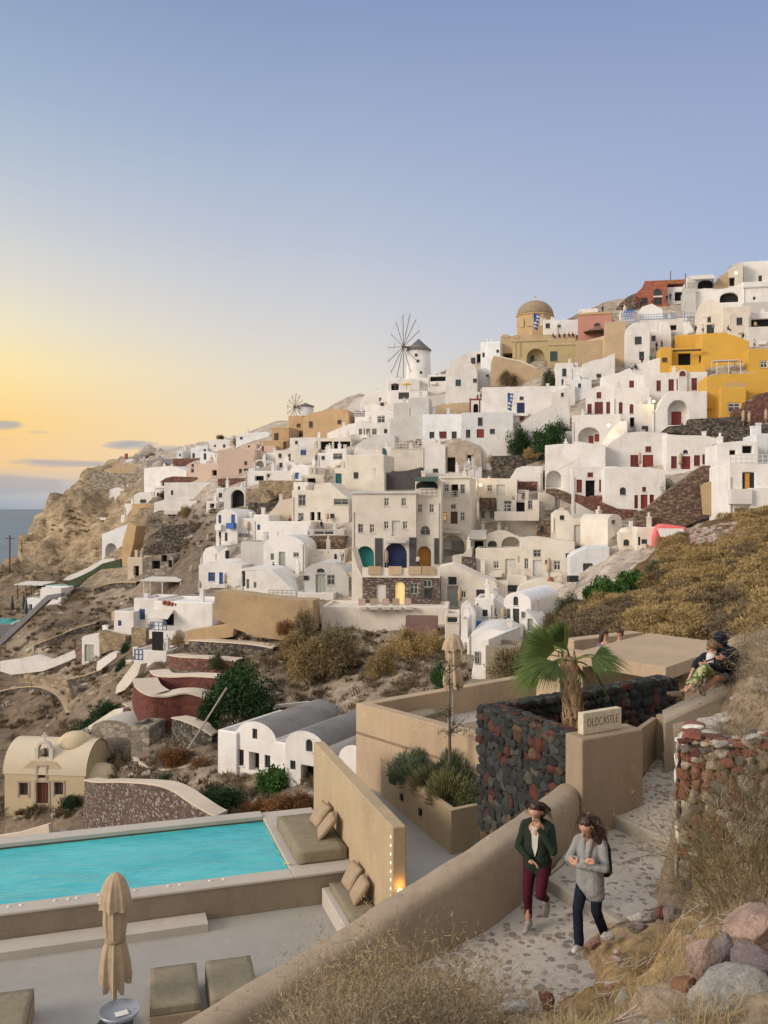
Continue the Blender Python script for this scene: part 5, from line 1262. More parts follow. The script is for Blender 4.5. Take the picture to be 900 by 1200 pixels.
  if cat in ('house','hotel') and not poly and not roofm and 'vaulted' not in label and m in ('white','cool','cream','grey','beige','pink'):
    rr = random.Random(label); w_ = s1-s0
    zt = zc if flat else max(q[1] for q in out)*.85
    for i in range(rr.choice((0,1,1,2))):
      a,k = s0+w_*rr.uniform(.15,.85),dep*rr.uniform(.3,.8); h_ = rr.uniform(.6,1.3); b2 = bmesh.new(); bx(b2,wp_(a,zt-.9,k),.5,.5,h_+.9,ya); bx(b2,wp_(a,zt+h_-.02,k),.62,.62,.16,ya)
      if rr.random() < .5: lathe(b2,wp_(a,zt+h_+.14,k),[(.16,0),(.13,.3),(.2,.34),(.02,.5)],8)
      obj('chimney',b2,wm,root)
    if rr.random() < .45 and zc > 2: b2 = bmesh.new(); bx(b2,wp_(s0+w_*rr.uniform(.25,.75),-.02,-.25),w_*rr.uniform(.2,.35),.5,.5,ya); obj('masonry_bench',b2,wm,root)
    if rr.random() < .4: b2 = bmesh.new(); a = rr.choice((s0+.25,s1-.25)); tube(b2,[wp_(a,-.5,-.05),wp_(a,zc*.75,-.05)],.05,5); obj('drain_pipe',b2,TRIM['g'],root)
  if hasroof:
    o = obj('roof',rb,roofm or wm,root)
    if roof == 'vault' or top: shade(o) if roof == 'vault' else None
  else: rb.free()
  for tk,rd in [(h,h[-1]) for h in holes if h[0] != 'n']+applied:
    kind,col,pts,lo,hi,arch = tk[:6]
    c = ((lo[0]+hi[0])/2,(lo[1]+hi[1])/2); W_,H_ = hi[0]-lo[0],hi[1]-lo[1]
    def ins(k):
      fx,fz = max(.2,1-2*k/W_),max(.2,1-2*k/H_); return [(c[0]+(q[0]-c[0])*fx,c[1]+(q[1]-c[1])*fz) for q in pts]
    if kind == 'w':
      b2 = bmesh.new(); fw = min(.13,W_*.16); inn = ins(fw); m_ = len(pts)
      for i in range(m_):
        j = (i+1) % m_
        quad(b2,[wp_(*pts[i],rd-.05),wp_(*pts[j],rd-.05),wp_(*inn[j],rd-.05),wp_(*inn[i],rd-.05)])
        quad(b2,[wp_(*inn[i],rd-.05),wp_(*inn[j],rd-.05),wp_(*inn[j],rd+.01),wp_(*inn[i],rd+.01)])
      bw = min(.05,W_*.06)
      def bar(a0,a1,c0,c1): quad(b2,[wp_(a0,c0,rd-.04),wp_(a1,c0,rd-.04),wp_(a1,c1,rd-.04),wp_(a0,c1,rd-.04)])
      bar(c[0]-bw,c[0]+bw,lo[1]+fw,hi[1]-fw)
      if H_ > .9: bar(lo[0]+fw,hi[0]-fw,c[1]-bw+H_*.12,c[1]+bw+H_*.12)
      f = obj('window',b2,TRIM[col],root,recalc=False)
      b3 = bmesh.new(); b3.faces.new([b3.verts.new(wp_(*q,rd)) for q in inn])
      obj('pane',b3,PANER if col == 'r' else PANEO if col == 'o' else PANE,f,recalc=False)
      if rd > 0 and W_ > .5:
        b4 = bmesh.new(); q = wp_(c[0],lo[1]-.07,.0); bx(b4,q-n*-.0+n*.03,W_+.16,.12,.068,ya); obj('sill',b4,wm,f)
    elif kind == 'd':
      b2 = bmesh.new(); b2.faces.new([b2.verts.new(wp_(*q,rd)) for q in pts])
      o = obj('door',b2,TRIM[col],root,recalc=False)
      b3 = bmesh.new()
      for sgn in (-1,1):
        a0 = c[0]+sgn*W_*.25; 
        for zz,hh in ((lo[1]+H_*.08,H_*.36),(lo[1]+H_*.5,H_*(.36 if not arch else .25))):
          q = wp_(a0,zz,rd-.0); bx(b3,q,W_*.36,.05,hh,ya)
      obj('door_panel',b3,TRIM[col],o)
    elif kind == 'k':
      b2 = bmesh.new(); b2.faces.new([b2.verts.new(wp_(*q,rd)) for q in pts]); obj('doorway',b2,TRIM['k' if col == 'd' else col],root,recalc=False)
    elif kind == 'n' and rd < 1.4:
      pass
  for e in ex:
    nm,X0,Y0,X1,Y1,fw,dp,mt = e[:8]
    a0,a1 = sz(X0,(Y0+Y1)/2)[0],sz(X1,(Y0+Y1)/2)[0]; c0,c1 = sz((X0+X1)/2,Y1)[1],sz((X0+X1)/2,Y0)[1]
    b2 = bmesh.new(); q = wp_((a0+a1)/2,c0,-fw+dp/2)
    mtt = WALLS[mt] if mt in WALLS else TRIM[mt] if mt in TRIM else MATS[mt]
    if nm == 'railing':
      w_,h_ = a1-a0,c1-c0; k = max(2,int(w_/.5))
      for i in range(k+1): bx(b2,wp_(a0+w_*i/k,c0,-fw+dp/2),.07,.07,h_,ya)
      for f_ in (.05,.5,.93): bx(b2,wp_((a0+a1)/2,c0+h_*f_,-fw+dp/2),w_,.06,.08,ya)
    elif nm == 'awning':
      pts = [wp_(a0,c1,0),wp_(a1,c1,0),wp_(a1,c0,-fw),wp_(a0,c0,-fw)]; quad(b2,pts); quad(b2,[p+Vector((0,0,-.08)) for p in pts])
      for i in range(4): j = (i+1) % 4; quad(b2,[pts[i],pts[j],pts[j]+Vector((0,0,-.08)),pts[i]+Vector((0,0,-.08))])
    elif nm == 'dome':
      R = (a1-a0)/2; lathe(b2,wp_((a0+a1)/2,c0,-fw+dp/2),[(R*cos(a*pi/20),(c1-c0)*sin(a*pi/20)) for a in range(10)]+[(.02,c1-c0)],28)
    else: bx(b2,q,a1-a0,dp,c1-c0,ya)
    o = obj(nm,b2,mtt,root)
    if nm == 'dome': shade(o)
  return root
def S(label,poly,m,yaw=-12,dep=1.2,name='stone_wall',cat='wall',d=None,fwd=0):
  xs = [p[0] for p in poly]; ys = [p[1] for p in poly]
  return H(label,min(xs),min(ys),max(xs),max(ys),m,'',yaw,dep,poly=poly,name=name,cat=cat,d=d,fwd=fwd)
HK = dict
plain('sail_wood',(.17,.13,.11),.8); plain('thatch_cap',(.11,.10,.095),.95,noise_s=2); plain('white_fabric',(.62,.58,.52),.9); plain('magenta_fabric',(.42,.02,.12),.8); plain('green_awning_cloth',(.045,.09,.06),.8); plain('orange_fabric',(.62,.28,.02),.9)
plain('brown_dome',(.30,.225,.15),.9,noise_s=.8); plain('pale_blue_paint',(.16,.30,.48),.6); plain('sky_blue_cloth',(.05,.20,.50),.7); plain('terracotta',(.30,.09,.045),.8); plain('shingle_cap',(.14,.135,.14),.95,noise_s=2)
# --- far left: cliff top
crop(0,430,4.09)
S('grey stone retaining wall along the top of the cliff',[(425,590),(432,503),(560,508),(697,512),(690,590)],'ruin',-20,2)
S('ochre stone wall above the grey cliff top wall',[(500,520),(500,492),(590,470),(705,462),(700,522)],'tan',-20,2)
H('long white hut with an orange chimney on the cliff top',598,442,690,468,'cool',ex=[('chimney',597,415,607,445,0,.8,'terracotta')],dep=5)
H('white cottage low on the cliff top behind the grey wall',522,575,640,612,'white','wd 600 600 618 610',roof='x',top=[(522,590),(560,576),(600,588),(640,590)],dep=5)
H('white cliff edge cottage with one dark window',640,600,735,680,'white','wd 672 636 700 652',roof='vault',rise=25)
H('ochre walled house front under the white cliff cottage',633,655,742,735,'ochre',dep=5,yaw=-15)
H('tall narrow white annex left of the ochre front',597,655,634,735,'white','wd 622 700 628 722',dep=5)
S('low white terrace wall on the brown cliff',[(458,736),(460,722),(595,718),(600,732)],'white',-15,1.2,'terrace_wall')
crop(130,500,5.294)
S('long blue grey wall on the ridge',[(222,262),(225,212),(300,200),(385,200),(388,250)],'slate',-15,3,'ridge_wall')
S('reddish brown stone wall on the ridge right of the blue grey wall',[(385,244),(385,198),(550,195),(550,232)],'redstone',-15,3)
H('white house with sloping side wall under the blue grey wall',205,245,470,380,'white','kd 312 345 330 368',top=[(215,258),(300,248),(385,243),(470,275),(470,300)],roof='x',dep=5,yaw=-18)
H('small white ridge house beside a round dark bush',408,148,450,196,'cool','wd 422 170 434 182',d=238,dep=5)
H('white ridge house with two dark doors',495,130,600,195,'cool','dd 505 165 520 194;wd 575 140 590 158',d=240,dep=6)
H('pale blue house with arched top on the ridge',553,152,665,214,'cool','dd 575 165 592 205',d=232,dep=6,roof='x',top=[(553,165),(575,155),(600,152),(665,175)])
H('upper white house on the ridge under the dark bushes',600,84,770,152,'white','wd 695 110 710 130;wd 640 112 652 126',d=246,dep=7)
H('white ridge terrace left of the dark bush',520,118,640,165,'white',d=244,dep=5)
H('big plain pink house with two dark windows',665,142,896,300,'pink','wd 828 215 845 238;dd 825 260 852 292;dd 795 262 812 292',dep=8,yaw=-10)
H('pink gabled house with long porch wing',475,222,540,312,'pink','wd 500 232 514 250;wd 498 262 514 284',roof='x',top=[(475,240),(508,222),(540,236)],dep=6,yaw=-14)
H('pink porch wing with three dark openings',540,228,770,318,'pink','kd 628 270 656 304;kd 675 262 692 314;kd 708 270 736 314',dep=5,yaw=-10)
S('rust red garden wall below the pink gabled house',[(300,345),(340,318),(390,308),(500,312),(650,325),(650,356),(370,350)],'redstone',-12,1.5)
S('rust red garden wall below the big pink house',[(663,368),(663,322),(836,318),(836,352),(780,368)],'redstone',-12,1.5)
H('long white house with dark blue door below the rust wall',330,346,662,466,'white','wd 597 412 630 455;wd 522 445 545 457;wd 372 395 386 425',dep=6,yaw=-8)
S('long white garden wall with rounded end below the white house',[(265,535),(268,470),(330,455),(660,462),(665,530),(560,530),(520,520),(300,520)],'white',-8,1.2,'garden_wall')
H('white archway house with a tall dark arch',700,372,836,506,'white','Kd 745 392 826 506',roof='vault',rise=50,dep=7,yaw=-8)
H('white house left of the tall dark arch with shuttered window',655,380,702,470,'white','wd 668 412 690 440',dep=5,yaw=-8)
# --- cliff stairs, ruins and the far pools
crop(0,450,3)
H('white arched house with sloping roof on the cliff ledge',358,495,450,615,'cool','Nd 370 560 412 614;kd 400 588 424 608',roof='x',top=[(358,528),(450,492)],dep=7,yaw=-25)
S('ochre cliff buttress beside the white arched house',[(424,642),(430,560),(452,482),(478,500),(470,560),(448,642)],'ochre',-20,3,'buttress')
S('dry stone terrace wall under the rust garden walls',[(520,540),(580,500),(755,480),(755,540),(640,555)],'stone',-10,1.5)
S('lower dry stone terrace wall above the ruin',[(505,600),(508,570),(600,548),(690,550),(680,606)],'stone',-10,1.5)
H('ruined grey stone house with broken windows',500,600,610,682,'ruin','kd 534 622 562 650;kd 568 602 586 625;kd 592 620 604 645',roof='x',top=[(500,612),(560,600),(598,600),(640,612)],dep=5,yaw=-10)
H('tan roofless stone hut left of the ruined grey house',448,610,502,682,'beige','kd 508 625 514 640;kd 470 640 488 682',dep=5,yaw=-10)
crop(0,630,6)
S('white stepped parapet climbing the cliff path',[(440,300),(480,268),(560,238),(640,200),(720,152),(800,143),(806,165),(720,182),(650,228),(570,268),(490,300)],'white',-15,.6,'stair_wall')
S('green netted bank under the white stepped parapet',[(440,370),(490,300),(570,268),(650,228),(720,182),(846,150),(850,210),(700,225),(600,290),(540,350)],plain('green_netting',(.05,.07,.035),.9,noise_s=.6),-15,.5,'garden_fence','fence',fwd=-.6)
tq = hit(75,692); t = thing('plunge_pool','small turquoise pool at the foot of the white stair wall','swimming pool',P(74,688,tq))
bm = bmesh.new(); c = P(73,687,tq-1); bx(bm,c+Vector((0,0,-2)),4.4,3.2,2.2,-.2); obj('basin',bm,WALLS['white'],t)
AQUA = plain('aqua_water',(.06,.42,.42),.15,noise_s=1); AQUAB = plain('bright_aqua_water',(.03,.5,.55),.15,noise_s=.3)
bm = bmesh.new(); bx(bm,c+Vector((0,0,.2)),3.7,2.6,.06,-.2); obj('water_surface',bm,AQUA,t)
H('white cube bar by the far pools',290,352,430,452,'white','kd 385 400 405 440',dep=6,yaw=-15)
tq = hit(8,735); t = thing('infinity_pool','glowing turquoise pool cut by the left edge of the picture','swimming pool',P(5,730,tq))
c = P(2,729,tq); bm = bmesh.new(); bx(bm,c+Vector((0,0,-3)),6.4,8.0,3.1,.1); obj('basin',bm,WALLS['slate'],t)
bm = bmesh.new(); bx(bm,c+Vector((0,.3,.1)),5.6,7.0,.08,.1); obj('water_surface',bm,AQUAB,t)
bm = bmesh.new(); bx(bm,c+Vector((3.0,0,.1)),.3,8.0,.2,.1); obj('pool_edge',bm,WALLS['white'],t)
S('dark sloping retaining wall beside the far pool',[(0,760),(0,710),(130,590),(330,405),(430,390),(430,410),(340,440),(160,610)],'slate',-15,1.0,'retaining_wall')
def canopy(label,x0,yt,x1,yb,d=None,dp=4,m='white_fabric',name='canopy',yaw=-12,pm='w'):
  cx_,cyb = cp((x0+x1)/2,yb); d = d or hit(cx_,cyb); B = P(cx_,cyb,d); h = (yb-yt)/CR[2]/F*d; w = (x1-x0)/CR[2]/F*d; ya = radians(yaw)
  t = thing(name,label,'canopy',B); bm = bmesh.new(); bx(bm,B+Vector((0,dp/2,h-.15)),w,dp,.15,ya,tilt=Matrix.Rotation(radians(4),4,'X')); obj('roof_cloth',bm,MATS[m],t)
  for sx_,sy_ in ((-1,0),(1,0),(-1,1),(1,1),(0,0)):
    bm = bmesh.new(); bx(bm,B+Vector((cos(ya)*sx_*w*.46,sin(ya)*sx_*w*.46+.2+sy_*(dp-.4),-.5)),.14,.14,h+.4,ya); obj('post',bm,TRIM[pm],t)
  return t
canopy('grey shade canopy on dark posts by the far turquoise pool',100,325,330,420,dp=4,m='white_fabric',pm='n')
H('white pool hut with flat roof under the grey canopy',190,425,290,500,'cool','kd 200 470 225 510',dep=4)
for i,(x,y) in enumerate(((84,500),(165,490),(183,535))):
  px,py = cp(x,y); q = P(px,py+3,hit(px,py+3)); bm = bmesh.new(); lathe(bm,q,[(.12,0),(.14,.4),(.42,.5),(.34,1.4),(.12,2.7),(.03,2.9)],8)
  tag(obj('folded_parasol',bm,TRIM['d'],loc=q),['dark folded parasol at the left end of the far pool bar','dark folded parasol in the middle by the far pool bar','dark folded parasol closest to the white cube bar'][i],'parasol','dark parasols by the far pool')
def pole(label,px,pyb,pyt,d,r=.12,cross=True):
  b_ = P(px,pyb,d); h = (pyb-pyt)/F*d; t = thing('utility_pole',label,'pole',b_); bm = bmesh.new(); tube(bm,[b_+Vector((0,0,-2)),b_+Vector((0,0,h))],r,8); obj('post',bm,TRIM['n'],t)
  if cross: bm = bmesh.new(); bx(bm,b_+Vector((0,0,h-.8)),1.8,.12,.12,.4); obj('crossarm',bm,TRIM['n'],t)
pole('tall wooden utility pole against the sea',11.5,664,627,186,.16)
pole('short leaning pole on the cliff edge',25.5,643,633,222,.12,True); pole('second short pole on the cliff edge',32.5,641,630,226,.12,True)
# --- lower left: blue balcony house, red terraces, church
crop(0,640,3)
H('white cube house with small blue window beside the balcony house',400,228,470,345,'white','wb 415 262 426 281',dep=5,yaw=-18,ex=[('chimney',392,230,402,262,0,.5,'tan')])
H('white house with blue shuttered window and chimney on a stone base',470,184,556,292,'white','wb 490 222 509 259',dep=6,yaw=-15,ex=[('chimney',497,168,512,188,-.6,.7,'white')])
S('tan stone base under the house with the blue shuttered window',[(462,366),(462,286),(512,290),(512,366)],'tanstone',-15,1.5,fwd=.2)
H('white house with blue balcony and awning',540,196,748,322,'white','kd 573 238 610 280',dep=7,yaw=-14,ex=[('balcony',540,292,632,322,1.1,1.2,'white'),('railing',545,262,600,294,1.1,.1,'b'),('awning',540,222,612,248,1.6,.1,'white_fabric')],fwd=1)
for i in range(5):
  px,py = cp(578+i*14,200+i*2.5); d = hit(*cp(640,322))-1.2; q = P(px,py+2,d); bm = bmesh.new(); lathe(bm,q,[(.16,0),(.26,.15),(.28,.4),(.2,.5)],10)
  tag(shade(obj('flower_pot',bm,MATS['terracotta'],loc=q)),['leftmost of five terracotta pots','second from the left of five terracotta pots','middle one of five terracotta pots','second from the right of five terracotta pots','rightmost of five terracotta pots'][i]+' on the roof of the blue balcony house','pot','terracotta pots on the roof')
S('tan rubble wall curving beside the white cube house',[(350,382),(348,298),(400,312),(440,318),(440,372),(395,366)],'tanstone',-15,1.5)
H('white shed with grey door and curved roof',287,312,352,412,'white','dg 297 347 329 407',roof='vault',rise=16,dep=5,yaw=-20)
S('dark side wall left of the grey door shed',[(267,404),(267,330),(287,322),(287,412)],'brownstone',-45,3,'side_wall')
H('low white terrace with blue rails and dark stairs',470,366,586,432,'white','kd 535 300 575 366',dep=4,yaw=-14,ex=[('railing',474,362,500,400,.1,.1,'b')])
S('white stair parapet sloping below the blue rail terrace',[(338,436),(342,405),(400,370),(412,374),(408,392),(350,436)],'white',-20,.6,'stair_wall')
H('small grey stepped block beside the shed',440,400,472,420,'cream',dep=2)
# red terraces
def curved_wall(label,pts,h_px,m,mcap,th=1.0,name='terrace_wall',depth=None,fwd=0,mc=True):
  """retaining wall along photo points of its top edge, each with its own distance; coping strip on top"""
  tp = []
  for a in pts:
    px,py = cp(a[0],a[1]); hp = a[3] if len(a) > 3 else h_px; d = (hit(px,py+hp/CR[2]) or 90)-fwd-(a[2] if len(a) > 2 else 0); tp.append((P(px,py,d),hp/CR[2]/F*d))
  q = spline([Vector((*p,)) for p,_ in tp],6); hs = spline([Vector((h,0,0)) for _,h in tp],6)
  root = thing(name,label,'wall',q[len(q)//2]-Vector((0,0,hs[len(hs)//2].x)))
  bm = bmesh.new(); cb = bmesh.new(); pr = None
  for i,p in enumerate(q):
    t = q[min(i+1,len(q)-1)]-q[max(i-1,0)]; t.z = 0; t.normalize(); n = Vector((-t.y,t.x,0)); n = n if n.y > 0 else -n
    fr = [bm.verts.new(p+Vector((0,0,-hs[i].x-2))-n*.25),bm.verts.new(p),bm.verts.new(p+n*th),bm.verts.new(p+n*th+Vector((0,0,-hs[i].x-2)))]
    ca = [cb.verts.new(p-n*.08+Vector((0,0,z))) for z in (.004,.13)]+[cb.verts.new(p+n*th*1.1+Vector((0,0,z))) for z in (.13,.004)]
    if pr:
      for k in range(3): bm.faces.new((pr[0][k],pr[0][k+1],fr[k+1],fr[k]))
      for k in range(4): cb.faces.new((pr[1][k],pr[1][(k+1) % 4],ca[(k+1) % 4],ca[k]))
    pr = (fr,ca)
  obj('wall_face',bm,WALLS[m],root)
  if mc: obj('coping',cb,WALLS[mcap],root)
  else: cb.free()
  return root
curved_wall('lowest oxide red curved terrace wall like a boat bow',[(468,470,0,120),(480,500,2,125),(520,525,3,110),(580,532,2.5,95),(650,520,1,100),(700,530,0,90),(735,545,0,70)],100,'redterrace','beige',2.2)
curved_wall('middle oxide red terrace wall',[(528,440,0,50),(545,456,1,55),(600,462,1,58),(680,460,0,60),(775,465,0,60)],58,'redterrace','beige',1.8)
curved_wall('upper dark red stone terrace wall',[(590,385,0,45),(640,392,.5,50),(720,396,0,50),(830,405,-.5,45)],48,'redstone','beige',1.5)
curved_wall('dark pebbled stone terrace wall under the ochre terrace',[(648,332,0,45),(720,336,0,45),(860,345,-.5,45),(960,360,-1,40)],46,'stone','beige',1.5)
curved_wall('small oxide red wall at the foot of the bow shaped terrace',[(433,556,0,50),(455,570,.6,50),(488,595,.4,30)],45,'redterrace','beige',1.2)
S('ochre retaining bank with planted top left of the big ochre wall',[(650,345),(650,300),(800,278),(822,285),(818,318),(700,340)],'ochrewall',-12,2.5,'retaining_wall',fwd=.5)
S('big ochre retaining wall below the white houses',[(750,250),(756,158),(860,168),(1000,188),(1075,190),(1100,192),(1100,300),(1020,335),(900,318),(824,290)],'ochrewall',-10,3,'retaining_wall',fwd=.5)
curved_wall('dark drystone wall under the bow shaped red terrace',[(605,606,0,80),(650,618,.5,85),(700,640,0,80),(745,668,0,50)],80,'stone','beige',1.2)
curved_wall('low dark drystone wall edging the earth path on the left slope',[(-20,520,0,18),(60,500,.5,18),(140,498,.5,18),(205,530,0,18),(235,590,0,16)],18,'stone','tan',.8)
curved_wall('upper dark drystone terrace wall beside the white stair parapet',[(240,470,0,22),(300,455,0,22),(360,435,0,20)],22,'stone','tan',.9)
curved_wall('long dark drystone terrace wall across the brown slope above the shed',[(120,350,0,22),(200,318,0,24),(270,290,0,22),(340,270,0,18)],22,'stone','tan',.9)
curved_wall('drystone terrace wall on the pale rise below the ruined house',[(330,150,0,20),(400,130,0,22),(480,128,0,20)],22,'stone','tan',.9)
# lower paths and canopies
S('white draped wall along the lower left path',[(0,440),(0,405),(60,398),(130,382),(180,400),(262,365),(268,392),(190,425),(150,440),(40,452)],'white',-15,.8,'path_wall')
S('tan stone wall curving along the lower path',[(80,478),(84,452),(130,458),(235,470),(262,580),(250,590),(225,500),(130,488)],'tanstone',-25,.6,'path_wall')
S('pale eroded stair wall descending beside the green creeper',[(405,520),(410,492),(470,412),(495,415),(485,450),(440,505)],'cream',-30,1.0,'stair_wall')
S('low pale stone wall beside the creeper bank',[(212,690),(215,672),(300,640),(400,575),(432,570),(432,596),(380,610),(300,665),(230,690)],'cream',-30,.8,'path_wall')
H('ruined grey vault with broken plaster',318,612,478,742,'ruin',roof='vault',rise=42,dep=4,yaw=-15,name='ruined_vault',roofm=plaster('lime_crust',(.47,.44,.40),(.36,.33,.29),1.0,.6))
H('grey block at the right end of the ruined vault',460,630,525,722,'ruin',dep=3,yaw=-15,name='ruined_vault',fwd=1)
pole_d = hit(*cp(700,720)); bm = bmesh.new(); a,b_ = P(*cp(660,715),pole_d-2),P(*cp(797,498),pole_d-2); tube(bm,[a,b_],.09,6); tag(obj('wooden_beam',bm,plain('bleached_wood',(.36,.31,.26),.9),loc=a),'long bleached wooden beam leaning on the bank','beam')
crop(0,840,3)
def church():
  d = 79.0; B = P(52,944,d); root = thing('church','small ochre vaulted church with a white bell gable','church',B); ya = radians(-6); t = Vector((cos(ya),sin(ya),0)); n_in = Vector((-sin(ya),cos(ya),0)); k = d/F
  def w(s,z,q): return B+t*s+n_in*q+Vector((0,0,z))
  wl = 49*k; hh = 36*k; dp = 5.2; R = dp/2
  m = plaster('church_ochre',(.60,.49,.32),(.46,.38,.26),1.2,.6,streak=.5)
  holes = [[(-10,2),(5,2),(5,27),(-10,27)],[(-31,11),(-20,11),(-20,26),(-31,26)],[(12,13),(23,13),(23,28),(12,28)],[(-8,32),(2,32),(2,46),(-8,46)]]
  out = [(-49,-30),(-49,36),(-30,40),(-16,52),(10,52),(26,40),(49,40),(49,-30)]
  bm = bmesh.new(); loops = [[Vector((x*k,z*k,0)) for x,z in l] for l in [out]+holes]; al = [q for l in loops for q in l]; fv = [bm.verts.new(w(q.x,q.y,0)) for q in al]
  for tri in tessellate_polygon(loops): bm.faces.new([fv[i] for i in tri])
  i0 = len(out)
  for h in holes:
    b2 = [bm.verts.new(w(x*k,z*k,.3)) for x,z in h]
    for i in range(4): bm.faces.new((fv[i0+i],fv[i0+(i+1) % 4],b2[(i+1) % 4],b2[i]))
    i0 += 4
  for s in (-wl,wl):      # end walls under the vault
    ring = [w(s,-30*k,0),w(s,hh,0)]+[w(s,hh+R*sin(pi*i/12)*1.0,R-R*cos(pi*i/12)) for i in range(1,12)]+[w(s,hh,dp),w(s,-30*k,dp)]
    bm.faces.new([bm.verts.new(q) for q in ring])
  quad(bm,[w(-wl,-30*k,dp),w(wl,-30*k,dp),w(wl,hh,dp),w(-wl,hh,dp)])
  obj('wall',bm,m,root)
  bm = bmesh.new(); pr = None
  for i in range(17):
    a = pi*i/16; row = [bm.verts.new(w(-wl-.15,hh+R*sin(a),R-R*cos(a)*1.02)),bm.verts.new(w(wl+.15,hh+R*sin(a),R-R*cos(a)*1.02))]
    if pr: bm.faces.new((pr[0],pr[1],row[1],row[0]))
    pr = row
  o = obj('vault_roof',bm,plaster('church_vault_render',(.64,.55,.41),(.52,.45,.34),1.2,.6),root); shade(o)
  bm = bmesh.new(); lathe(bm,w(22*k,hh+R*.75,R),[(1.7*cos(a*pi/16),1.3*sin(a*pi/16)) for a in range(8)]+[(.02,1.3)],24); shade(obj('dome',bm,m,root))
  bm = bmesh.new(); lathe(bm,w(wl+.2,-2,R),[(2.1,0),(2.1,3.4)]+[(2.1*cos(a*pi/16),3.4+1.7*sin(a*pi/16)) for a in range(1,8)]+[(.02,5.1)],24); shade(obj('apse',bm,m,root))
  for (x0,z0,x1,z1),nm in zip(((-10,2,5,27),(-31,11,-20,26),(12,13,23,28),(-8,32,2,46)),('door','window','window','window')):
    b2 = bmesh.new(); c0 = w((x0+x1)/2*k,z0*k,.24); bx(b2,c0,(x1-x0)*k,.06,(z1-z0)*k,ya); f = obj(nm,b2,TRIM['n'] if nm == 'door' else PANE,root)
    b3 = bmesh.new()
    for i in range(3): bx(b3,w((x0+(x1-x0)*(i+1)/4)*k,z0*k,.19),.05,.05,(z1-z0)*k,ya)
    obj('bars',b3,TRIM['r'] if nm == 'door' else TRIM['n'],f)
    b4 = bmesh.new(); fw = .16
    for a0,a1,c0_,c1_ in ((x0*k-fw,x0*k,z0*k-fw,z1*k+fw),(x1*k,x1*k+fw,z0*k-fw,z1*k+fw),(x0*k,x1*k,z1*k,z1*k+fw)): bx(b4,w((a0+a1)/2,c0_,-.02),a1-a0,.06,c1_-c0_,ya)
    obj('surround',b4,WALLS['brown'],f)
  # bell gable
  g = bmesh.new(); z0 = 50*k; bx(g,w(-3*k,z0,.5),23*k,.5,3*k,ya)
  for s in (-11.5,-3-5.2,2.2,5.5): pass
  for s in (-12,6): bx(g,w(s*k,z0+3*k,.5),4.5*k,.45,13*k,ya)
  for i in range(8):
    a0,a1 = pi*i/8,pi*(i+1)/8; c = w(-3*k,z0+15*k,.5); quad4 = []
    for r_ in (6.4*k,9.2*k):
      for a in (a0,a1): quad4.append((r_*cos(a),r_*sin(a)))
    for sgn in (-.22,.22):
      quad(g,[c+t*x+n_in*sgn+Vector((0,0,z)) for x,z in (quad4[0],quad4[1],quad4[3],quad4[2])])
    quad(g,[c+t*quad4[2][0]+n_in*-.22+Vector((0,0,quad4[2][1])),c+t*quad4[3][0]+n_in*-.22+Vector((0,0,quad4[3][1])),c+t*quad4[3][0]+n_in*.22+Vector((0,0,quad4[3][1])),c+t*quad4[2][0]+n_in*.22+Vector((0,0,quad4[2][1]))])
  bg_ = obj('bell_gable',g,WALLS['cream'],root)
  bm = bmesh.new(); bx(bm,w(-3*k,z0+24*k,.5),.12,.12,.75,ya); bx(bm,w(-3*k,z0+24*k+.42,.5),.5,.12,.12,ya); obj('cross',bm,WALLS['cream'],bg_)
  bm = bmesh.new(); lathe(bm,w(-3*k,z0+7*k,.5),[(.34,0),(.24,.2),(.2,.5),(.08,.62)],12); shade(obj('bell',bm,plain('old_bronze',(.12,.10,.06),.5,.7),bg_))
church()
curved_wall('round pebbled retaining wall below the church',[(298,225,0,150),(340,232,3,165),(420,232,5,175),(520,238,5,170),(600,258,4,150),(680,310,3,100),(760,355,1.5,60)],150,'pebble','beige',1.0)
curved_wall('low stone kerb winding past the vaulted houses',[(470,145,0,12),(510,175,0,12),(560,188,0,12),(620,185,0,12),(680,168,0,12)],14,'beige','beige',.7)
S('low tan courtyard wall at the left edge under the church',[(-40,470),(-40,425),(60,410),(170,378),(176,430),(60,450)],'beige',-15,.5,'courtyard_wall')
S('broken stone steps beside the church yard',[(170,432),(172,412),(250,422),(252,440)],'ruin',-15,1.5,'steps','steps')
pole('thin white lamp stake by the curved pebble wall',105,968,926,76,.05,False)
# vaulted white houses
crop(200,700,3)
VH = HK(m='white',yaw=-30,roofm=ROOFG)
H('white vaulted house with weathered grey barrel roof and open dark door',228,437,372,622,'white','wd 287 462 304 498;wd 237 535 257 592;kd 275 545 311 610;wd 330 555 350 600',-30,9,'vault',fwd=1,rise=62,roofm=ROOFG)
H('white flat walled annex at the left end of the vaulted houses',165,470,232,615,'white','',-30,8,fwd=1)
H('second white vaulted house with arched window, partly behind the fig bush',402,470,545,660,'white','Wd 475 500 498 543;kd 458 592 503 652;wd 420 575 438 606',-30,9,'vault',d=hit(310,908)-3,rise=62,roofm=ROOFG)
H('flat white link wall between the two vaulted houses',366,510,408,640,'white','',-30,9,d=hit(310,908)-1.5)
H('third low white vault behind the freestanding wall',590,520,700,660,'white','',-30,9,'vault',d=hit(310,908)-6,rise=55,roofm=ROOFG)
S('white parapet line above the vaulted roofs',[(330,392),(330,384),(480,368),(650,382),(650,392),(480,378)],'cream',-5,.5,'roof_kerb')
crop(130,500,5.294)
H('white hut between the pale blue ridge house and the pink house',588,206,662,240,'white','wd 610 216 622 228',dep=5)
H('rosy ridge house right of the dark bushes',812,106,905,146,'pink','wd 850 116 862 130',dep=6)
H('white cottage with round roof beside the leafy trees',262,388,334,460,'white','wd 285 410 300 430',roof='vault',rise=16,dep=5)
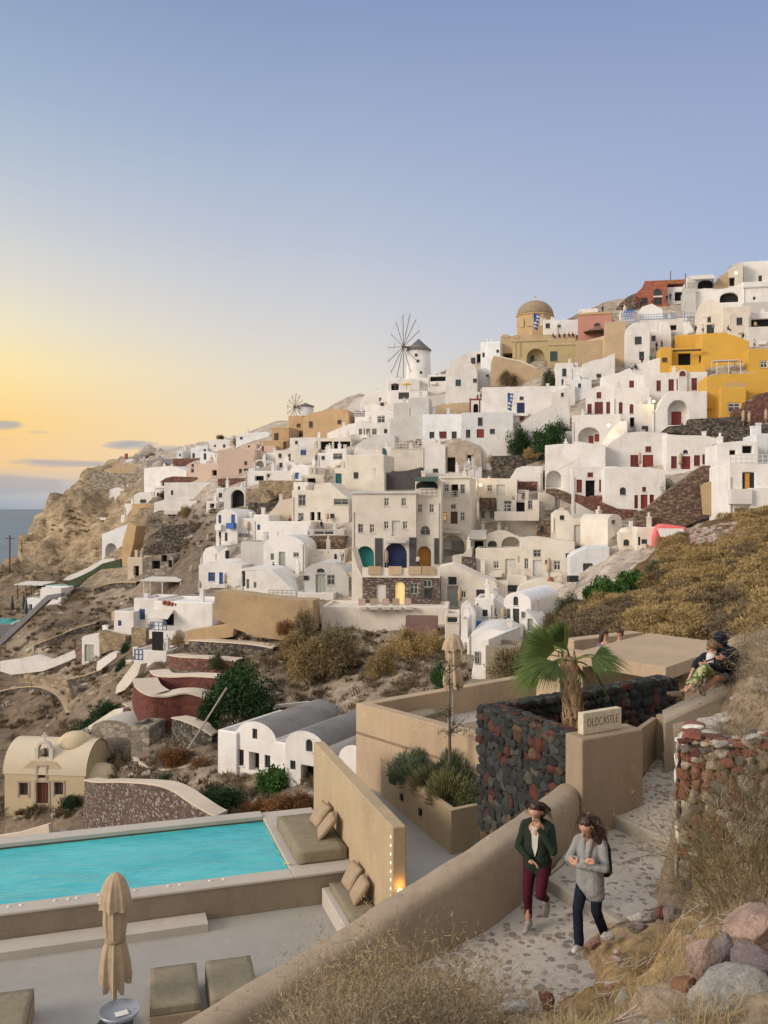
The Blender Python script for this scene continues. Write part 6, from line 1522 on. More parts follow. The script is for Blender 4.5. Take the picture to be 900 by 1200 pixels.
H('long low white shed on the cliff terrace',20,386,128,428,'white','dd 60 400 72 424',dep=5)
H('white lower annex under the ochre front on the cliff',62,548,130,590,'cool','wd 85 560 95 575',dep=4)
H('white roofed kiosk left of the tall dark arch',590,462,664,510,'white','kd 612 478 640 506',dep=4)
crop(250,430,3.6)
H('white terraced house below the white barrel house',215,440,262,486,'white','wd 228 452 238 466',dep=4)
H('white block between rubble wall and scalloped gable',338,486,400,548,'white','wd 356 505 366 520',dep=4)
# --- middle left: peach houses, small windmill
crop(250,430,3.6)
H('peach house with small arched door at its right',208,310,312,358,'ochre','Dn 295 314 310 352',d=205,dep=6,yaw=-10)
H('peach flat block with one brown shutter',245,254,320,345,'ochre','wn 257 280 275 310',d=210,dep=7,yaw=-12)
H('orange tower house left of the big orange house',316,205,380,300,'ochre','dn 354 270 377 298;wn 352 240 368 255',d=207,dep=7,yaw=-12)
H('big orange house with sloping roofline',378,195,572,300,'ochre','wn 404 230 420 256;wn 524 224 541 241',d=204,dep=7,yaw=-12,roof='x',top=[(378,215),(400,198),(500,176),(560,180),(572,200)])
H('white block below the orange house',322,298,442,362,'white','wd 345 312 356 326',dep=6,d=196)
H('white ridge house with barrel roof left of the peach houses',95,276,240,320,'cool','wd 112 296 124 306',d=250,dep=8,roof='x',top=[(95,298),(120,282),(200,275),(215,272),(240,280)])
H('white low ridge house at the left of the barrel roofed one',-10,308,92,352,'cool','wd 20 322 30 332;wd 60 320 68 330',d=245,dep=7)
H('rosy low house beside the arched peach door',195,332,262,372,'pink','wr 205 335 213 362',dep=5,d=200)
H('white terrace house under the orange houses with dark pergola',440,300,582,362,'cream','kd 452 314 500 350;kd 508 314 578 350',dep=6,yaw=-8)
H('white stepped terrace right of the big orange house',480,236,610,300,'white',top=[(480,280),(520,262),(575,240),(610,236)],roof='x',dep=5,d=190,yaw=-10)
H('white house with row of grey framed windows below the terrace cafe',598,218,702,300,'white','wg 614 260 628 286;wg 634 260 640 286;wg 645 260 662 286;wg 670 260 690 286',roof='x',top=[(598,250),(625,222),(650,235),(702,240)],dep=5,d=178)
H('grey rocky vault on the skyline left of the tall windmill',570,122,640,172,'grey',roof='x',top=[(570,165),(600,135),(640,122)],dep=6,d=200,yaw=-10)
H('white skyline house right of the grey rocky vault',620,102,745,170,'white','wd 700 130 710 146',roof='x',top=[(620,150),(640,118),(690,100),(745,104)],dep=6,d=195,yaw=-10)
H('white cafe terrace with dark railing',596,190,700,226,'white',ex=[('railing',600,186,700,208,.2,.1,'d')],dep=5,d=184)
H('white terrace block with pale panel under the cafe',690,192,762,256,'white','ww 692 206 725 236',dep=5,d=180)
H('upper white terrace with stepped parapets',640,160,830,230,'white','wd 705 150 720 164',dep=5,d=186,yaw=-8)
H('white building with golden lamp terrace below the windmill',735,52,870,105,'white','kd 750 72 782 98',dep=6,d=184,yaw=-8)
H('white terrace with slate panel under the golden lamp terrace',740,98,905,150,'white','wd 782 108 826 135',dep=5,d=182,yaw=-8,ex=[('railing',830,84,900,100,.1,.1,'w')])
H('tall plain grey white wall stepping up to the windmill',760,150,830,300,'grey',dep=6,d=174,yaw=-8)
H('tall plain grey white wall right of the stepped one',822,128,910,300,'grey',dep=6,d=172,yaw=-8)
H('white arch fronted house with dome shaped gable on the left',172,390,222,432,'white','Nd 178 395 212 430',roof='vault',rise=18,dep=5,yaw=-12)
H('white barrel house with one small window',254,396,352,462,'white','wd 278 404 292 424;wb 300 455 316 472',roof='vault',rise=28,dep=6,yaw=-16)
H('white gabled house with blue door',325,410,446,485,'white','db 344 446 361 473;wd 415 430 428 446',roof='x',top=[(325,430),(365,410),(446,425)],dep=6,yaw=-16)
H('white terrace house with rounded wall left of the barrel house',135,420,175,505,'white',top=[(135,480),(150,430),(175,425)],roof='x',dep=6)
H('white flat terrace between the barrel house and the rubble walls',165,438,332,485,'white','kd 175 460 212 480;kd 225 452 252 480',dep=5)
S('tan rubble wall with small blue door below the white terraces',[(192,545),(192,478),(375,480),(378,540),(300,555)],'tanstone',-10,1.5)
S('tan rubble wall left of the small blue door',[(136,575),(138,512),(215,515),(245,560),(200,590)],'tanstone',-10,1.5)
H('blue door hut in the rubble wall',300,490,332,540,'cream','db 307 496 326 532',dep=3,fwd=1)
S('dark rubble slope with terrace furniture below the rubble walls',[(142,625),(150,570),(220,575),(262,565),(262,600),(200,628)],'stone',-10,1.5)
H('white house with sunken grey patio behind the rubble walls',376,455,470,505,'cream','kd 395 470 430 490',dep=5)
H('white rubble house with shuttered front under the orange house',495,345,562,415,'white','wg 505 365 545 390',dep=5)
H('blue tanked terrace house right of the peach arched door',340,345,442,410,'cream','wb 368 350 392 372;dd 430 372 448 420',dep=5)
def mill(label,px,pyb,pyt,tip,wpx,hub,rad,d,narm,axis,window=True):
  B = P(px,pyb,d); k = d/F; h = (pyb-pyt)*k; R = wpx*k/2; root = thing('windmill',label,'windmill',B)
  bm = bmesh.new(); lathe(bm,B+Vector((0,0,-3)),[(R*1.06,0),(R*1.05,3),(R*.97,3+h)],28); o = obj('tower',bm,WALLS['white'],root); shade(o)
  bm = bmesh.new(); lathe(bm,B+Vector((0,0,h)),[(R*1.08,-.05),(R*1.06,.15),(R*.5,(pyt-tip)*k*.55),(.05,(pyt-tip)*k)],28); obj('cap',bm,MATS['shingle_cap'],root)
  if window:
    for a,z in ((-.25,.72),(-.1,.5),(.15,.08)):
      bm = bmesh.new(); bx(bm,B+Vector((sin(a)*R*.99,-cos(a)*R*.99,h*z)),.5,.25,.6,a); obj('window',bm,TRIM['d'],root)
  hp = P(hub[0],hub[1],d)+Vector(axis)*0; ax = Vector(axis).normalized(); sd_ = ax.cross(Vector((0,0,1))).normalized(); up = sd_.cross(ax)
  start = Vector((B.x,B.y,hp.z)); hp = start+ax*((hp-start).x/ax.x if abs(ax.x) > .2 else R*1.4)
  bm = bmesh.new(); tube(bm,[start,hp+ax*.4],[.3,.22],8); sh_ = obj('sail_shaft',bm,MATS['sail_wood'],root)
  tips = []
  for i in range(narm):
    a = 2*pi*i/narm+.12; q = hp+(sd_*cos(a)+up*sin(a))*rad*k*1.1; tips.append(q)
    bm = bmesh.new(); tube(bm,[hp,q],[.075,.05],6); o2 = obj('sail_arm',bm,MATS['sail_wood'],root)
    b2 = bmesh.new(); tube(b2,[hp+(q-hp)*.25+ax*.05,hp+(q-hp)*.97+ax*.05],[.07,.09],6); obj('furled_sail',b2,plain('furled_canvas',(.30,.25,.215),.9),o2)
  bm = bmesh.new()
  for i in range(narm): tube(bm,[tips[i],tips[(i+1) % narm]],.012,3,cap=False); tube(bm,[tips[i],hp+ax*2.2],.01,3,cap=False)
  obj('rigging',bm,MATS['sail_wood'],root)
mill('small windmill behind the orange houses',358,490,476.5,472,19,(346.5,479),14.5,220,12,(-.75,-.66,.05),False)
H('low white roofs beside the arched peach door',192,362,264,402,'white','wd 215 378 225 392',dep=5)
H('cream hut with dark door above the barrel house',262,352,346,402,'cream','wd 275 366 288 384;dd 312 368 326 400',dep=5)
H('small white hut left of the shuttered rubble house',440,362,500,412,'white','wd 456 376 470 392',dep=5)
H('plain grey stair wall under the row of grey windows',598,284,766,375,'grey',top=[(598,334),(640,304),(700,286),(766,290)],roof='x',dep=4)
H('white cafe block between grey walls and the row of grey windows',700,238,764,300,'white','wd 720 262 734 280',dep=5)
# --- the blue window quarter
crop(220,540,4.09)
H('white vaulted house with tall blue door and shutters',136,232,238,400,'white','wb 147 260 160 300;db 208 258 227 318;wd 148 340 160 372;wd 178 345 190 385',roof='vault',rise=40,dep=7,yaw=-20,ex=[('balcony',196,298,232,325,.8,.9,'b'),('balcony',140,305,168,332,.6,.7,'white')])
H('white terrace block right of the tall blue door',234,275,316,365,'white',ex=[('railing',240,350,300,364,.3,.1,'d')],dep=6,yaw=-14)
H('white cube with one small blue window',315,258,390,382,'white','wb 333 306 346 332;wd 388 358 400 382',dep=6,yaw=-14)
H('long white rounded terrace with sun furniture on its roof',388,290,592,372,'white',dep=8,yaw=-10)
H('cream house with scalloped gable and two dark doors',500,132,772,302,'cream','wg 530 162 566 216;wg 700 182 771 212;kd 586 245 608 286;kd 620 245 637 285;wd 683 253 703 275;wg 530 250 556 286',top=[(500,142),(515,138),(606,140),(608,112),(640,108),(682,104),(720,140),(760,172),(772,182)],roof='x',dep=7,yaw=-12)
H('beige sloping stair wall left of the scalloped gable',392,180,502,292,'beige',top=[(392,250),(415,225),(440,190),(502,180)],roof='x',dep=5,yaw=-10)
H('white wall with blank grey face above the blue windowed cottage',255,388,372,512,'grey',dep=7,yaw=-12)
H('white vault house with grey door and broad arch',362,358,562,525,'white','dg 437 437 467 518;wg 398 445 413 476;wg 507 440 533 462',roof='vault',rise=55,dep=7,yaw=-12)
H('white sloping house with narrow dark slits',255,505,528,655,'white','dd 258 530 275 602;wg 282 568 294 613;wg 317 582 329 610',top=[(255,518),(330,508),(400,522),(450,565),(480,600),(528,640)],roof='x',dep=6,yaw=-12)
H('low white cottage with blue window and blue door',53,478,258,608,'white','wb 98 535 131 578;db 150 535 169 606',roof='x',top=[(53,500),(90,484),(150,478),(210,482),(258,500)],dep=6,yaw=-14)
H('white stair house with stepped parapets above the blue cottage',60,405,190,485,'white','kd 180 430 200 468',top=[(60,470),(85,420),(120,408),(150,440),(190,412)],roof='x',dep=5,yaw=-14)
H('white house with fan lit grey door under the dark stone parapet',560,480,772,645,'grey','dg 613 545 660 636;wg 668 546 706 596;wd 556 550 580 572;Wd 619 516 656 536',top=[(560,520),(590,498),(640,482),(700,490),(745,520),(772,560)],roof='x',dep=6,yaw=-8)
H('white wall with pin holes under the dark stone parapet',568,424,752,490,'cream','wd 702 446 748 474;wd 640 436 645 441;wd 610 452 615 457;wd 672 436 677 441',dep=5,yaw=-8)
S('dark brown stone parapet panel between white walls',[(570,426),(570,362),(750,362),(750,426)],'brownstone',-8,3.5)
H('white terrace parapet with carved sign over the dark stone panel',570,328,752,364,'grey','ww 605 334 702 356',dep=5,yaw=-8)
H('white low annex with grey gate by the beige steps',700,535,790,640,'beige','dg 725 560 780 620',dep=4,yaw=-8)
H('white deck wall above the big ochre wall',520,632,700,670,'white',dep=5,yaw=-8,ex=[('railing',388,620,520,650,.1,.1,'g')])
H('dark terrace with umbrellas left of the big ochre wall',0,640,130,700,'slate',dep=5,yaw=-14)
crop(0,640,3)
canopy('white canvas pergola with curtains over a terrace',494,118,645,182,dp=4,m='white_fabric')
# --- tall cream houses
crop(250,430,3.6)
H('cream narrow house with teal door',512,428,558,525,'cream','dt 515 450 541 516',dep=5,yaw=-12)
H('tall cream tower house with one dark window',555,370,720,548,'cream','wd 592 445 612 471',dep=7,yaw=-14)
H('cream wedge wall right of the tall cream tower',634,448,722,545,'cream',top=[(634,500),(700,448),(722,448)],roof='x',dep=4,yaw=-14,fwd=4)
H('white house with arched navy door',596,340,752,440,'white','Dt 696 342 732 414',dep=6,yaw=-10)
H('round white terrace house with people at its railing',745,345,895,450,'cream',ex=[('railing',760,322,880,348,.1,.1,'w')],dep=7,yaw=-10)
S('dark charcoal terrace wall stepping up to the right',[(722,515),(722,440),(850,440),(880,424),(880,450),(850,515)],'dark',-10,2.0)
# --- windmill hill
crop(440,360,3.75)
mill('tall white windmill with bare sails on the hilltop',490.5,443,411,397,28,(472.5,409),35,190,14,(-.88,-.47,.05))
H('white terrace wall at the foot of the tall windmill',50,312,240,366,'white','kd 62 336 104 362',dep=6,d=186,yaw=-8)
H('white shop terrace with grey sunshade right of the windmill',230,296,320,340,'white','kd 240 305 310 325',dep=5,d=183)
H('white vaulted chapel house with two teal windows',308,235,448,425,'white','wt 352 318 376 347;wd 429 314 446 332',roof='vault',rise=60,dep=8,yaw=-14)
H('grey barrel wing right of the vaulted chapel house',440,260,548,360,'cool','wd 486 296 498 306',roof='x',top=[(440,285),(470,265),(510,280),(548,320)],dep=7,yaw=-14)
H('tan rubble shed roof in front of the chapel house',222,420,368,470,'tan',roof='x',top=[(222,450),(270,432),(330,424),(368,420)],dep=4,yaw=-10)
H('plain grey wall below the tan rubble shed',62,470,222,588,'grey',top=[(62,490),(150,478),(222,470)],roof='x',dep=4,yaw=-8)
H('grey white wall under the vaulted chapel house',222,388,314,432,'grey',dep=4,yaw=-8)
H('small tan block beside the bell wall',362,418,418,470,'tan',dep=4,yaw=-10)
H('far white houses behind the chapel vault',330,190,468,262,'white','wn 420 222 440 250;kd 445 205 465 250',roof='x',top=[(330,240),(380,210),(430,192),(468,195)],dep=6,d=190,yaw=-12)
H('white cube below the church terrace',462,152,545,262,'cool','wd 470 200 480 220',dep=6,d=186,yaw=-18)
bt_ = H('white bell wall with red brown trim and open arches',415,400,509,472,'white','Kd 430 424 452 468;Kd 470 424 492 468',dep=1.0,yaw=-8,name='bell_wall',cat='bell wall',ex=[('trim',415,402,509,408,.06,.1,'r'),('trim',415,464,509,470,.06,.1,'r'),('trim',413,400,419,470,.05,.1,'r'),('trim',505,400,511,470,.05,.1,'r'),('trim',455,408,460,466,.05,.1,'r'),('bell_arch',438,372,458,403,0,.6,'white'),('bell_arch',468,372,488,403,0,.6,'white'),('bell',445,384,452,402,.04,.7,'r'),('bell',475,384,482,402,.04,.7,'r'),('cross',461,360,465,380,0,.2,'white')])
H('long white house with red brown window below the chapel',208,470,385,582,'cool','wd 237 548 259 576;wr 280 546 313 577;wd 335 546 357 577',dep=6,yaw=-8)
H('white house with red brown door right of the long one',378,462,605,582,'cool','wd 450 485 471 522;wd 398 538 417 574;dr 445 536 477 574;wd 503 535 525 557',dep=6,yaw=-8)
H('high white wall with navy door under the ruin',468,348,855,478,'white','dB 622 420 656 468;wd 634 393 652 408;dr 633 470 655 500',dep=6,yaw=-8)
H('white ramp wall rising to the right past the green trees',420,400,855,650,'white',top=[(420,602),(500,572),(600,540),(690,472),(780,430),(855,396)],roof='x',dep=2,yaw=-8,d=152)
H('weathered brown vaulted house with two black openings',298,585,468,730,'brown','kd 315 660 351 724;kd 403 650 431 702',roof='vault',rise=70,dep=7,yaw=-10)
H('white wall left of the weathered brown vault',205,582,308,735,'white','wd 253 710 276 732',top=[(205,582),(260,590),(308,610)],roof='x',dep=5,yaw=-10)
S('tan ruined wall with crumbling plaster under the church',[(505,348),(508,240),(520,214),(640,240),(740,285),(735,300),(700,348)],'tan',-14,3,'ruin_wall')
S('pale plaster top of the tan ruined wall',[(512,240),(520,210),(645,236),(744,280),(738,292),(640,252)],'cream',-14,3.4,'ruin_wall',fwd=.4)
S('dark stone terrace wall under the green trees',[(505,700),(510,655),(740,645),(735,700)],'stone',-8,2)
S('dark stone wall with satellite dishes',[(510,750),(510,700),(640,698),(640,750)],'stone',-8,2,d=143)
# --- church with the brown dome
crop(560,360,5.625)
ch = H('ochre church building with big arch below the brown dome',228,208,462,378,'khaki','Nd 322 272 442 374;dt 345 310 372 372',dep=9,yaw=-10,name='church',cat='church',ex=[('pilaster',240,225,250,340,.12,.2,'khaki'),('pilaster',272,225,282,330,.12,.2,'khaki'),('cornice',226,214,464,226,.2,.3,'tan'),('pilaster',448,230,460,372,.12,.2,'khaki')])
H('khaki church wing with teal shuttered window',460,210,648,375,'khaki','wt 477 292 526 356',dep=8,yaw=-10,name='church_wing',cat='house',ex=[('cornice',460,238,648,250,.15,.3,'tan')])
H('tan terrace parapet with small pillars under the dome',150,183,645,216,'tan',dep=9,d=184,yaw=-10,name='terrace_wall',cat='wall',ex=[('parapet',160,180,205,200,.1,.5,'tan'),('parapet',240,184,270,204,.1,.5,'tan')])
B = P(627,392,196); root = thing('domed_chapel','brown dome on an ochre and white drum high above the town','chapel',B); k = 196/F; R = 21*k
bm = bmesh.new(); lathe(bm,B+Vector((0,0,-1)),[(R*1.02,0),(R*1.02,1+20.5*k),(R*1.08,1+20.8*k),(R*1.06,1+22*k)],10); obj('drum',bm,WALLS['ochre'],root)
bm = bmesh.new(); lathe(bm,B+Vector((0,0,22*k)),[(R*1.02*cos(a*pi/28),17.5*k*sin(a*pi/28)) for a in range(14)]+[(.02,17.5*k)],36); shade(obj('dome',bm,MATS['brown_dome'],root))
for a in (-.95,-.4,.3): bm = bmesh.new(); bx(bm,B+Vector((sin(a)*R*1.0,-cos(a)*R*1.0,6*k)),1.3,.35,9*k,a); obj('niche',bm,WALLS['khaki' if a < 0 else 'cream'],root)
bm = bmesh.new(); bx(bm,B+Vector((0,0,39.3*k)),.15,.15,1.3,0); bx(bm,B+Vector((0,0,39.3*k+.8)),.8,.15,.15,0); obj('cross',bm,WALLS['cream'],root)
H('white house behind the dome with one dark window',430,78,560,200,'white','wd 446 107 476 139',roof='x',top=[(430,84),(500,80),(530,88),(560,90)],dep=6,d=190)
H('grey roofed white house between dome and red wall',520,76,662,200,'cool','wd 525 118 548 135',roof='x',top=[(520,110),(560,78),(620,84),(662,80)],dep=7,d=188)
H('white house left of the church with sloping wall',60,230,148,370,'cool','wd 122 280 140 300',dep=6,d=184,yaw=-20)
H('pink rose house with an arched vent',660,40,882,222,'rose','Wd 766 104 808 126',dep=8,d=180,yaw=-16,ex=[('cornice',658,34,886,48,.15,.4,'ochre')])
H('white roof hut above the rose house',668,10,792,70,'white',dep=5,d=194)
H('plain tan wall under the rose house',645,218,838,370,'tan',dep=7,yaw=-12)
H('tan corner wall right of the plain tan wall',834,190,905,330,'tan',dep=7,yaw=25)
H('small white house with grey door under the church wing',512,368,632,522,'white','wd 557 405 585 456;dt 552 475 566 515',dep=5,yaw=-8)
H('white chimneyed terrace below the plain tan wall',628,395,762,482,'white','wd 664 456 684 478;wd 720 448 740 470',dep=5,yaw=-8,ex=[('chimney',640,362,660,400,-.5,.6,'white'),('chimney',702,420,714,450,-.5,.6,'white')])
H('white house with grey window right of the chimneyed terrace',690,340,905,480,'white','wd 782 440 814 466',top=[(690,375),(760,350),(835,335),(905,300)],roof='x',dep=5,yaw=-10)
H('white cylinder terrace below the chimneyed houses',628,475,740,575,'cool',dep=5,yaw=-8)
# --- upper right
crop(640,290,3.462)
H('brick red ruined house with broken roof',360,140,492,240,'brick','Wd 436 168 470 196;wd 385 205 412 228;dd 438 204 470 232',top=[(360,190),(385,168),(400,148),(430,138),(492,140)],roof='x',dep=7,yaw=-10,ex=[('arch_trim',434,196,472,202,.1,.15,'cream')])
H('white lower half of the ruined brick house',490,160,562,232,'white','kd 522 180 560 216',dep=6,yaw=-10,ex=[('broken_eaves',400,134,562,150,.3,4,'brick')])
S('brown broken rock wall left of the brick ruin',[(284,250),(300,228),(330,200),(362,186),(366,240),(330,255)],'brownstone',-10,3)
H('cream vaulted house with dark shuttered window',318,304,422,475,'white','wd 360 362 388 394;dd 378 423 398 456',roof='vault',rise=50,dep=8,yaw=-14)
H('cream flat annex with little window right of the vaulted gable',418,300,508,410,'white','wd 427 358 444 380',top=[(418,345),(424,330),(460,335),(466,302),(498,300),(508,340)],roof='x',dep=6,yaw=-14)
H('white ramp house with pale blue railing',384,286,562,352,'white','kd 500 315 530 335',dep=6,yaw=-12,ex=[('railing',384,270,525,292,.1,.1,'pale_blue_paint'),('railing',530,258,562,285,.1,.1,'pale_blue_paint')])
H('white stair cheek with blue railing going down',558,262,604,350,'white',top=[(558,275),(575,290),(604,345)],roof='x',dep=3,yaw=-10,ex=[('railing',560,264,600,300,.1,.1,'pale_blue_paint')])
H('white rounded hill house behind the blue railing',360,225,480,300,'white',top=[(360,280),(390,240),(430,228),(470,250),(480,270)],roof='x',dep=7,yaw=-10)
H('white stair landing with crowded blue railings beside the rose house',300,256,360,312,'white',dep=3,yaw=-10,ex=[('railing',304,262,356,284,.5,.1,'sky_blue_cloth'),('railing',308,284,350,308,1.2,.1,'sky_blue_cloth'),('railing',318,250,358,264,.1,.1,'sky_blue_cloth')])
H('tan tall corner wall behind the cream vaulted gable',238,300,324,470,'tan',dep=5,yaw=-12)
S('white sloping terrace wall rising to the yellow block',[(296,525),(300,505),(380,470),(462,446),(462,525)],'white',-10,2,'terrace_wall')
H('white stepped house left of the red window gable',20,560,118,650,'white','wd 60 590 72 606',top=[(20,590),(60,575),(100,560),(118,562)],roof='x',dep=5)
H('white cube tucked behind the red window gable',104,535,185,620,'cool','wd 130 552 142 570',dep=5)
H('big cream vaulted house with small door on the terrace',604,210,722,352,'cream','wd 655 283 669 304;dd 652 313 681 349',roof='vault',rise=80,dep=11,yaw=-20)
H('cream side wing of the big vaulted house',716,240,832,350,'cream',dep=7,yaw=-12)
H('small cream block with dark window before the big vault',742,264,828,348,'cream','wd 773 285 797 315',dep=5,yaw=-12,fwd=2)
H('grey wall below the white lattice terrace',560,168,608,280,'grey',dep=6,yaw=-12)
H('tall white mass with wide arch under the top terrace',604,158,800,262,'white','Kd 705 182 782 222',roof='x',top=[(604,190),(640,165),(700,170),(760,160),(800,140)],dep=8,yaw=-12)
H('white terrace house with dark arch under the slanted shade',570,118,682,180,'white','Kd 615 130 680 166',dep=7,yaw=-12,ex=[('railing',570,142,612,172,.3,.1,'w'),('awning',580,112,680,138,2.5,.1,'white_fabric')])
H('top cream house with lit lamp and dark doorway',742,58,800,170,'cream','kd 742 122 766 156',top=[(742,80),(770,66),(800,56)],roof='x',dep=7,yaw=-12)
H('topmost grey white block on the hill',796,56,905,150,'white','wd 862 114 876 138',dep=9,yaw=-12)
H('weathered white wall under the topmost block',800,138,905,245,'white','wd 840 200 850 212',dep=8,yaw=-12,fwd=1,ex=[('ledge',800,158,905,164,.15,.3,'grey')])
H('leaning rubble stair left of the topmost house',680,92,746,172,'tan',top=[(680,150),(700,120),(746,92)],roof='x',dep=4,yaw=-12)
H('long grey flat roof house on the right of the big vault',800,220,910,270,'grey',dep=8,yaw=-12)
H('terrace restaurant with dark interior and yellow light',818,262,915,330,'white','kd 824 290 912 322;wo 845 298 858 314',dep=7,yaw=-12)
H('plain white terrace wall below the restaurant',815,322,915,395,'white',dep=4,yaw=-12,fwd=1)
plq = P(*cp(505,130),196)
for lab,x,yb_,yt_ in (('thin antenna mast above the brick ruin',505,135,95),('tall lamp mast left of the white lattice terrace',565,180,105)):
  pole(lab,*cp(x,yb_),cp(x,yt_)[1],194,.09,False); 
for px_,py_ in ((785.5,317),(803,320)):
  pass
# yellow house complex
crop(680,350,4.09)
H('yellow house front block left of the recessed patio',383,232,440,362,'yellow','wn 393 283 419 305',dep=7,yaw=-10)
H('yellow upper block with plain wall',456,172,588,245,'yellow',dep=7,yaw=-12)
H('tall yellow block beside the upper plain wall',582,162,810,320,'yellow','kd 770 300 800 335',top=[(582,168),(690,162),(740,178),(810,205)],roof='x',dep=7,yaw=-10)
H('yellow recessed patio with shaded doors',436,236,604,330,'yellow','kd 470 262 530 322;wn 570 272 602 305',dep=5,yaw=-10,ex=[('pergola_beam',440,250,575,258,1.5,.3,'n')])
H('low yellow terrace wall in front of the recessed patio',435,318,604,364,'yellow',dep=4,yaw=-10,fwd=1.5)
H('yellow block with tan shutter at the right edge',803,240,910,355,'yellow','ww 862 297 897 332',dep=7,yaw=-10)
H('broad lower yellow house wall',604,352,915,565,'yellow',top=[(604,372),(680,362),(800,358),(915,348)],roof='x',dep=8,yaw=-10)
H('yellow front cube with pale window',673,424,796,575,'yellow','ww 708 500 766 546',dep=6,yaw=-12,fwd=2,ex=[('railing',690,400,796,424,-.3,.1,'g')])
canopy('white awning over the yellow patio',655,290,772,358,dp=3,m='white_fabric',d=hit(*cp(715,358))-2)
pole('white post on the yellow terrace',*cp(718,425),cp(718,352)[1],hit(*cp(718,470))-1,.12,False)
# --- red window houses
crop(640,430,3.462)
H('white vaulted house with red windows and big gable',160,78,278,206,'white','wr 205 102 224 128;wr 168 150 185 190;wr 197 142 231 191;wr 244 142 261 190',roof='vault',rise=45,dep=10,yaw=-16)
H('white side wing with two arched red windows',272,84,420,262,'white','Wr 295 142 311 190;Wr 339 150 355 190;kd 340 205 368 248',dep=6,yaw=-8,fwd=-1.5)
H('white terrace base with wide arch under the red window gable',106,194,305,316,'white','Nd 130 245 220 312;dr 172 276 191 310;dr 196 270 214 300',dep=7,yaw=-14,fwd=2)
H('white stair wall with lit lamp descending from the gable house',228,215,330,316,'white',top=[(228,305),(260,260),(300,220),(330,216)],roof='x',dep=3,yaw=-14,fwd=3.5)
H('white upper house with one red window',222,32,404,140,'white','wr 338 56 357 94',top=[(222,42),(300,22),(360,28),(404,40)],roof='x',dep=7,yaw=-12)
H('white house with red door and arched dormer beside the yellow house',398,22,654,138,'white','wr 448 55 466 98;wr 497 50 519 98;dr 530 48 566 95;wr 590 45 613 95',dep=7,yaw=-8)
H('small arched dormer over the red door',536,10,572,45,'white','Wr 541 16 567 38',roof='vault',rise=16,dep=3,yaw=-8,d=hit(*cp(520,138))-.6,name='dormer')
H('white house with broad entrance arch and red door',432,98,654,264,'white','Nd 495 135 576 236;dr 514 177 554 234',top=[(432,200),(470,130),(495,100),(654,98)],roof='x',dep=8,yaw=-10)
H('white link wall with glowing wall lamp',366,150,440,268,'white','wd 388 240 415 262',dep=5,yaw=-10)
H('white house with red double door and pinnacle window',238,262,492,412,'white','wr 342 357 377 410;dr 392 357 435 411;wr 403 322 427 346',top=[(238,330),(270,300),(320,268),(380,262),(492,268)],roof='x',dep=7,yaw=-10)
H('white house with row of red doors and curved end wall',488,268,708,416,'white','wr 507 362 531 412;dr 548 362 586 415;wr 600 358 625 402;wr 634 355 649 395;Wd 555 336 576 352',top=[(488,272),(520,276),(640,278),(700,290),(708,305)],roof='x',dep=7,yaw=-8)
H('white house with pale green arched niche',-4,308,242,506,'white','Nd 0 421 63 490',top=[(-4,318),(60,312),(112,312),(116,300),(180,310),(242,318)],roof='x',dep=7,yaw=-10)
bm = bmesh.new()
H('white curved parapet house above the pale green niche',36,258,112,318,'white',top=[(36,305),(60,270),(85,260),(112,262)],roof='x',dep=5,yaw=-10)
H('white house with dark doorway flanked by red shutters',108,404,292,580,'white','wr 123 457 146 510;kd 160 460 198 542;wr 215 457 234 507;wr 168 428 191 448',dep=7,yaw=-8)
H('white house with two red doors and arched stone niche',238,404,484,588,'white','Wd 299 488 324 519;wr 358 520 373 574;dr 384 518 412 576;wr 420 518 438 554;wr 390 487 406 506',dep=7,yaw=-8,top=[(238,412),(320,404),(420,408),(484,418)],roof='x')
S('red brown drystone ramp sweeping up to the right',[(360,650),(365,590),(400,580),(500,500),(600,425),(640,400),(708,400),(705,455),(660,480),(655,600),(560,650)],'brownstone',-8,2,fwd=1)
S('red drystone block in front of the dark doorway',[(176,575),(178,522),(280,520),(282,575)],'redstone',-8,2,fwd=1)
S('red drystone terrace below the dark doorway',[(118,545),(120,515),(180,530),(290,575),(370,580),(370,625),(280,615),(180,580)],'redstone',-8,1.5,fwd=.5)
S('brown sloping wall cap left of the red drystone terrace',[(0,510),(0,492),(40,492),(90,510),(160,560),(160,580),(110,560)],'brownstone',-8,1.0,fwd=1.0)
H('white bell turret with arched opening above the coral shop',479,533,610,645,'cream','Kd 497 543 521 572',top=[(479,548),(490,536),(510,533),(530,536),(535,534),(610,534)],roof='x',dep=5,yaw=-14)
H('coral pink arched shop with striped awning',440,636,568,722,'magenta','kd 458 690 550 718',top=[(440,690),(452,655),(480,638),(510,640),(568,650)],roof='x',dep=4,yaw=-8,ex=[('awning',452,655,556,690,2.2,.1,'white_fabric'),('awning_valance',452,688,556,706,2.3,.12,'magenta_fabric')])
H('round white chapel drum with stone framed window',298,672,374,735,'cream','Wd 314 700 338 726',dep=4,yaw=-10,roof='x',ex=[('dome',298,650,374,674,0,4,'cream'),('chimney',346,627,372,656,-2,1.2,'white')])
H('white cottage with teal shutter beside the round chapel',370,650,446,735,'cream','wt 388 700 411 726;wd 373 690 383 724',dep=5,yaw=-8)
H('white house at the right edge with balcony and orange curtain',740,392,910,610,'white','dd 797 428 846 498;wg 765 572 812 605',dep=9,yaw=-8,d=92,ex=[('railing',748,356,900,392,.1,.1,'w'),('balcony',738,496,822,556,1.3,1.4,'white'),('curtain',806,432,824,496,.1,.06,'o'),('wing_wall',818,492,905,600,.9,1.0,'white')])
H('white upper terrace house behind the balcony house',690,300,862,396,'white','kd 797 320 838 350;kd 745 338 770 358',top=[(690,315),(720,306),(790,300),(862,305)],roof='x',dep=6,yaw=-8,d=100)
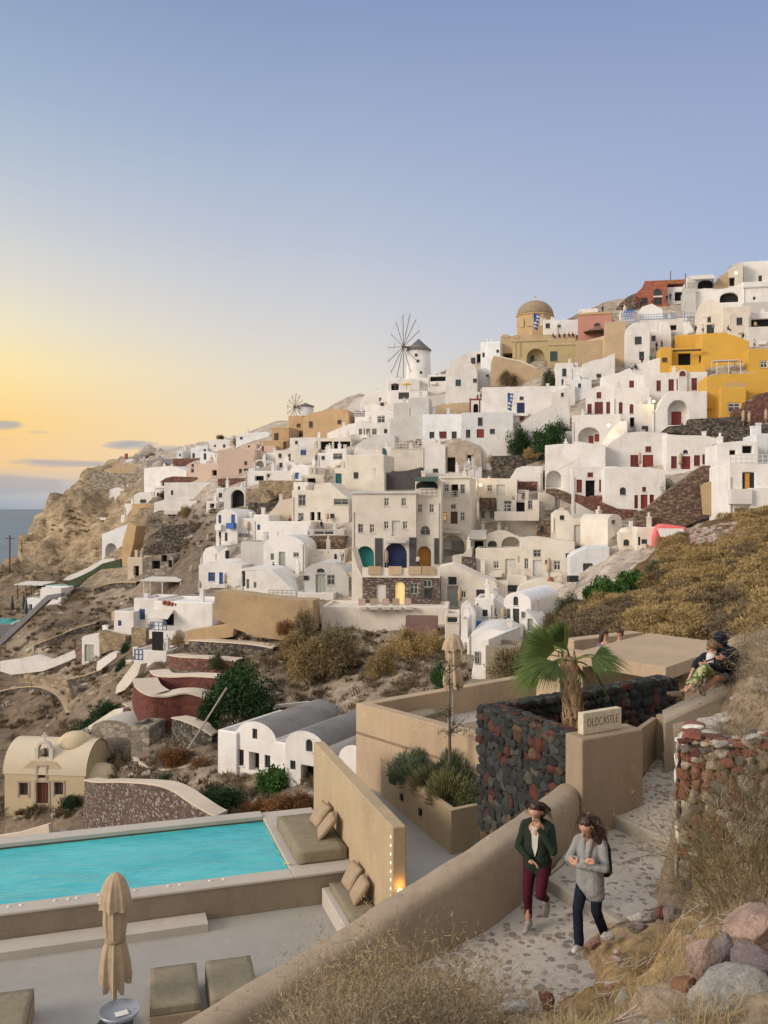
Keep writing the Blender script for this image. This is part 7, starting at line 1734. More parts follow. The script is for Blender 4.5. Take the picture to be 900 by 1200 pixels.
H('pale cube above the balcony house',852,270,910,352,'cool',dep=6,yaw=-8,d=103)
S('red stone pier with a bright red fire box',[(672,400),(680,315),(700,312),(700,398)],'redstone',-8,1)
S('tan cliff patch between the stone ramp and the balcony house',[(650,600),(640,480),(700,450),(742,430),(745,600)],plaster('tan_earth_cliff',(.40,.30,.17),(.28,.21,.12),1.5,.7),-8,2,'cliff_face',d=100)
S('dark drystone terrace wall under the orange parasol',[(465,265),(500,240),(575,235),(580,212),(790,200),(800,240),(715,300),(600,275)],'stone',-8,2)
S('dark drystone wall with low plants at the right',[(712,302),(715,250),(790,240),(905,232),(905,300)],'stone',-8,2,fwd=2)
S('red brown drystone terraces stepping up under the yellow house',[(755,240),(762,170),(805,168),(810,140),(850,138),(852,112),(905,100),(905,235)],'redstone',-8,2)
S('white curved parapet at the foot of the yellow cube',[(715,200),(760,165),(850,120),(860,135),(800,175),(755,205)],'white',-8,1.5,'terrace_wall',fwd=.5)
# --- the cave hotel
crop(380,520,3.4615)
H('cave hotel left block with grey panel, teal arch and navy arch',113,200,372,512,'cream','ww 243 220 263 253;ww 313 220 333 253;wg 137 325 158 362;ww 184 326 204 362;ww 242 315 262 347;ww 318 315 338 347;dw 274 312 308 374;KT 130 415 202 506;KB 243 402 335 506',dep=8,yaw=-7,name='hotel',cat='hotel',ex=[('grey_panel',212,205,356,288,.03,.05,plain('blue_grey_panel',(.40,.41,.40),.85).name) if False else ('pillar',206,383,236,504,.1,.3,'dark'),('pillar',345,380,374,505,.1,.3,'dark'),('railing',256,362,333,396,.9,.08,'w'),('balcony',254,394,335,402,.95,1.0,'grey'),('cornice',108,192,376,202,.25,.6,'grey')])
H('cave hotel middle block with green awning and fan window',368,150,474,512,'cream','Kd 373 150 460 182;ww 378 245 398 280;ww 426 245 446 280;Wg 389 333 430 371;Ko 378 415 433 502;do 396 430 426 485',dep=8,yaw=-7,name='hotel',cat='hotel',ex=[('railing',385,180,446,210,.3,.1,'w'),('awning',370,134,462,152,1.2,.1,'green_awning_cloth'),('pillar',446,383,465,488,.1,.3,'dark')])  # orange lamplight in the arch is painted on its back and door
H('cave hotel tower with lattice balcony and grey arch',470,138,590,460,'cream','ww 485 165 506 195;kd 515 165 543 215;wg 552 165 571 202;wg 513 246 534 264;wo 474 277 496 314;dn 512 275 541 325;ww 551 277 570 313;Nd 473 370 570 455;dg 510 395 560 455',dep=9,yaw=-12,name='hotel',cat='hotel',ex=[('railing',478,326,557,354,.95,.08,'w'),('balcony',476,352,560,362,1.0,1.0,'cream'),('railing',470,192,540,214,.3,.08,'w'),('cornice',466,132,596,140,.2,.6,'cream')])
H('brown stone hotel basement below the planter terrace',155,540,470,655,'pebble','dw 210 570 251 646;Dy 287 560 327 652;wg 347 565 381 611;wg 400 552 436 583;wd 407 590 438 626',dep=5,yaw=-7,fwd=2,name='hotel_basement',ex=[('parapet',155,504,470,543,.15,.5,'cream')]+[('planter_box',x,497,x+52,530,.35,.35,'tan') for x in (180,262,342,398)])
H('grey outside stair left of the cave hotel basement',112,520,158,660,'cream',top=[(112,425),(135,500),(158,545)],roof='x',dep=4,yaw=-7,fwd=1,name='stairs',cat='stairs')
S('dark charcoal terrace wall above the cave hotel',[(243,185),(246,118),(340,108),(395,95),(395,125),(366,150),(362,185)],'dark',-8,2,d=136)
H('white roof terrace behind the cave hotel tower',360,118,640,160,'white',dep=5,yaw=-8,top=[(360,140),(440,122),(560,118),(640,92)],roof='x')
H('white house with grey door and small window right of the stairs',463,490,700,655,'cream','wd 503 540 537 572;dg 499 577 544 662;ww 553 597 576 626;wd 617 592 652 626',top=[(463,500),(520,490),(560,505),(640,545),(690,560),(700,575)],roof='x',dep=6,yaw=-8)
S('dark pebbled parapet on the little hotel terrace',[(556,490),(558,458),(608,462),(615,500),(600,530),(575,510)],'pebble',-8,1,fwd=2)
H('cream parapet with curved wing beside the grey arch',520,430,600,500,'cream',top=[(520,455),(560,450),(585,425),(600,420)],roof='x',dep=3,yaw=-8,fwd=2)
H('long low sun terrace of the hotel above the pale slope',-10,664,500,700,'cream',dep=7,yaw=-6,fwd=5,name='sun_terrace',cat='terrace')
H('purple brown wall patch under the hotel sun terrace',330,700,460,735,plaster('maroon_render',(.20,.12,.11),(.28,.20,.17),1.5,.7),dep=1,yaw=-6,fwd=4.6,name='wall',cat='wall')
H('cream terrace shrub bed right of the sun terrace',490,690,550,760,'cream','wd 500 705 540 725',dep=4,yaw=-6,fwd=3)
# --- right of the hotel
crop(540,540,3.462)
H('cream upper house with white door beside the dark stone wall',74,102,228,242,'cream','ww 107 98 128 126;dw 145 97 179 140;wg 80 204 98 233;wg 117 204 138 233',dep=7,yaw=-9,ex=[('balcony',76,150,142,200,.7,.8,'brownstone')],top=[(74,70),(222,72),(228,72)],roof='x')
H('white low wall house with little brown stone panel',200,24,332,130,'white',top=[(200,70),(225,30),(250,22),(332,22)],roof='x',dep=5,yaw=-10,ex=[('stone_panel',222,84,310,122,.1,.2,'redstone')])
H('cream balcony house with rounded terrace',148,158,318,312,'cream','wg 175 162 206 208;kd 225 160 259 210;wg 272 160 291 196',dep=7,yaw=-9,ex=[('round_balcony',138,206,316,242,1.6,1.8,'cream'),('railing',150,175,205,208,1.5,.08,'w')])
H('grey cream house with sloping right wall',314,125,470,200,'cream','dg 384 150 403 196',top=[(314,128),(400,125),(425,130),(470,178)],roof='x',dep=6,yaw=-9)
H('brown stone panelled patio house',308,244,394,325,'brownstone','wd 322 268 338 292',dep=5,yaw=-9)
H('long cream vault house with white door and brown stone front',370,195,602,345,'cream','dw 462 262 498 341;wd 402 222 421 240',top=[(370,215),(395,198),(430,200),(455,232),(602,222)],roof='x',dep=6,yaw=-9,ex=[('stone_panel',506,258,600,346,.25,.4,'redstone'),('window',525,280,549,308,.3,.1,'w')])
H('cream vault end at the right of the long vault house',596,216,655,345,'cream','wg 612 240 629 258',roof='vault',rise=30,dep=6,yaw=20)
H('cream vault pavilion with fan window',92,278,242,385,'cream','Wd 109 325 146 349;Nd 165 308 241 362',top=[(92,320),(110,296),(150,282),(180,284),(215,300),(242,310)],roof='x',dep=6,yaw=-9)
H('shaded patio with sloping white awning',28,300,96,395,'cream','kd 55 325 92 385',dep=5,yaw=-9,ex=[('awning',30,280,105,315,1.5,.1,'white_fabric')])
H('long cream house with row of white doors',238,312,462,485,'cream','wg 294 360 326 391;dw 292 402 329 468;wg 342 402 356 420;ww 376 404 406 445;wd 425 375 441 392;ww 258 395 275 440',top=[(238,316),(300,310),(400,322),(462,330)],roof='x',dep=6,yaw=-9)
H('cream house with broad white door and small grid window',60,355,242,470,'cream','dw 182 400 223 466;ww 133 408 156 438',dep=6,yaw=-9)
H('pale blue white vaulted house with one dark window',440,345,604,445,'cool','wd 497 417 536 449',top=[(440,395),(470,372),(520,352),(604,350)],roof='x',dep=6,yaw=-9)
H('cream rounded parapet wall with grey grille below',186,464,268,530,'cream','wd 190 505 235 532',dep=3,yaw=-9,roof='vault',rise=8)
H('big cream domed roof behind the chapel vault',226,488,445,560,'cream',roof='vault',rise=45,dep=8,yaw=-9)
H('small curved parapet by the white doors',208,410,262,470,'cream',top=[(208,468),(225,420),(240,412),(262,440)],roof='x',dep=1.2,yaw=-9,fwd=2)
H('white chapel with round gable, dark door and long grey white vault',174,533,284,694,'white','Wd 213 550 233 587;dd 211 600 237 686;wg 185 600 201 641;wg 245 612 266 640',roof='vault',rise=42,dep=9,yaw=-28,roofm=WALLS['cool'],name='chapel',cat='chapel')
H('white sloping side chamber at the right of the chapel',262,600,330,696,'white','dg 272 643 293 692',top=[(262,605),(300,640),(330,690)],roof='x',dep=5,yaw=-20,fwd=.5)
H('small white cube with grey shutter left of the chapel',58,558,134,665,'white','wd 88 605 109 632;wd 66 580 72 588',dep=5,yaw=-12,fwd=1.5)
H('small white gable between the cube and the chapel',122,558,180,655,'white','wd 130 598 141 625',top=[(122,575),(140,560),(180,590)],roof='x',dep=5,yaw=-12,fwd=1)
H('white garden stair going down beside the hotel',0,570,60,720,'white',top=[(0,590),(25,570),(40,580),(60,620)],roof='x',dep=2,yaw=-9,name='stairs',cat='stairs')
crop(400,700,3.46)
H('white vaulted house with grey window low by the ravine',528,165,600,335,'white','wg 541 218 563 271',top=[(528,300),(545,210),(570,178),(600,170)],roof='x',dep=9,yaw=-25,d=80)
H('white swelling vault roof beside the low grey window',510,130,720,235,'white',roof='vault',rise=50,dep=8,yaw=-12,d=84)
H('white parapet stair post at the top of the ravine',485,90,512,200,'white',dep=5,yaw=-10,d=84)
H('grey rocky plinth below the white swelling roof',585,200,725,330,plaster('pale_rock_face',(.34,.29,.22),(.24,.20,.15),1.5,.7),dep=4,yaw=-12,d=83,name='rock_plinth',cat='wall')
S('dark pebble parapet in front of the chapel patio',[(610,150),(608,130),(640,138),(720,150),(728,172),(650,165)],'pebble',-10,1,d=83)
def stairs(label,x0,y0,x1,y1,n,m='white'):
  a,b_ = cp((x0+x1)/2,y1),cp((x0+x1)/2,y0); d1 = (hit(*a) or 110)-1.5; p1 = P(*a,d1); d0 = d1+(y1-y0)/CR[2]/F*d1*1.1; p0 = P(*b_,d0); w = (x1-x0)/CR[2]/F*d1; bm = bmesh.new()
  for i in range(n): q = p1.lerp(p0,i/n); bx(bm,q+Vector((0,0,-2.5)),w,(p0-p1).length/n*.95,2.5+(p0.z-p1.z)/n,-.15)
  tag(obj('stairs',bm,WALLS[m],loc=p1),label,'stairs')
crop(540,540,3.4615); stairs('cream outdoor stairs right of the house with small dark window',134,484,190,560,11,'cream'); stairs('white garden stairs beside the hotel shrub bed',6,580,54,700,14)
crop(640,430,3.4615); stairs('grey stone stairs between the cream vault end and round chapel',262,645,320,720,12,'ruin')
# --- small terrace furniture, parasols, people
def closed_parasol(label,px,pyb,hpx,m=M_PARASOL,d=None,fwd=.8,grp='folded parasols around the town'):
  d = (d or hit(px,pyb) or 110)-fwd; B = P(px,pyb,d); h = hpx/F*d; t = thing('folded_parasol',label,'parasol',B,grp)
  bm = bmesh.new(); tube(bm,[B,B+Vector((0,0,h))],.05,6); obj('pole',bm,M_POLE,t)
  bm = bmesh.new(); lathe(bm,B+Vector((0,0,h*.3)),[(.30,0),(.2,h*.22),(.27,h*.45),(.16,h*.6),(.03,h*.71)],9); shade(obj('canopy',bm,m,t))
for (ox,oy,s),L in (((220,540,4.09),[(395,480,66,'sand parasol on the patio of the broad arched house'),(180,610,75,'sand parasol beside the blue door of the low cottage'),(58,660,88,'sand parasol on the dark terrace left of the ochre wall'),(152,415,50,'sand parasol by the wall of the tall blue door house'),(97,395,45,'sand parasol left of the tall blue door house'),(237,300,60,'sand parasol beside the tall blue door'),(290,345,55,'sand parasol on the white terrace block'),(18,545,45,'sand parasol at the edge of the dry slope'),(670,290,40,'sand parasol in front of the scalloped gable'),(868,690,80,'cream parasol by the dark hotel gate')]),
          ((380,520,3.4615),[(253,505,75,'cream parasol before the navy arch'),(180,650,66,'cream parasol in front of the stone basement'),(300,650,70,'cream parasol by the lit arched doorway'),(550,660,80,'slim parasol beside the grey door right of the hotel'),(516,330,50,'folded parasol on the lattice balcony'),(866,375,50,'folded parasol beside the brown stone patio')]),
          ((640,430,3.462),[(380,412,68,'folded parasol by the red double door'),(545,412,64,'folded parasol before the row of red doors'),(216,510,60,'folded parasol by the dark doorway'),(335,570,60,'folded parasol under the arched stone niche'),(570,95,60,'folded parasol by the upper red door'),(800,240,66,'left folded parasol on the red stone terrace'),(824,240,60,'middle folded parasol on the red stone terrace'),(892,232,62,'right folded parasol on the red stone terrace'),(768,478,62,'folded white parasol on the right hand balcony')]),
          ((540,540,3.462),[(125,440,55,'folded parasol by the small grid window'),(268,440,55,'folded parasol between the white doors'),(357,470,75,'folded parasol with a red pot at its foot'),(212,205,66,'folded parasol on the rounded balcony'),(172,690,100,'lilac folded parasol at the chapel door')]),
          ((420,440,6.43),[(158,290,80,'folded parasol on the cafe terrace, the left one'),(235,275,70,'folded parasol on the cafe terrace, the right one'),(258,180,60,'folded parasol on the upper terrace'),(462,70,60,'folded parasol above the slate panel')]),
          ((250,430,3.6),[(212,555,40,'tan parasol in the rubble walled garden, left of a pair'),(196,560,36,'tan parasol at the left of the rubble garden'),(262,555,34,'tan parasol at the right of the rubble garden'),(470,490,60,'tall folded parasol on the cream roof'),(105,650,42,'tan parasol beside the white vault with the blue door'),(152,690,46,'tan parasol on the block right of the blue door')])):
  crop(ox,oy,s)
  for x,y,h,lab in L: px,py = cp(x,y); closed_parasol(lab,px,py,h/s,fwd=1.6)
def open_parasol(label,px,pyb,pyt,wpx,mt,d=None,fwd=1.5,flat=.35):
  d = min(d or 999,hit(px,pyb) or 999)-fwd; B = P(px,pyb,d); h = (pyb-pyt)/F*d; R = wpx/F*d/2; t = thing('parasol',label,'parasol',B)
  bm = bmesh.new(); tube(bm,[B,B+Vector((0,0,h))],.06,6); obj('pole',bm,M_POLE,t)
  bm = bmesh.new(); lathe(bm,B+Vector((0,0,h)),[(R,-R*flat-.12),(R,-R*flat),(R*.5,-R*flat*.45),(.05,0)],8); obj('canopy',bm,mt,t)
open_parasol('orange open parasol in front of the yellow house',826,489,475,26,MATS['orange_fabric'])
open_parasol('brown scalloped parasol before the rose house',700,399,383,33,fabric('brown_canvas',(.20,.13,.09)),d=182)
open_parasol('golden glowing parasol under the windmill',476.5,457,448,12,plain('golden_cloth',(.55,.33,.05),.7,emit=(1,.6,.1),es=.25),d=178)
open_parasol('dark wine parasol left of the golden one',463,456,449,10,plain('wine_cloth',(.08,.03,.035),.8),d=179)
# lit lamps in the town
for lab,px,py,e,lb,lf in (('glowing wall lamp on the white link wall',766,472,110,(756,507),1.3),('glowing lamp on the stair under the red window gable',713,500,90,(720,521),5.0),('glowing lamp by the cream hotel house',563,570,30,(583,610),1.3),('lit lamp beside the topmost doorway',862.5,321.5,25,None,0)):
  d = hit(*lb)-lf if lb else (hit(px,py) or 150)-3.5; q = P(px,py,d); bm = bmesh.new(); lathe(bm,q,[(.06,0),(.2,.08),(.22,.3),(.1,.42)],8)
  tag(obj('wall_lamp',bm,plain('lit_lamp_glass',(.9,.7,.4),.4,emit=(1,.62,.2),es=4),loc=q),lab,'lamp'); lamp(q+Vector((0,-.5,.2)),e,(1,.55,.15),.1)
# dishes, flags, loungers, boxes
def dish(label,px,py,r,d=None):
  d = (d or hit(px,py))-1.4; c = P(px,py,d); t = thing('satellite_dish',label,'satellite dish',c); R = r/F*d; bm = bmesh.new(); b2 = bmesh.new()
  M = Matrix.Translation(c) @ Matrix.Rotation(radians(70),4,'X') @ Matrix.Rotation(radians(15),4,'Y')
  lathe(bm,(0,0,0),[(.02,.0),(R*.5,R*.06),(R,R*.25),(R*.98,R*.29),(R*.45,R*.12),(.02,.05)],18); bm.transform(M); shade(obj('reflector',bm,plain('pale_dish',(.55,.54,.52),.5),t))
  tube(b2,[(0,0,0),(0,0,R)],.03,5); b2.transform(M); tube(b2,[c,c+Vector((0,.6,-1.2))],.06,6); obj('arm',b2,M_POLE,t)
dish('larger satellite dish on the dark stone wall',548,547.5,4.8,138); dish('smaller satellite dish right of the larger one',556.5,549,3.6,138); dish('satellite dish on the yellow house',833.5,410,3.2)
def flag(label,px,pyb,pyt,wpx,fy0,fy1,d):
  B = P(px,pyb,d); h = (pyb-pyt)/F*d; t = thing('flagpole',label,'flag',B); bm = bmesh.new(); tube(bm,[B,B+Vector((0,0,h))],.05,6); obj('pole',bm,M_POLE,t)
  z1 = (pyb-fy0)/F*d; z0 = (pyb-fy1)/F*d; w = wpx/F*d; bm = bmesh.new(); n = 9
  for i in range(n):
    for k in range(4):
      f = lambda a,b_: B+Vector((w*b_*(1-.3*a/n),.25*sin(b_*5+a*.4),z1-(z1-z0)*a/n-.25*b_*w))
      mi = 1 if (i % 2 and not (i < 5 and k < 2)) else 0
      if i < 5 and k < 2: mi = 1 if not (i == 2 or k == 1 and False) else 0; mi = 1 if mi else 0; mi = 0
      quad(bm,[f(i,k/4),f(i,(k+1)/4),f(i+1,(k+1)/4),f(i+1,k/4)],mi)
  obj('flag_cloth',bm,[plain('flag_blue',(.03,.09,.33),.8),plain('flag_white',(.6,.6,.6),.8)],t)
flag('blue and white striped flag before the high white wall',595,481,459,6.5,460,480,153); flag('blue and white flag on a tall pole by the brown dome',625.5,395,356,7,367,385,183)
crop(380,520,3.4615)
for i,(x,c) in enumerate(((152,'rose'),(200,'tan'),(250,'rose'),(262+30,'tan'),(340,'rose'))):
  q = P(*cp(x,672),hit(*cp(240,690))-8.5+2); q.z = P(*cp(240,664),hit(*cp(240,690))-5).z+.02
  t = thing('sun_lounger',['pink lounger at the left end of the hotel sun terrace','tan lounger second from the left on the hotel sun terrace','pink lounger in the middle of the hotel sun terrace','tan lounger right of the middle on the hotel sun terrace','pink lounger at the right end of the hotel sun terrace'][i],'sun lounger',q,'loungers on the hotel sun terrace')
  bm = bmesh.new(); bx(bm,q,.8,1.9,.3,.1); obj('base',bm,WALLS['cream'],t); bm = bmesh.new(); bx(bm,q+Vector((0,.75,.3)),.75,.15,.75,.1,tilt=Matrix.Rotation(-.4,4,'X')); obj('backrest',bm,plain('pale_pink_cushion',(.45,.30,.26),.9) if c == 'rose' else M_CUSH2,t)
crop(520,630,5.625)
for lab,x,y,w_,h_,m_,nm in (('bright blue box beside the white garden stair',223,588,40,40,plain('blue_plastic',(.02,.16,.55),.4),'storage_box'),('pink box right of the bright blue one',290,595,24,45,plain('pink_plastic',(.62,.25,.28),.5),'storage_box'),('terracotta jar on the cream domed roof',705,310,46,50,MATS['terracotta'],'jar'),('dark outdoor unit on the cream domed roof',850,292,70,42,TRIM['d'],'air_conditioner')):
  px,py = cp(x,y); d = hit(px,py)-4; q = P(px,py,d); w = w_/5.625/F*d; h = h_/5.625/F*d; bm = bmesh.new()
  if nm == 'jar': lathe(bm,q,[(w*.3,0),(w*.5,h*.4),(w*.45,h*.75),(w*.25,h*.9),(w*.3,h)],12); o = shade(obj(nm,bm,m_,loc=q))
  else: bx(bm,q,w,.6,h,.3); o = bev(obj(nm,bm,m_,loc=q),.05)
  tag(o,lab,{'jar': 'pot','air_conditioner': 'appliance'}.get(nm,'box'))
# ------------------------------------------------------------------ big folded parasols on the terraces
def parasol(label,base,h,c0,R,lean=0,seed=1):
  t = thing('folded_parasol',label,'parasol',base); bm = bmesh.new(); tube(bm,[base,base+Vector((0,0,h*.985))],.027,10); obj('pole',bm,M_POLE,t)
  bm = bmesh.new(); n = 108
  def ring(z,r,amp,k=8,ph=0,drop=0):
    return [bm.verts.new(base+Vector(((r*(1+amp*wv(k*a+ph)))*cos(a),(r*(1+amp*wv(k*a+ph)))*sin(a),z-drop*abs(cos(k*a*.5+ph*.5))+drop*.7*sin(2*a+seed)))) for a in [2*pi*i/n for i in range(n)]]
  wv = lambda x: 1-2.2*abs(sin(x*.5))**.6+.25*sin(x*1.7+seed)
  L = h-c0; Z = lambda f: c0+L*f
  spec = [(Z(-.04),R*1.02,.30,.09),(Z(.05),R*1.12,.30,.07),(Z(.16),R*1.06,.26,.02),(Z(.27),R*.92,.18,0),(Z(.345),R*.72,.10,0),(Z(.365),R*.70,.08,0),(Z(.40),R*.76,.12,0),(Z(.52),R*.88,.16,0),(Z(.66),R*.86,.15,0),(Z(.74),R*.80,.13,0)]
  rows = [ring(z,r,a*.55,9,.25*i*.35,dr*1.5) for i,(z,r,a,dr) in enumerate(spec)]
  for a,b_ in zip(rows,rows[1:]):
    for i in range(n): bm.faces.new((a[i],a[(i+1) % n],b_[(i+1) % n],b_[i]))
  obj_ = obj('canopy',bm,M_PARASOL,t); shade(obj_)
  bm = bmesh.new(); cap = [(Z(.70),R*1.27,.09),(Z(.73),R*1.2,.08),(Z(.80),R*1.1,.07),(Z(.87),R*.93,.06),(Z(.94),R*.66,.05),(Z(.98),R*.34,.03),(Z(1.0),R*.05,0)]
  rows = [ring(z,r,a,8,.2,.05 if i == 0 else .02 if i == 1 else 0) for i,(z,r,a) in enumerate(cap)]
  for a,b_ in zip(rows,rows[1:]):
    for i in range(n): bm.faces.new((a[i],a[(i+1) % n],b_[(i+1) % n],b_[i]))
  bm.faces.new(rows[-1]); shade(obj('vent_cap',bm,M_PARASOL,t))
  bm = bmesh.new(); lathe(bm,base,[(R*.74,Z(.34)),(R*.77,Z(.345)),(R*.77,Z(.37)),(R*.74,Z(.375))],24); shade(obj('strap',bm,fabric('strap_canvas',(.30,.23,.15)),t))
  bm = bmesh.new(); lathe(bm,base,[(.30,0),(.30,.06),(.05,.1)],20); obj('base',bm,M_DARKM,t)
parasol('big folded sand coloured parasol standing by the pool',G(135,1203,FZ),2.62,.86,.225)
parasol('folded sand coloured parasol on the upper terrace',G(531,862,-6.385),2.86,1.5,.24,seed=3)
tc_ = P(140,1186,14.75); tb = thing('side_table','round pale blue metal side table with a small note at the foot of the parasol','table',(tc_.x,tc_.y,FZ))
MT = plain('pale_blue_metal',(.36,.40,.46),.4,.3)
bm = bmesh.new(); lathe(bm,tc_,[(.02,-.01),(.29,-.01),(.325,.045),(.33,.045),(.30,-.03),(.02,-.03)],36); shade(obj('tray_top',bm,MT,tb))
for a in (.5,2.6,4.7): bm = bmesh.new(); q = tc_+Vector((cos(a)*.25,sin(a)*.25,0)); tube(bm,[Vector((q.x,q.y,FZ)),q],.012,6); obj('leg',bm,MT,tb)
bm = bmesh.new(); bx(bm,tc_+Vector((.05,-.05,0)),.2,.14,.012,.5); tag(obj('paper_note',bm,plain('white_card',(.7,.68,.62),.8),loc=tc_),'small white card lying on the round side table','card')
# ------------------------------------------------------------------ people
SKIN = plain('skin',(.48,.27,.18),.55,noise_s=14,spec=.35); SKIN2 = plain('tanned_skin',(.38,.19,.12),.55,noise_s=14,spec=.35)
HAIR = plain('dark_brown_hair',(.045,.022,.014),.45,noise_s=40); HAIRB = plain('dark_blond_hair',(.14,.085,.04),.6,noise_s=40)
def blob(name,caps,m,parent,voxel=.012,smooth=2,wrinkle=0,freq=9):
  """one continuous surface from tapered capsules (p0, r0, p1, r1), voxel-remeshed"""
  bm = bmesh.new()
  for a,ra,b_,rb in caps:
    a,b_ = Vector(a),Vector(b_); L = (b_-a).length
    if L < 1e-4:
      bmesh.ops.create_icosphere(bm,subdivisions=3,radius=ra,matrix=Matrix.Translation(a)); continue
    n = max(2,int(L/(min(ra,rb)*.5))+1)
    t = (b_-a)/L; s = t.orthogonal().normalized(); u = t.cross(s); prof = []
    for k in range(5): an = pi/2*k/4; prof.append((-ra*cos(an),ra*sin(an)))
    for k in range(1,n): f = k/n; prof.append((L*f,ra+(rb-ra)*f))
    for k in range(5): an = pi/2*k/4; prof.append((L+rb*sin(an),rb*cos(an)))
    rings = [[bm.verts.new(a+t*z+(s*cos(2*pi*i/14)+u*sin(2*pi*i/14))*max(r,1e-4)) for i in range(14)] for z,r in prof]
    for p,q in zip(rings,rings[1:]):
      for i in range(14): bm.faces.new((p[i],p[(i+1) % 14],q[(i+1) % 14],q[i]))
    bm.faces.new(rings[0][::-1]); bm.faces.new(rings[-1])
  bmesh.ops.recalc_face_normals(bm,faces=bm.faces)
  o = obj(name,bm,m,parent,recalc=False)
  md = o.modifiers.new('r','REMESH'); md.mode = 'VOXEL'; md.voxel_size = voxel; md.use_smooth_shade = True
  if smooth: s_ = o.modifiers.new('s','SMOOTH'); s_.factor = .5; s_.iterations = smooth
  baked(o)
  if not o.data.materials: o.data.materials.append(m)
  if wrinkle:
    for v in o.data.vertices: v.co += v.normal*wrinkle*(noise.noise(v.co*freq)+.5*noise.noise(Vector((v.co.x*freq*2.3,v.co.y*freq*2.3,v.co.z*freq*1.2))))
  return shade(o)
class Fig:
  """posed figure; local frame: f forward, r right, u up, origin on the ground"""
  def __init__(s,loc,yaw): s.o = Vector(loc); s.f = Vector((-sin(yaw),-cos(yaw),0)); s.r = Vector((-cos(yaw),sin(yaw),0))
  def __call__(s,r,f,u): return s.o+s.r*r+s.f*f+Vector((0,0,u))
def head(g,c,look,up,R=.098):
  """skull, jaw, nose and ears as capsules around c; look = facing direction"""
  l = Vector(look).normalized(); u = Vector(up); u = (u-l*u.dot(l)).normalized(); s = l.cross(u)
  q = lambda a,b_,d: c+s*a+l*b_+u*d
  return q,[(q(0,-.018,.03),R*.93,q(0,.01,.028),R*.86),(q(0,.02,-.02),R*.72,q(0,.045,-.085),R*.40),(q(0,.085,.005),.012,q(0,.108,-.03),.017),(q(0,.075,-.062),.020,q(0,.078,-.062),.02),(q(.088,-.01,-.015),.016,q(.09,-.014,.018),.018),(q(-.088,-.01,-.015),.016,q(-.09,-.014,.018),.018)]
def face_bits(q,root,skin):
  bm = bmesh.new()
  for s in (-1,1):
    b2 = bmesh.new(); bmesh.ops.create_uvsphere(b2,u_segments=10,v_segments=8,radius=.006,matrix=Matrix.Translation(q(s*.034,.078,.008))); me = bpy.data.meshes.new('t'); b2.to_mesh(me); b2.free(); bm.from_mesh(me); bpy.data.meshes.remove(me)
    tube(bm,[q(s*.016,.088,.034),q(s*.034,.09,.04),q(s*.054,.076,.034)],.003,5)
  obj('eyes_and_brows',bm,plain('dark_eye',(.07,.04,.03),.4),root)
  bm = bmesh.new(); tube(bm,[q(-.024,.089,-.066),q(0,.098,-.064),q(.024,.089,-.066)],[.004,.008,.004],6); obj('lips',bm,plain('lip_skin',(.33,.11,.09),.5),root)
def strands(q,root,m,n,L0,L1,seed,back=.6,drift=(0,0,0)):
  """loose hair: narrow ribbons growing from the scalp and falling in waves"""
  r = random.Random(seed); bm = bmesh.new(); dv = Vector(drift)
  for _ in range(n):
    a = r.uniform(-pi,pi); u = r.uniform(.1,1); s = sqrt(1-u*u); x,y = cos(a)*s,sin(a)*s
    if y > .1: continue
    p = q(x*.096,y*.096-.022,u*.10+.015); d = (p-q(0,-.02,.0)).normalized()*.6+(q(0,-1,0)-q(0,0,0))*back*.4; L = r.uniform(L0,L1); prev = None; w = r.uniform(.003,.007); ph = r.uniform(0,6)
    for k in range(8):
      sd = d.cross(Vector((r.gauss(0,.3),r.gauss(0,.3),1))); sd = sd.normalized()*w*(1-k/10)
      cur = (bm.verts.new(p-sd),bm.verts.new(p+sd))
      if prev: bm.faces.new((prev[0],prev[1],cur[1],cur[0]))
      prev = cur; d = (d.normalized()*.55+Vector((0,0,-1))*(.25+.09*k)+sd.normalized()*.22*sin(k*1.3+ph)+dv*.3).normalized(); p = p+d*L/8
  return obj('hair_strands',bm,m,root,recalc=False)
def hand(w,d,side,curl=.6,s=1.0):
  """palm, four unequal bent fingers and a thumb as capsules; w wrist, d pointing direction, side = thumb side"""
  d = Vector(d).normalized(); sd = Vector(side); sd = (sd-d*sd.dot(d)).normalized(); n = d.cross(sd); out = [(w,.026*s,w+d*.035*s,.03*s),(w+d*.03*s+sd*.02*s,.022*s,w+d*.085*s+sd*.026*s,.016*s),(w+d*.03*s-sd*.02*s,.022*s,w+d*.08*s-sd*.026*s,.015*s)]
  for i,(o,L) in enumerate(((.030,.068),(.010,.078),(-.010,.072),(-.029,.056))):
    p = w+(d*.085+sd*o)*s; dd = (d+n*curl*.5).normalized(); p1 = p+dd*L*.45*s; dd = (d*(1-curl*.5)+n*curl).normalized(); p2 = p1+dd*L*.32*s; dd = (d*(1-curl)+n*curl*1.3).normalized(); p3 = p2+dd*L*.25*s
    out += [(p,.0095*s,p1,.009*s),(p1,.009*s,p2,.0085*s),(p2,.0085*s,p3,.0075*s)]
  p = w+(d*.025+sd*.03)*s; p1 = p+(d*.55+sd*.8+n*.25).normalized()*.04*s; p2 = p1+(d*.9+sd*.35+n*.3).normalized()*.034*s
  return out+[(p,.013*s,p1,.011*s),(p1,.011*s,p2,.0085*s)]
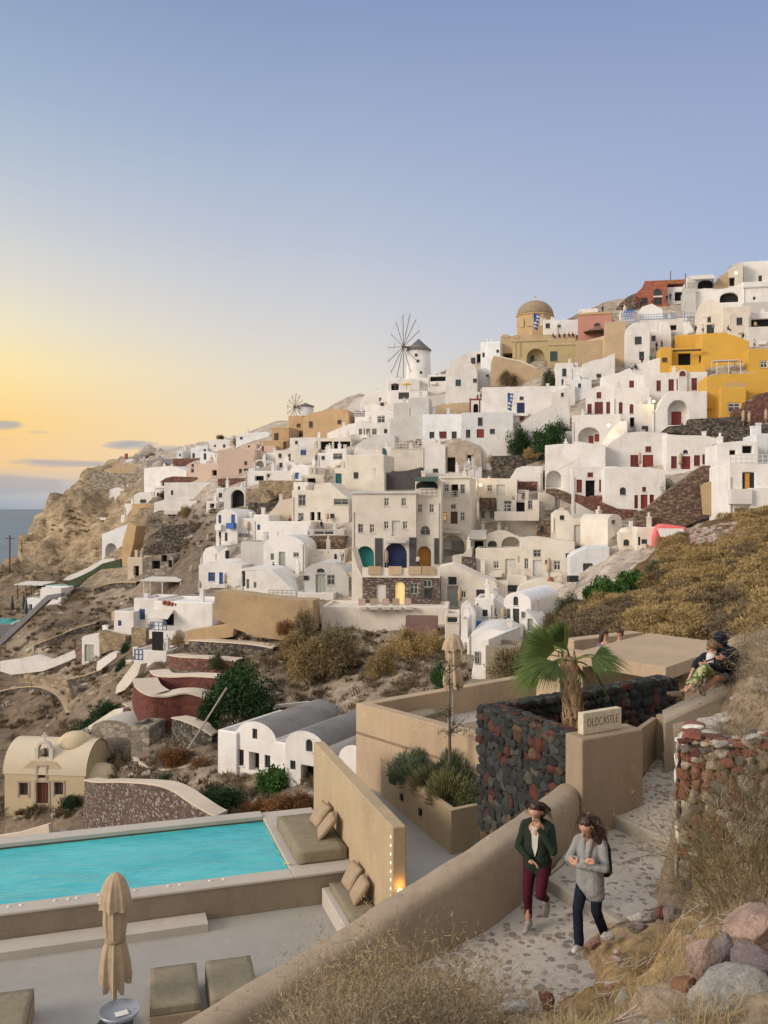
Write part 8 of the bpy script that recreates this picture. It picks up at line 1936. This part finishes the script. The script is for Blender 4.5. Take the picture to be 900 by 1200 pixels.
def shoe(g,heel,fwd,m,root,L=.25):
  fwd = Vector(fwd).normalized(); up = Vector((0,0,1)); up = (up-fwd*up.dot(fwd)).normalized(); h = Vector(heel)
  o = blob('shoe',[(h+up*.045,.045,h+fwd*.06+up*.055,.05),(h+fwd*.03+up*.035,.042,h+fwd*(L-.08)+up*.03,.04),(h+fwd*(L-.1)+up*.026,.042,h+fwd*(L-.05)+up*.024,.034)],m,root,.009,1)
  b2 = bmesh.new(); k = atan2(fwd.y,fwd.x); bx(b2,h+fwd*(L/2-.035),L*.98,.085,.022,k,tilt=Matrix.Rotation(-math.asin(max(-1,min(1,fwd.z))),4,'Y')); bev(obj('sole',b2,plain('pale_sole',(.5,.48,.45),.8),o),.01)
# woman in the green jacket
w1p = G(630,1086,-5.53); g = Fig((w1p.x,w1p.y,w1p.z),radians(22))
W1 = thing('person','woman in green jacket and maroon trousers walking by the parapet, hand at her mouth','person',g.o)
hc = g(-.0,.10,1.54); lk = g.f*1+g.r*.25+Vector((0,0,-.55)); q,hd = head(g,hc,lk,(0,0,1))
hl,hr = g(.095,0,.88),g(-.095,0,.88)
kl,al = g(.10,.16,.50),g(.11,.05,.085); kr,ar = g(-.085,.22,.52),g(-.08,-.20,.30)
shl,shr = g(.165,.0,1.335),g(-.165,.0,1.335); ell,wl = g(.24,.06,1.06),g(.06,.20,.93); elr,wr_ = g(-.25,.20,1.10),g(-.055,.215,1.385)
blob('body',hd+[(g(0,.03,1.36),.055,hc+Vector((0,0,-.06)),.05),(g(0,0,.95),.115,g(0,.01,1.28),.13),(hl,.085,kl,.058),(kl,.056,al,.038),(hr,.085,kr,.058),(kr,.056,ar,.038),(shl,.05,ell,.04),(ell,.04,wl,.026),(shr,.05,elr,.04),(elr,.04,wr_,.026)]+hand(wl,g.f*.3-g.r*.9+Vector((0,0,-.1)),g.f+Vector((0,0,.5)),.7)+hand(wr_,Vector((0,0,1))+g.f*.25+g.r*.1,g.r*1,.55),SKIN,W1,.0085,1)
face_bits(q,W1,SKIN)
blob('hair',[(q(0,-.03,.05),.098,q(0,-.022,.066),.086),(q(.06,-.03,.0),.045,q(.055,-.06,-.07),.04),(q(-.06,-.03,.0),.045,q(-.06,-.06,-.07),.04),(q(0,-.09,.02),.06,q(-.03,-.16,-.03),.045),(q(-.03,-.13,-.01),.045,q(-.08,-.18,-.10),.035),(q(.02,-.12,.0),.045,q(.01,-.19,-.12),.022)],HAIR,W1,.011,1,.008,30)
blob('trousers',[(hl,.098,kl,.066),(kl,.066,al+Vector((0,0,.05)),.047),(hr,.098,kr,.066),(kr,.066,ar+(kr-ar).normalized()*.05,.047),(g(0,0,.90),.13,g(0,0,.98),.12)],fabric('maroon_trousers',(.062,.010,.018),2,.4),W1,.012,2,.004,14)
JK = fabric('dark_green_wool',(.022,.034,.022),1.6,.7)
blob('jacket',[(g(.05,.02,.81),.125,g(.05,.01,1.24),.12),(g(-.05,.02,.81),.125,g(-.05,.01,1.24),.12),(g(.09,.02,.77),.10,g(-.09,.02,.77),.10),(g(0,-.02,1.42),.05,shl,.06),(g(0,-.02,1.42),.05,shr,.06),(g(.09,0,1.28),.08,g(-.09,0,1.28),.08),(shl,.062,ell,.056),(ell,.055,wl+(ell-wl).normalized()*.03,.044),(shr,.062,elr,.056),(elr,.055,wr_+(elr-wr_).normalized()*.04,.043),(g(0,-.04,.80),.13,g(0,-.03,.95),.13),(g(.06,-.02,1.39),.035,g(-.06,-.02,1.39),.035)],JK,W1,.012,2,.007,11)
bm = bmesh.new(); v = [g(-.045,.125,1.36),g(.055,.125,1.36),g(.042,.150,1.1),g(.0,.155,.98),g(-.03,.150,1.1)]; 
bm.faces.new([bm.verts.new(p) for p in v]); o = obj('white_top',bm,plain('white_cotton',(.6,.58,.54),.9),W1); sm = o.modifiers.new('s','SOLIDIFY'); sm.thickness = .01
SH = plain('grey_suede',(.30,.275,.25),.9)
shoe(g,al+Vector((0,0,-.085))-g.f*.05,g.f+Vector((0,0,-.05)),SH,W1)
shoe(g,ar+Vector((0,0,-.03))-g.f*.06,g.f*.45+Vector((0,0,-.9)),SH,W1)
strands(q,W1,HAIR,420,.10,.24,4,.8,g.r*-.5)
# woman in the grey coat
w2p = G(692,1108,-5.53); g = Fig((w2p.x,w2p.y,w2p.z),radians(35))
W2 = thing('person','woman with long dark hair in light grey coat, arms folded, walking down the path','person',g.o)
hc = g(0,.11,1.52); lk = g.f*1+g.r*.35+Vector((0,0,-.6)); q,hd = head(g,hc,lk,(0,0,1))
hl,hr = g(.09,0,.87),g(-.09,0,.87); kl,al = g(.09,.20,.49),g(.07,.20,.09); kr,ar = g(-.09,.04,.48),g(-.09,-.22,.12)
shl,shr = g(.16,.0,1.315),g(-.16,.0,1.315); ell,wl = g(.24,.12,1.08),g(-.03,.225,1.14); elr,wr_ = g(-.24,.12,1.06),g(.06,.255,1.08)
blob('body',hd+[(g(0,.03,1.34),.052,hc+Vector((0,0,-.06)),.048),(g(0,0,.93),.112,g(0,.01,1.26),.125),(hl,.082,kl,.056),(kl,.054,al,.037),(hr,.082,kr,.056),(kr,.054,ar,.037),(shl,.048,ell,.04),(ell,.038,wl,.025),(shr,.048,elr,.04),(elr,.038,wr_,.025)]+hand(wl,-g.r+g.f*.2+Vector((0,0,.3)),Vector((0,0,1)),.5)+hand(wr_,g.r+g.f*.1+Vector((0,0,.5)),Vector((0,0,1)),.5),SKIN,W2,.0085,1)
face_bits(q,W2,SKIN)
blob('hair',[(q(0,-.03,.05),.10,q(0,-.02,.066),.088),(q(.07,-.03,.0),.045,q(.085,-.06,-.16),.05),(q(-.07,-.03,.0),.045,q(-.085,-.05,-.16),.05),(q(0,-.09,.0),.075,q(0,-.15,-.22),.075),(q(-.05,-.12,-.16),.06,q(-.09,-.10,-.36),.035),(q(.05,-.12,-.16),.06,q(.08,-.11,-.34),.035),(q(-.085,-.03,-.15),.045,q(-.12,.0,-.30),.022)],HAIR,W2,.011,1,.009,28)
blob('trousers',[(hl,.09,kl,.066),(kl,.066,al+Vector((0,0,.01)),.062),(hr,.09,kr,.066),(kr,.066,ar,.062),(g(0,0,.88),.12,g(0,0,.96),.115)],fabric('navy_denim',(.012,.017,.028),2,.4),W2,.012,2,.005,12)
GC = fabric('light_grey_wool',(.27,.27,.265),1.6,.7)
blob('coat',[(g(.05,.02,.74),.135,g(.045,.01,1.22),.115),(g(-.05,.02,.74),.135,g(-.045,.01,1.22),.115),(g(0,-.05,.74),.13,g(0,-.03,.95),.13),(g(.09,.02,.68),.105,g(-.09,.02,.68),.105),(g(0,-.02,1.40),.05,shl,.058),(g(0,-.02,1.40),.05,shr,.058),(g(.09,0,1.26),.078,g(-.09,0,1.26),.078),(shl,.058,ell,.053),(ell,.052,wl+(ell-wl).normalized()*.02,.042),(shr,.058,elr,.053),(elr,.052,wr_+(elr-wr_).normalized()*.02,.042),(g(.07,-.0,1.38),.04,g(-.07,-.0,1.38),.04),(g(.05,.10,1.36),.032,g(.03,.15,1.18),.035),(g(-.05,.10,1.36),.032,g(-.02,.15,1.16),.035)],GC,W2,.012,2,.005,12)
bp = thing('backpack','small black backpack on the back of the woman in grey','backpack',g(-.05,-.2,1.0)); blob('bag_body',[(g(.05,-.20,.92),.085,g(.05,-.18,1.2),.075),(g(-.13,-.18,.92),.085,g(-.12,-.17,1.2),.075)],fabric('black_nylon',(.018,.018,.02),2),bp,.014,2)
WS = plain('white_leather',(.55,.53,.50),.6)
shoe(g,al+Vector((0,0,-.085))-g.f*.05,g.f+Vector((0,0,.12)),WS,W2); shoe(g,ar+Vector((0,0,-.10))-g.f*.04,g.f+Vector((0,0,-.45)),WS,W2)
strands(q,W2,HAIR,300,.22,.42,5,1.0,g.r*-.15)
# couple on the sloping wall: he sits behind, she leans back between his knees; photo-aligned joints at their own distances
J = lambda x,y,d: P(770+x/7.5,720+y/7.5,d)
NAVY = fabric('navy_fleece',(.018,.022,.032),2,.6)
M1 = thing('person','man in a dark hooded jacket sitting behind his partner on the sloping wall','person',J(600,590,17.3))
hc = J(552,225,17.15); lk = Vector((-.75,-.45,-.5)); q,hd = head(None,hc,lk,(0,0,1),.10)
hpL,hpR = J(590,555,17.2),J(640,560,17.5); kn,an = J(520,560,16.55),J(408,665,16.45); kn2,an2 = J(480,500,17.7),J(300,610,17.5)
sL,sR = J(560,330,16.9),J(660,320,17.35); eL,wL = J(640,430,16.75),J(585,375,16.6); eR,wR = J(690,440,17.3),J(600,440,16.9)
blob('body',hd+[(J(590,300,17.2),.06,hc+Vector((0,0,-.05)),.055),(J(620,540,17.35),.13,J(605,350,17.2),.15),(hpL,.09,kn,.065),(kn,.06,an,.042),(hpR,.09,kn2,.065),(kn2,.06,an2,.042),(sL,.055,eL,.045),(eL,.043,wL,.03),(sR,.055,eR,.045),(eR,.043,wR,.03),(an,.04,J(385,690,16.35),.035)]+hand(wL,Vector((-1,-.2,-.1)),Vector((0,0,1)),.5)+hand(wR,Vector((-1,-.3,.2)),Vector((0,0,1)),.5),SKIN2,M1,.010,1)
face_bits(q,M1,SKIN2)
blob('hooded_jacket',[(J(630,520,17.35),.155,J(605,350,17.2),.175),(J(650,500,17.5),.13,J(650,350,17.3),.15),(sL,.085,eL,.075),(eL,.073,wL+(eL-wL).normalized()*.05,.055),(sR,.085,eR,.075),(eR,.073,wR+(eR-wR).normalized()*.05,.055),(J(570,285,17.25),.10,J(600,310,17.3),.11),(q(0,-.05,.03),.125,q(0,-.02,.05),.122),(q(.08,-.02,-.02),.055,q(.06,.0,-.09),.05),(q(-.08,-.02,-.02),.055,q(-.06,.0,-.09),.05)],NAVY,M1,.014,2,.010,8)
blob('grey_shorts',[(hpL,.115,hpL.lerp(kn,.62),.095),(hpR,.115,hpR.lerp(kn2,.6),.095),(J(615,560,17.35),.14,J(620,545,17.4),.14)],fabric('grey_cotton',(.20,.20,.20),2),M1,.014,2,.006,12)
blob('sandal',[(J(383,640,16.4),.05,J(400,690,16.3),.05),(J(400,690,16.3),.045,J(412,700,16.25),.04)],plain('brown_leather',(.14,.09,.055),.7),M1,.012,1)
F1 = thing('person','blond person in navy jacket and patterned green trousers leaning on the hooded man','person',J(440,560,16.9))
hc = J(488,290,16.85); lk = Vector((.25,-.75,-.6)); q,hd = head(None,hc,lk,(-.2,.2,1),.098)
hpL,hpR = J(470,520,16.75),J(520,540,17.0); kA,aA = J(420,480,16.4),J(290,640,16.35); kB,aB = J(380,500,17.1),J(250,660,17.0)
sL,sR = J(425,365,16.9),J(530,395,16.75); eL,wL = J(345,430,16.8),J(300,520,16.7); eR,wR = J(540,470,16.65),J(440,440,16.5)
blob('body',hd+[(J(480,345,16.9),.055,hc+Vector((0,0,-.05)),.05),(J(490,520,16.9),.12,J(478,385,16.9),.13),(hpL,.085,kA,.06),(kA,.058,aA,.04),(hpR,.085,kB,.06),(kB,.058,aB,.04),(sL,.05,eL,.042),(eL,.04,wL,.028),(sR,.05,eR,.042),(eR,.04,wR,.028),(aA,.036,J(255,670,16.3),.034),(aB,.036,J(200,690,16.95),.034)]+hand(wL,Vector((-.5,-.2,-1)),Vector((0,-1,0)),.4)+hand(wR,Vector((-1,-.2,.1)),Vector((0,0,1)),.5),SKIN,F1,.010,1)
face_bits(q,F1,SKIN)
blob('hair',[(q(0,-.03,.045),.103,q(0,.005,.06),.092),(q(0,-.07,.0),.08,q(0,-.09,-.07),.05),(q(.07,-.02,0),.035,q(.07,-.03,-.05),.03),(q(-.07,-.02,0),.035,q(-.07,-.03,-.05),.03)],HAIRB,F1,.012,1,.006,30)
blob('navy_jacket',[(J(530,500,17.0),.13,J(525,400,16.95),.13),(J(425,420,17.0),.10,J(430,375,16.95),.10),(sL,.075,eL,.068),(eL,.066,eL.lerp(wL,.35),.058),(sR,.078,eR,.07),(eR,.066,wR+(eR-wR).normalized()*.06,.055)],NAVY,F1,.013,2,.009,9)
blob('white_shirt',[(J(478,450,16.83),.115,J(472,385,16.85),.115)],plain('white_cotton',(.6,.58,.54),.9),F1,.014,2)
bm = bmesh.new(); tube(bm,[J(425,415,16.66),J(475,398,16.66),J(535,368,16.72)],.018,6); obj('bag_strap',bm,TRIM['d'],F1)
m,nt,b = _nt('leaf_print_cotton'); p = wpos(nt); f = noi(nt,p,14,2,.5,1.0); f2 = noi(nt,p,22,2,.5)
nt.links.new(mix(nt,ramp(nt,f2,[(.62,0),(.64,1)]),ramp(nt,f,[(.42,(.05,.09,.03)),(.5,(.16,.20,.07)),(.57,(.42,.40,.24))],'CONSTANT'),(.40,.24,.08)),b.inputs['Base Color']); b.inputs['Roughness'].default_value = .9
blob('patterned_trousers',[(hpL,.105,kA,.10),(kA,.095,aA.lerp(kA,.25),.075),(hpR,.105,kB,.095),(kB,.09,aB.lerp(kB,.25),.07),(J(495,535,16.9),.125,J(490,520,16.9),.12)],m,F1,.014,2,.008,10)
blob('flat_shoe',[(J(210,690,16.95),.042,J(100,695,16.85),.036),(J(130,705,16.85),.034,J(210,718,16.9),.034)],plain('brown_canvas_shoe',(.20,.15,.11),.9),F1,.012,1); blob('flat_shoe',[(J(300,645,16.35),.04,J(325,665,16.2),.04)],plain('brown_canvas_shoe',(.20,.15,.11),.9),F1,.012,1)
# two heads beyond the canopy
for lab,px,py,hm,tm,lx in (('woman with long dark hair in lilac behind the flat canopy',709,743,HAIR,fabric('lilac_knit',(.16,.13,.24),2),.8),('man with short black hair in dark top behind the flat canopy',726,742,HAIR,fabric('black_wine_knit',(.05,.02,.03),2),-.8)):
  d = 27.4; hc = P(px,py,d); t = thing('person',lab,'person',hc+Vector((0,0,-1.3))); q,hd = head(None,hc,(lx,-.3,-.1),(0,0,1),.105)
  lo_ = hc+Vector((0,0,-1.2))
  blob('body',hd+[(hc+Vector((0,0,-.22)),.06,hc,.06),(hc+Vector((0,0,-.75)),.16,hc+Vector((0,0,-.36)),.16),(lo_,.17,hc+Vector((0,0,-.7)),.15)],SKIN,t,.016,1); face_bits(q,t,SKIN)
  blob('hair',[(q(0,-.03,.045),.112,q(0,.005,.06),.1)]+([(q(0,-.08,0),.09,q(0,-.1,-.2),.08)] if lx > 0 else [(q(0,-.06,0),.09,q(0,-.07,-.03),.07)]),hm,t,.016,1)
  blob('top',[(hc+Vector((-.17,0,-.36)),.085,hc+Vector((.17,0,-.36)),.085),(hc+Vector((0,0,-.8)),.18,hc+Vector((0,0,-.4)),.17),(lo_,.19,hc+Vector((0,0,-.7)),.18),(hc+Vector((-.2,0,-.38)),.07,hc+Vector((-.24,-.1,-.7)),.06),(hc+Vector((.2,0,-.38)),.07,hc+Vector((.24,-.1,-.7)),.06)],tm,t,.018,2)
bx_ = bmesh.new(); q = P(690,752,28.3); bx(bx_,(q.x+.6,q.y+.6,-6),3.2,.5,6+q.z+.12,.6); tag(bev(obj('low_wall',bx_,M_TERR,loc=(q.x,q.y,-6)),.03),'pale low wall behind the flat canopy','wall')
# tiny figures in the town: three bodies, recoloured
CL = {'black': (.02,.02,.025),'navy': (.03,.05,.10),'white': (.55,.53,.5),'red': (.28,.05,.04),'grey': (.2,.2,.2),'green': (.02,.18,.14),'purple': (.10,.05,.14)}
PM = {}
def tiny(kind,col):
  if (kind,col) in PM: return PM[kind,col]
  if kind == 'seat': caps = [((0,0,.45),.15,(0,0,.85),.17),((.09,-.05,.42),.09,(.1,-.42,.45),.07),((-.09,-.05,.42),.09,(-.1,-.42,.45),.07),((.1,-.44,.42),.06,(.1,-.42,.06),.05),((-.1,-.44,.42),.06,(-.1,-.42,.06),.05),((.2,0,.85),.06,(.22,-.2,.6),.05),((-.2,0,.85),.06,(-.22,-.2,.6),.05),((0,-.02,1.0),.06,(0,-.03,1.06),.06),((0,-.03,1.17),.11,(0,-.03,1.2),.11)]
  else:
    a = .1 if kind == 'stand' else -.12
    caps = [((.09,0,.85),.09,(.1,a,.45),.065),((.1,a,.45),.06,(.1,a*.4,.06),.05),((-.09,0,.85),.09,(-.1,-a*.5,.45),.065),((-.1,-a*.5,.45),.06,(-.1,0,.06),.05),((0,0,.9),.14,(0,0,1.3),.17),((.2,0,1.36),.06,(.27,-.05,1.08),.05),((.27,-.05,1.08),.05,(.2,-.18,.92),.04),((-.2,0,1.36),.06,(-.26,-.02,1.08),.05),((-.26,-.02,1.08),.05,(-.24,-.12,.85),.04),((.13,0,1.38),.08,(-.13,0,1.38),.08),((0,0,1.45),.055,(0,-.01,1.5),.055),((0,-.02,1.6),.1,(0,-.02,1.65),.105)]
  o = blob('person',[(Vector(a),r,Vector(b_),s) for a,r,b_,s in caps],SKIN,None,.045,1); me = o.data; C.objects.unlink(o); bpy.data.objects.remove(o)
  me.materials.clear()
  for m_ in (plain('town_'+col,CL[col],.9),plain('town_trousers',(.03,.035,.05),.9),HAIR,SKIN): me.materials.append(m_)
  top = 1.28 if kind == 'seat' else 1.74
  for p in me.polygons:
    z,y = p.center.z,p.center.y
    p.material_index = (2 if (z > top-.12 or y > .0) else 3) if z > top-.30 else 0 if z > (.5 if kind == 'seat' else .86) and not (abs(p.center.x) > .2 and z < .93) else 1
  PM[kind,col] = me; return me
PL = [((640,290,3.462),[('seat','black',53,372,'dark clad person at the left on the church terrace'),('seat','navy',75,370,'person in navy beside the dark clad one on the church terrace'),('seat','red',92,368,'person in red on the church terrace'),('seat','black',107,368,'dark clad person nearest the rose house'),('seat','black',28,370,'lone dark clad person on the church terrace'),('stand','black',448,420,'person in black on the ramp by the cream vaulted house'),('walk','red',469,412,'person in red on the ramp by the cream vaulted house'),('stand','black',389,482,'person in black on the white stair below the vaulted gable'),('stand','green',424,470,'person in teal green on the white stair'),('seat','white',345,500,'person in white sitting on the white roof'),('seat','black',361,498,'person in black sitting beside the one in white'),('stand','purple',607,350,'person in purple before the big cream vault'),('stand','white',636,348,'person in white before the big cream vault'),('stand','grey',678,345,'person in grey at the small door of the big vault'),('seat','black',738,342,'person in black seated right of the small door'),('walk','white',845,410,'person with dark top on the yellow roof'),('stand','black',310,262,'left person at the blue stall'),('stand','navy',367,252,'person in navy above the blue stall'),('walk','black',386,246,'person in black above the blue stall'),('stand','black',490,222,'person in black below the brick ruin'),('stand','navy',504,216,'person in navy below the brick ruin'),('stand','red',432,236,'person in red at the brick ruin door'),('stand','navy',229,268,'person on the roof of the rose house'),('seat','black',800,372,'seated dark figure behind the yellow block')]),
   ((380,520,3.4615),[('stand','white',380,505,'person in white at the lit arched doorway of the hotel'),('stand','navy',662,625,'person in dark blue standing on the small white roof'),('seat','red',848,192,'person in red on the white low walled house'),('seat','grey',150,268,'person on the shaded roof terrace left of the hotel')]),
   ((420,440,6.43),[('seat','red',405,545,'left person seated on the round terrace'),('seat','purple',438,535,'upper person seated on the round terrace'),('seat','black',466,545,'right person seated on the round terrace'),('seat','navy',18,318,'dark figure at the left end of the cafe terrace'),('seat','black',50,300,'dark figure at the cafe railing'),('seat','black',120,290,'dark figure on the right of the cafe railing'),('seat','white',190,285,'person in white between the cafe parasols'),('seat','black',250,275,'dark figure right of the cafe parasols')]),
   ((640,430,3.462),[('stand','black',553,272,'person in black before the dark drystone wall')]),((560,360,5.625),[('stand','black',145,322,'person in black on the wall left of the church')]),
   ((220,540,4.09),[('seat','red',490,305,'reclining person on the long white terrace'),('seat','grey',540,300,'second reclining person on the long white terrace'),('seat','black',640,325,'seated dark figure on the cream roof terrace'),('seat','black',410,530,'dark figure seated on the patio of the broad arched house')]),
   ((520,630,5.625),[('seat','black',345,590,'dark figure on the chapel patio, left'),('seat','navy',405,590,'dark figure on the chapel patio, right')])]
for (ox,oy,s),L in PL:
  crop(ox,oy,s)
  for kind,col,x,y,lab in L:
    px,py = cp(x,y); d = (hit(px,py+3) or hit(px,py+8) or 190)-2.2
    o = bpy.data.objects.new('person',tiny(kind,col)); C.objects.link(o); o.location = P(px,py,d); o.rotation_euler[2] = (px*7.7) % 1.6-.8; tag(o,lab,'person','people around the town')
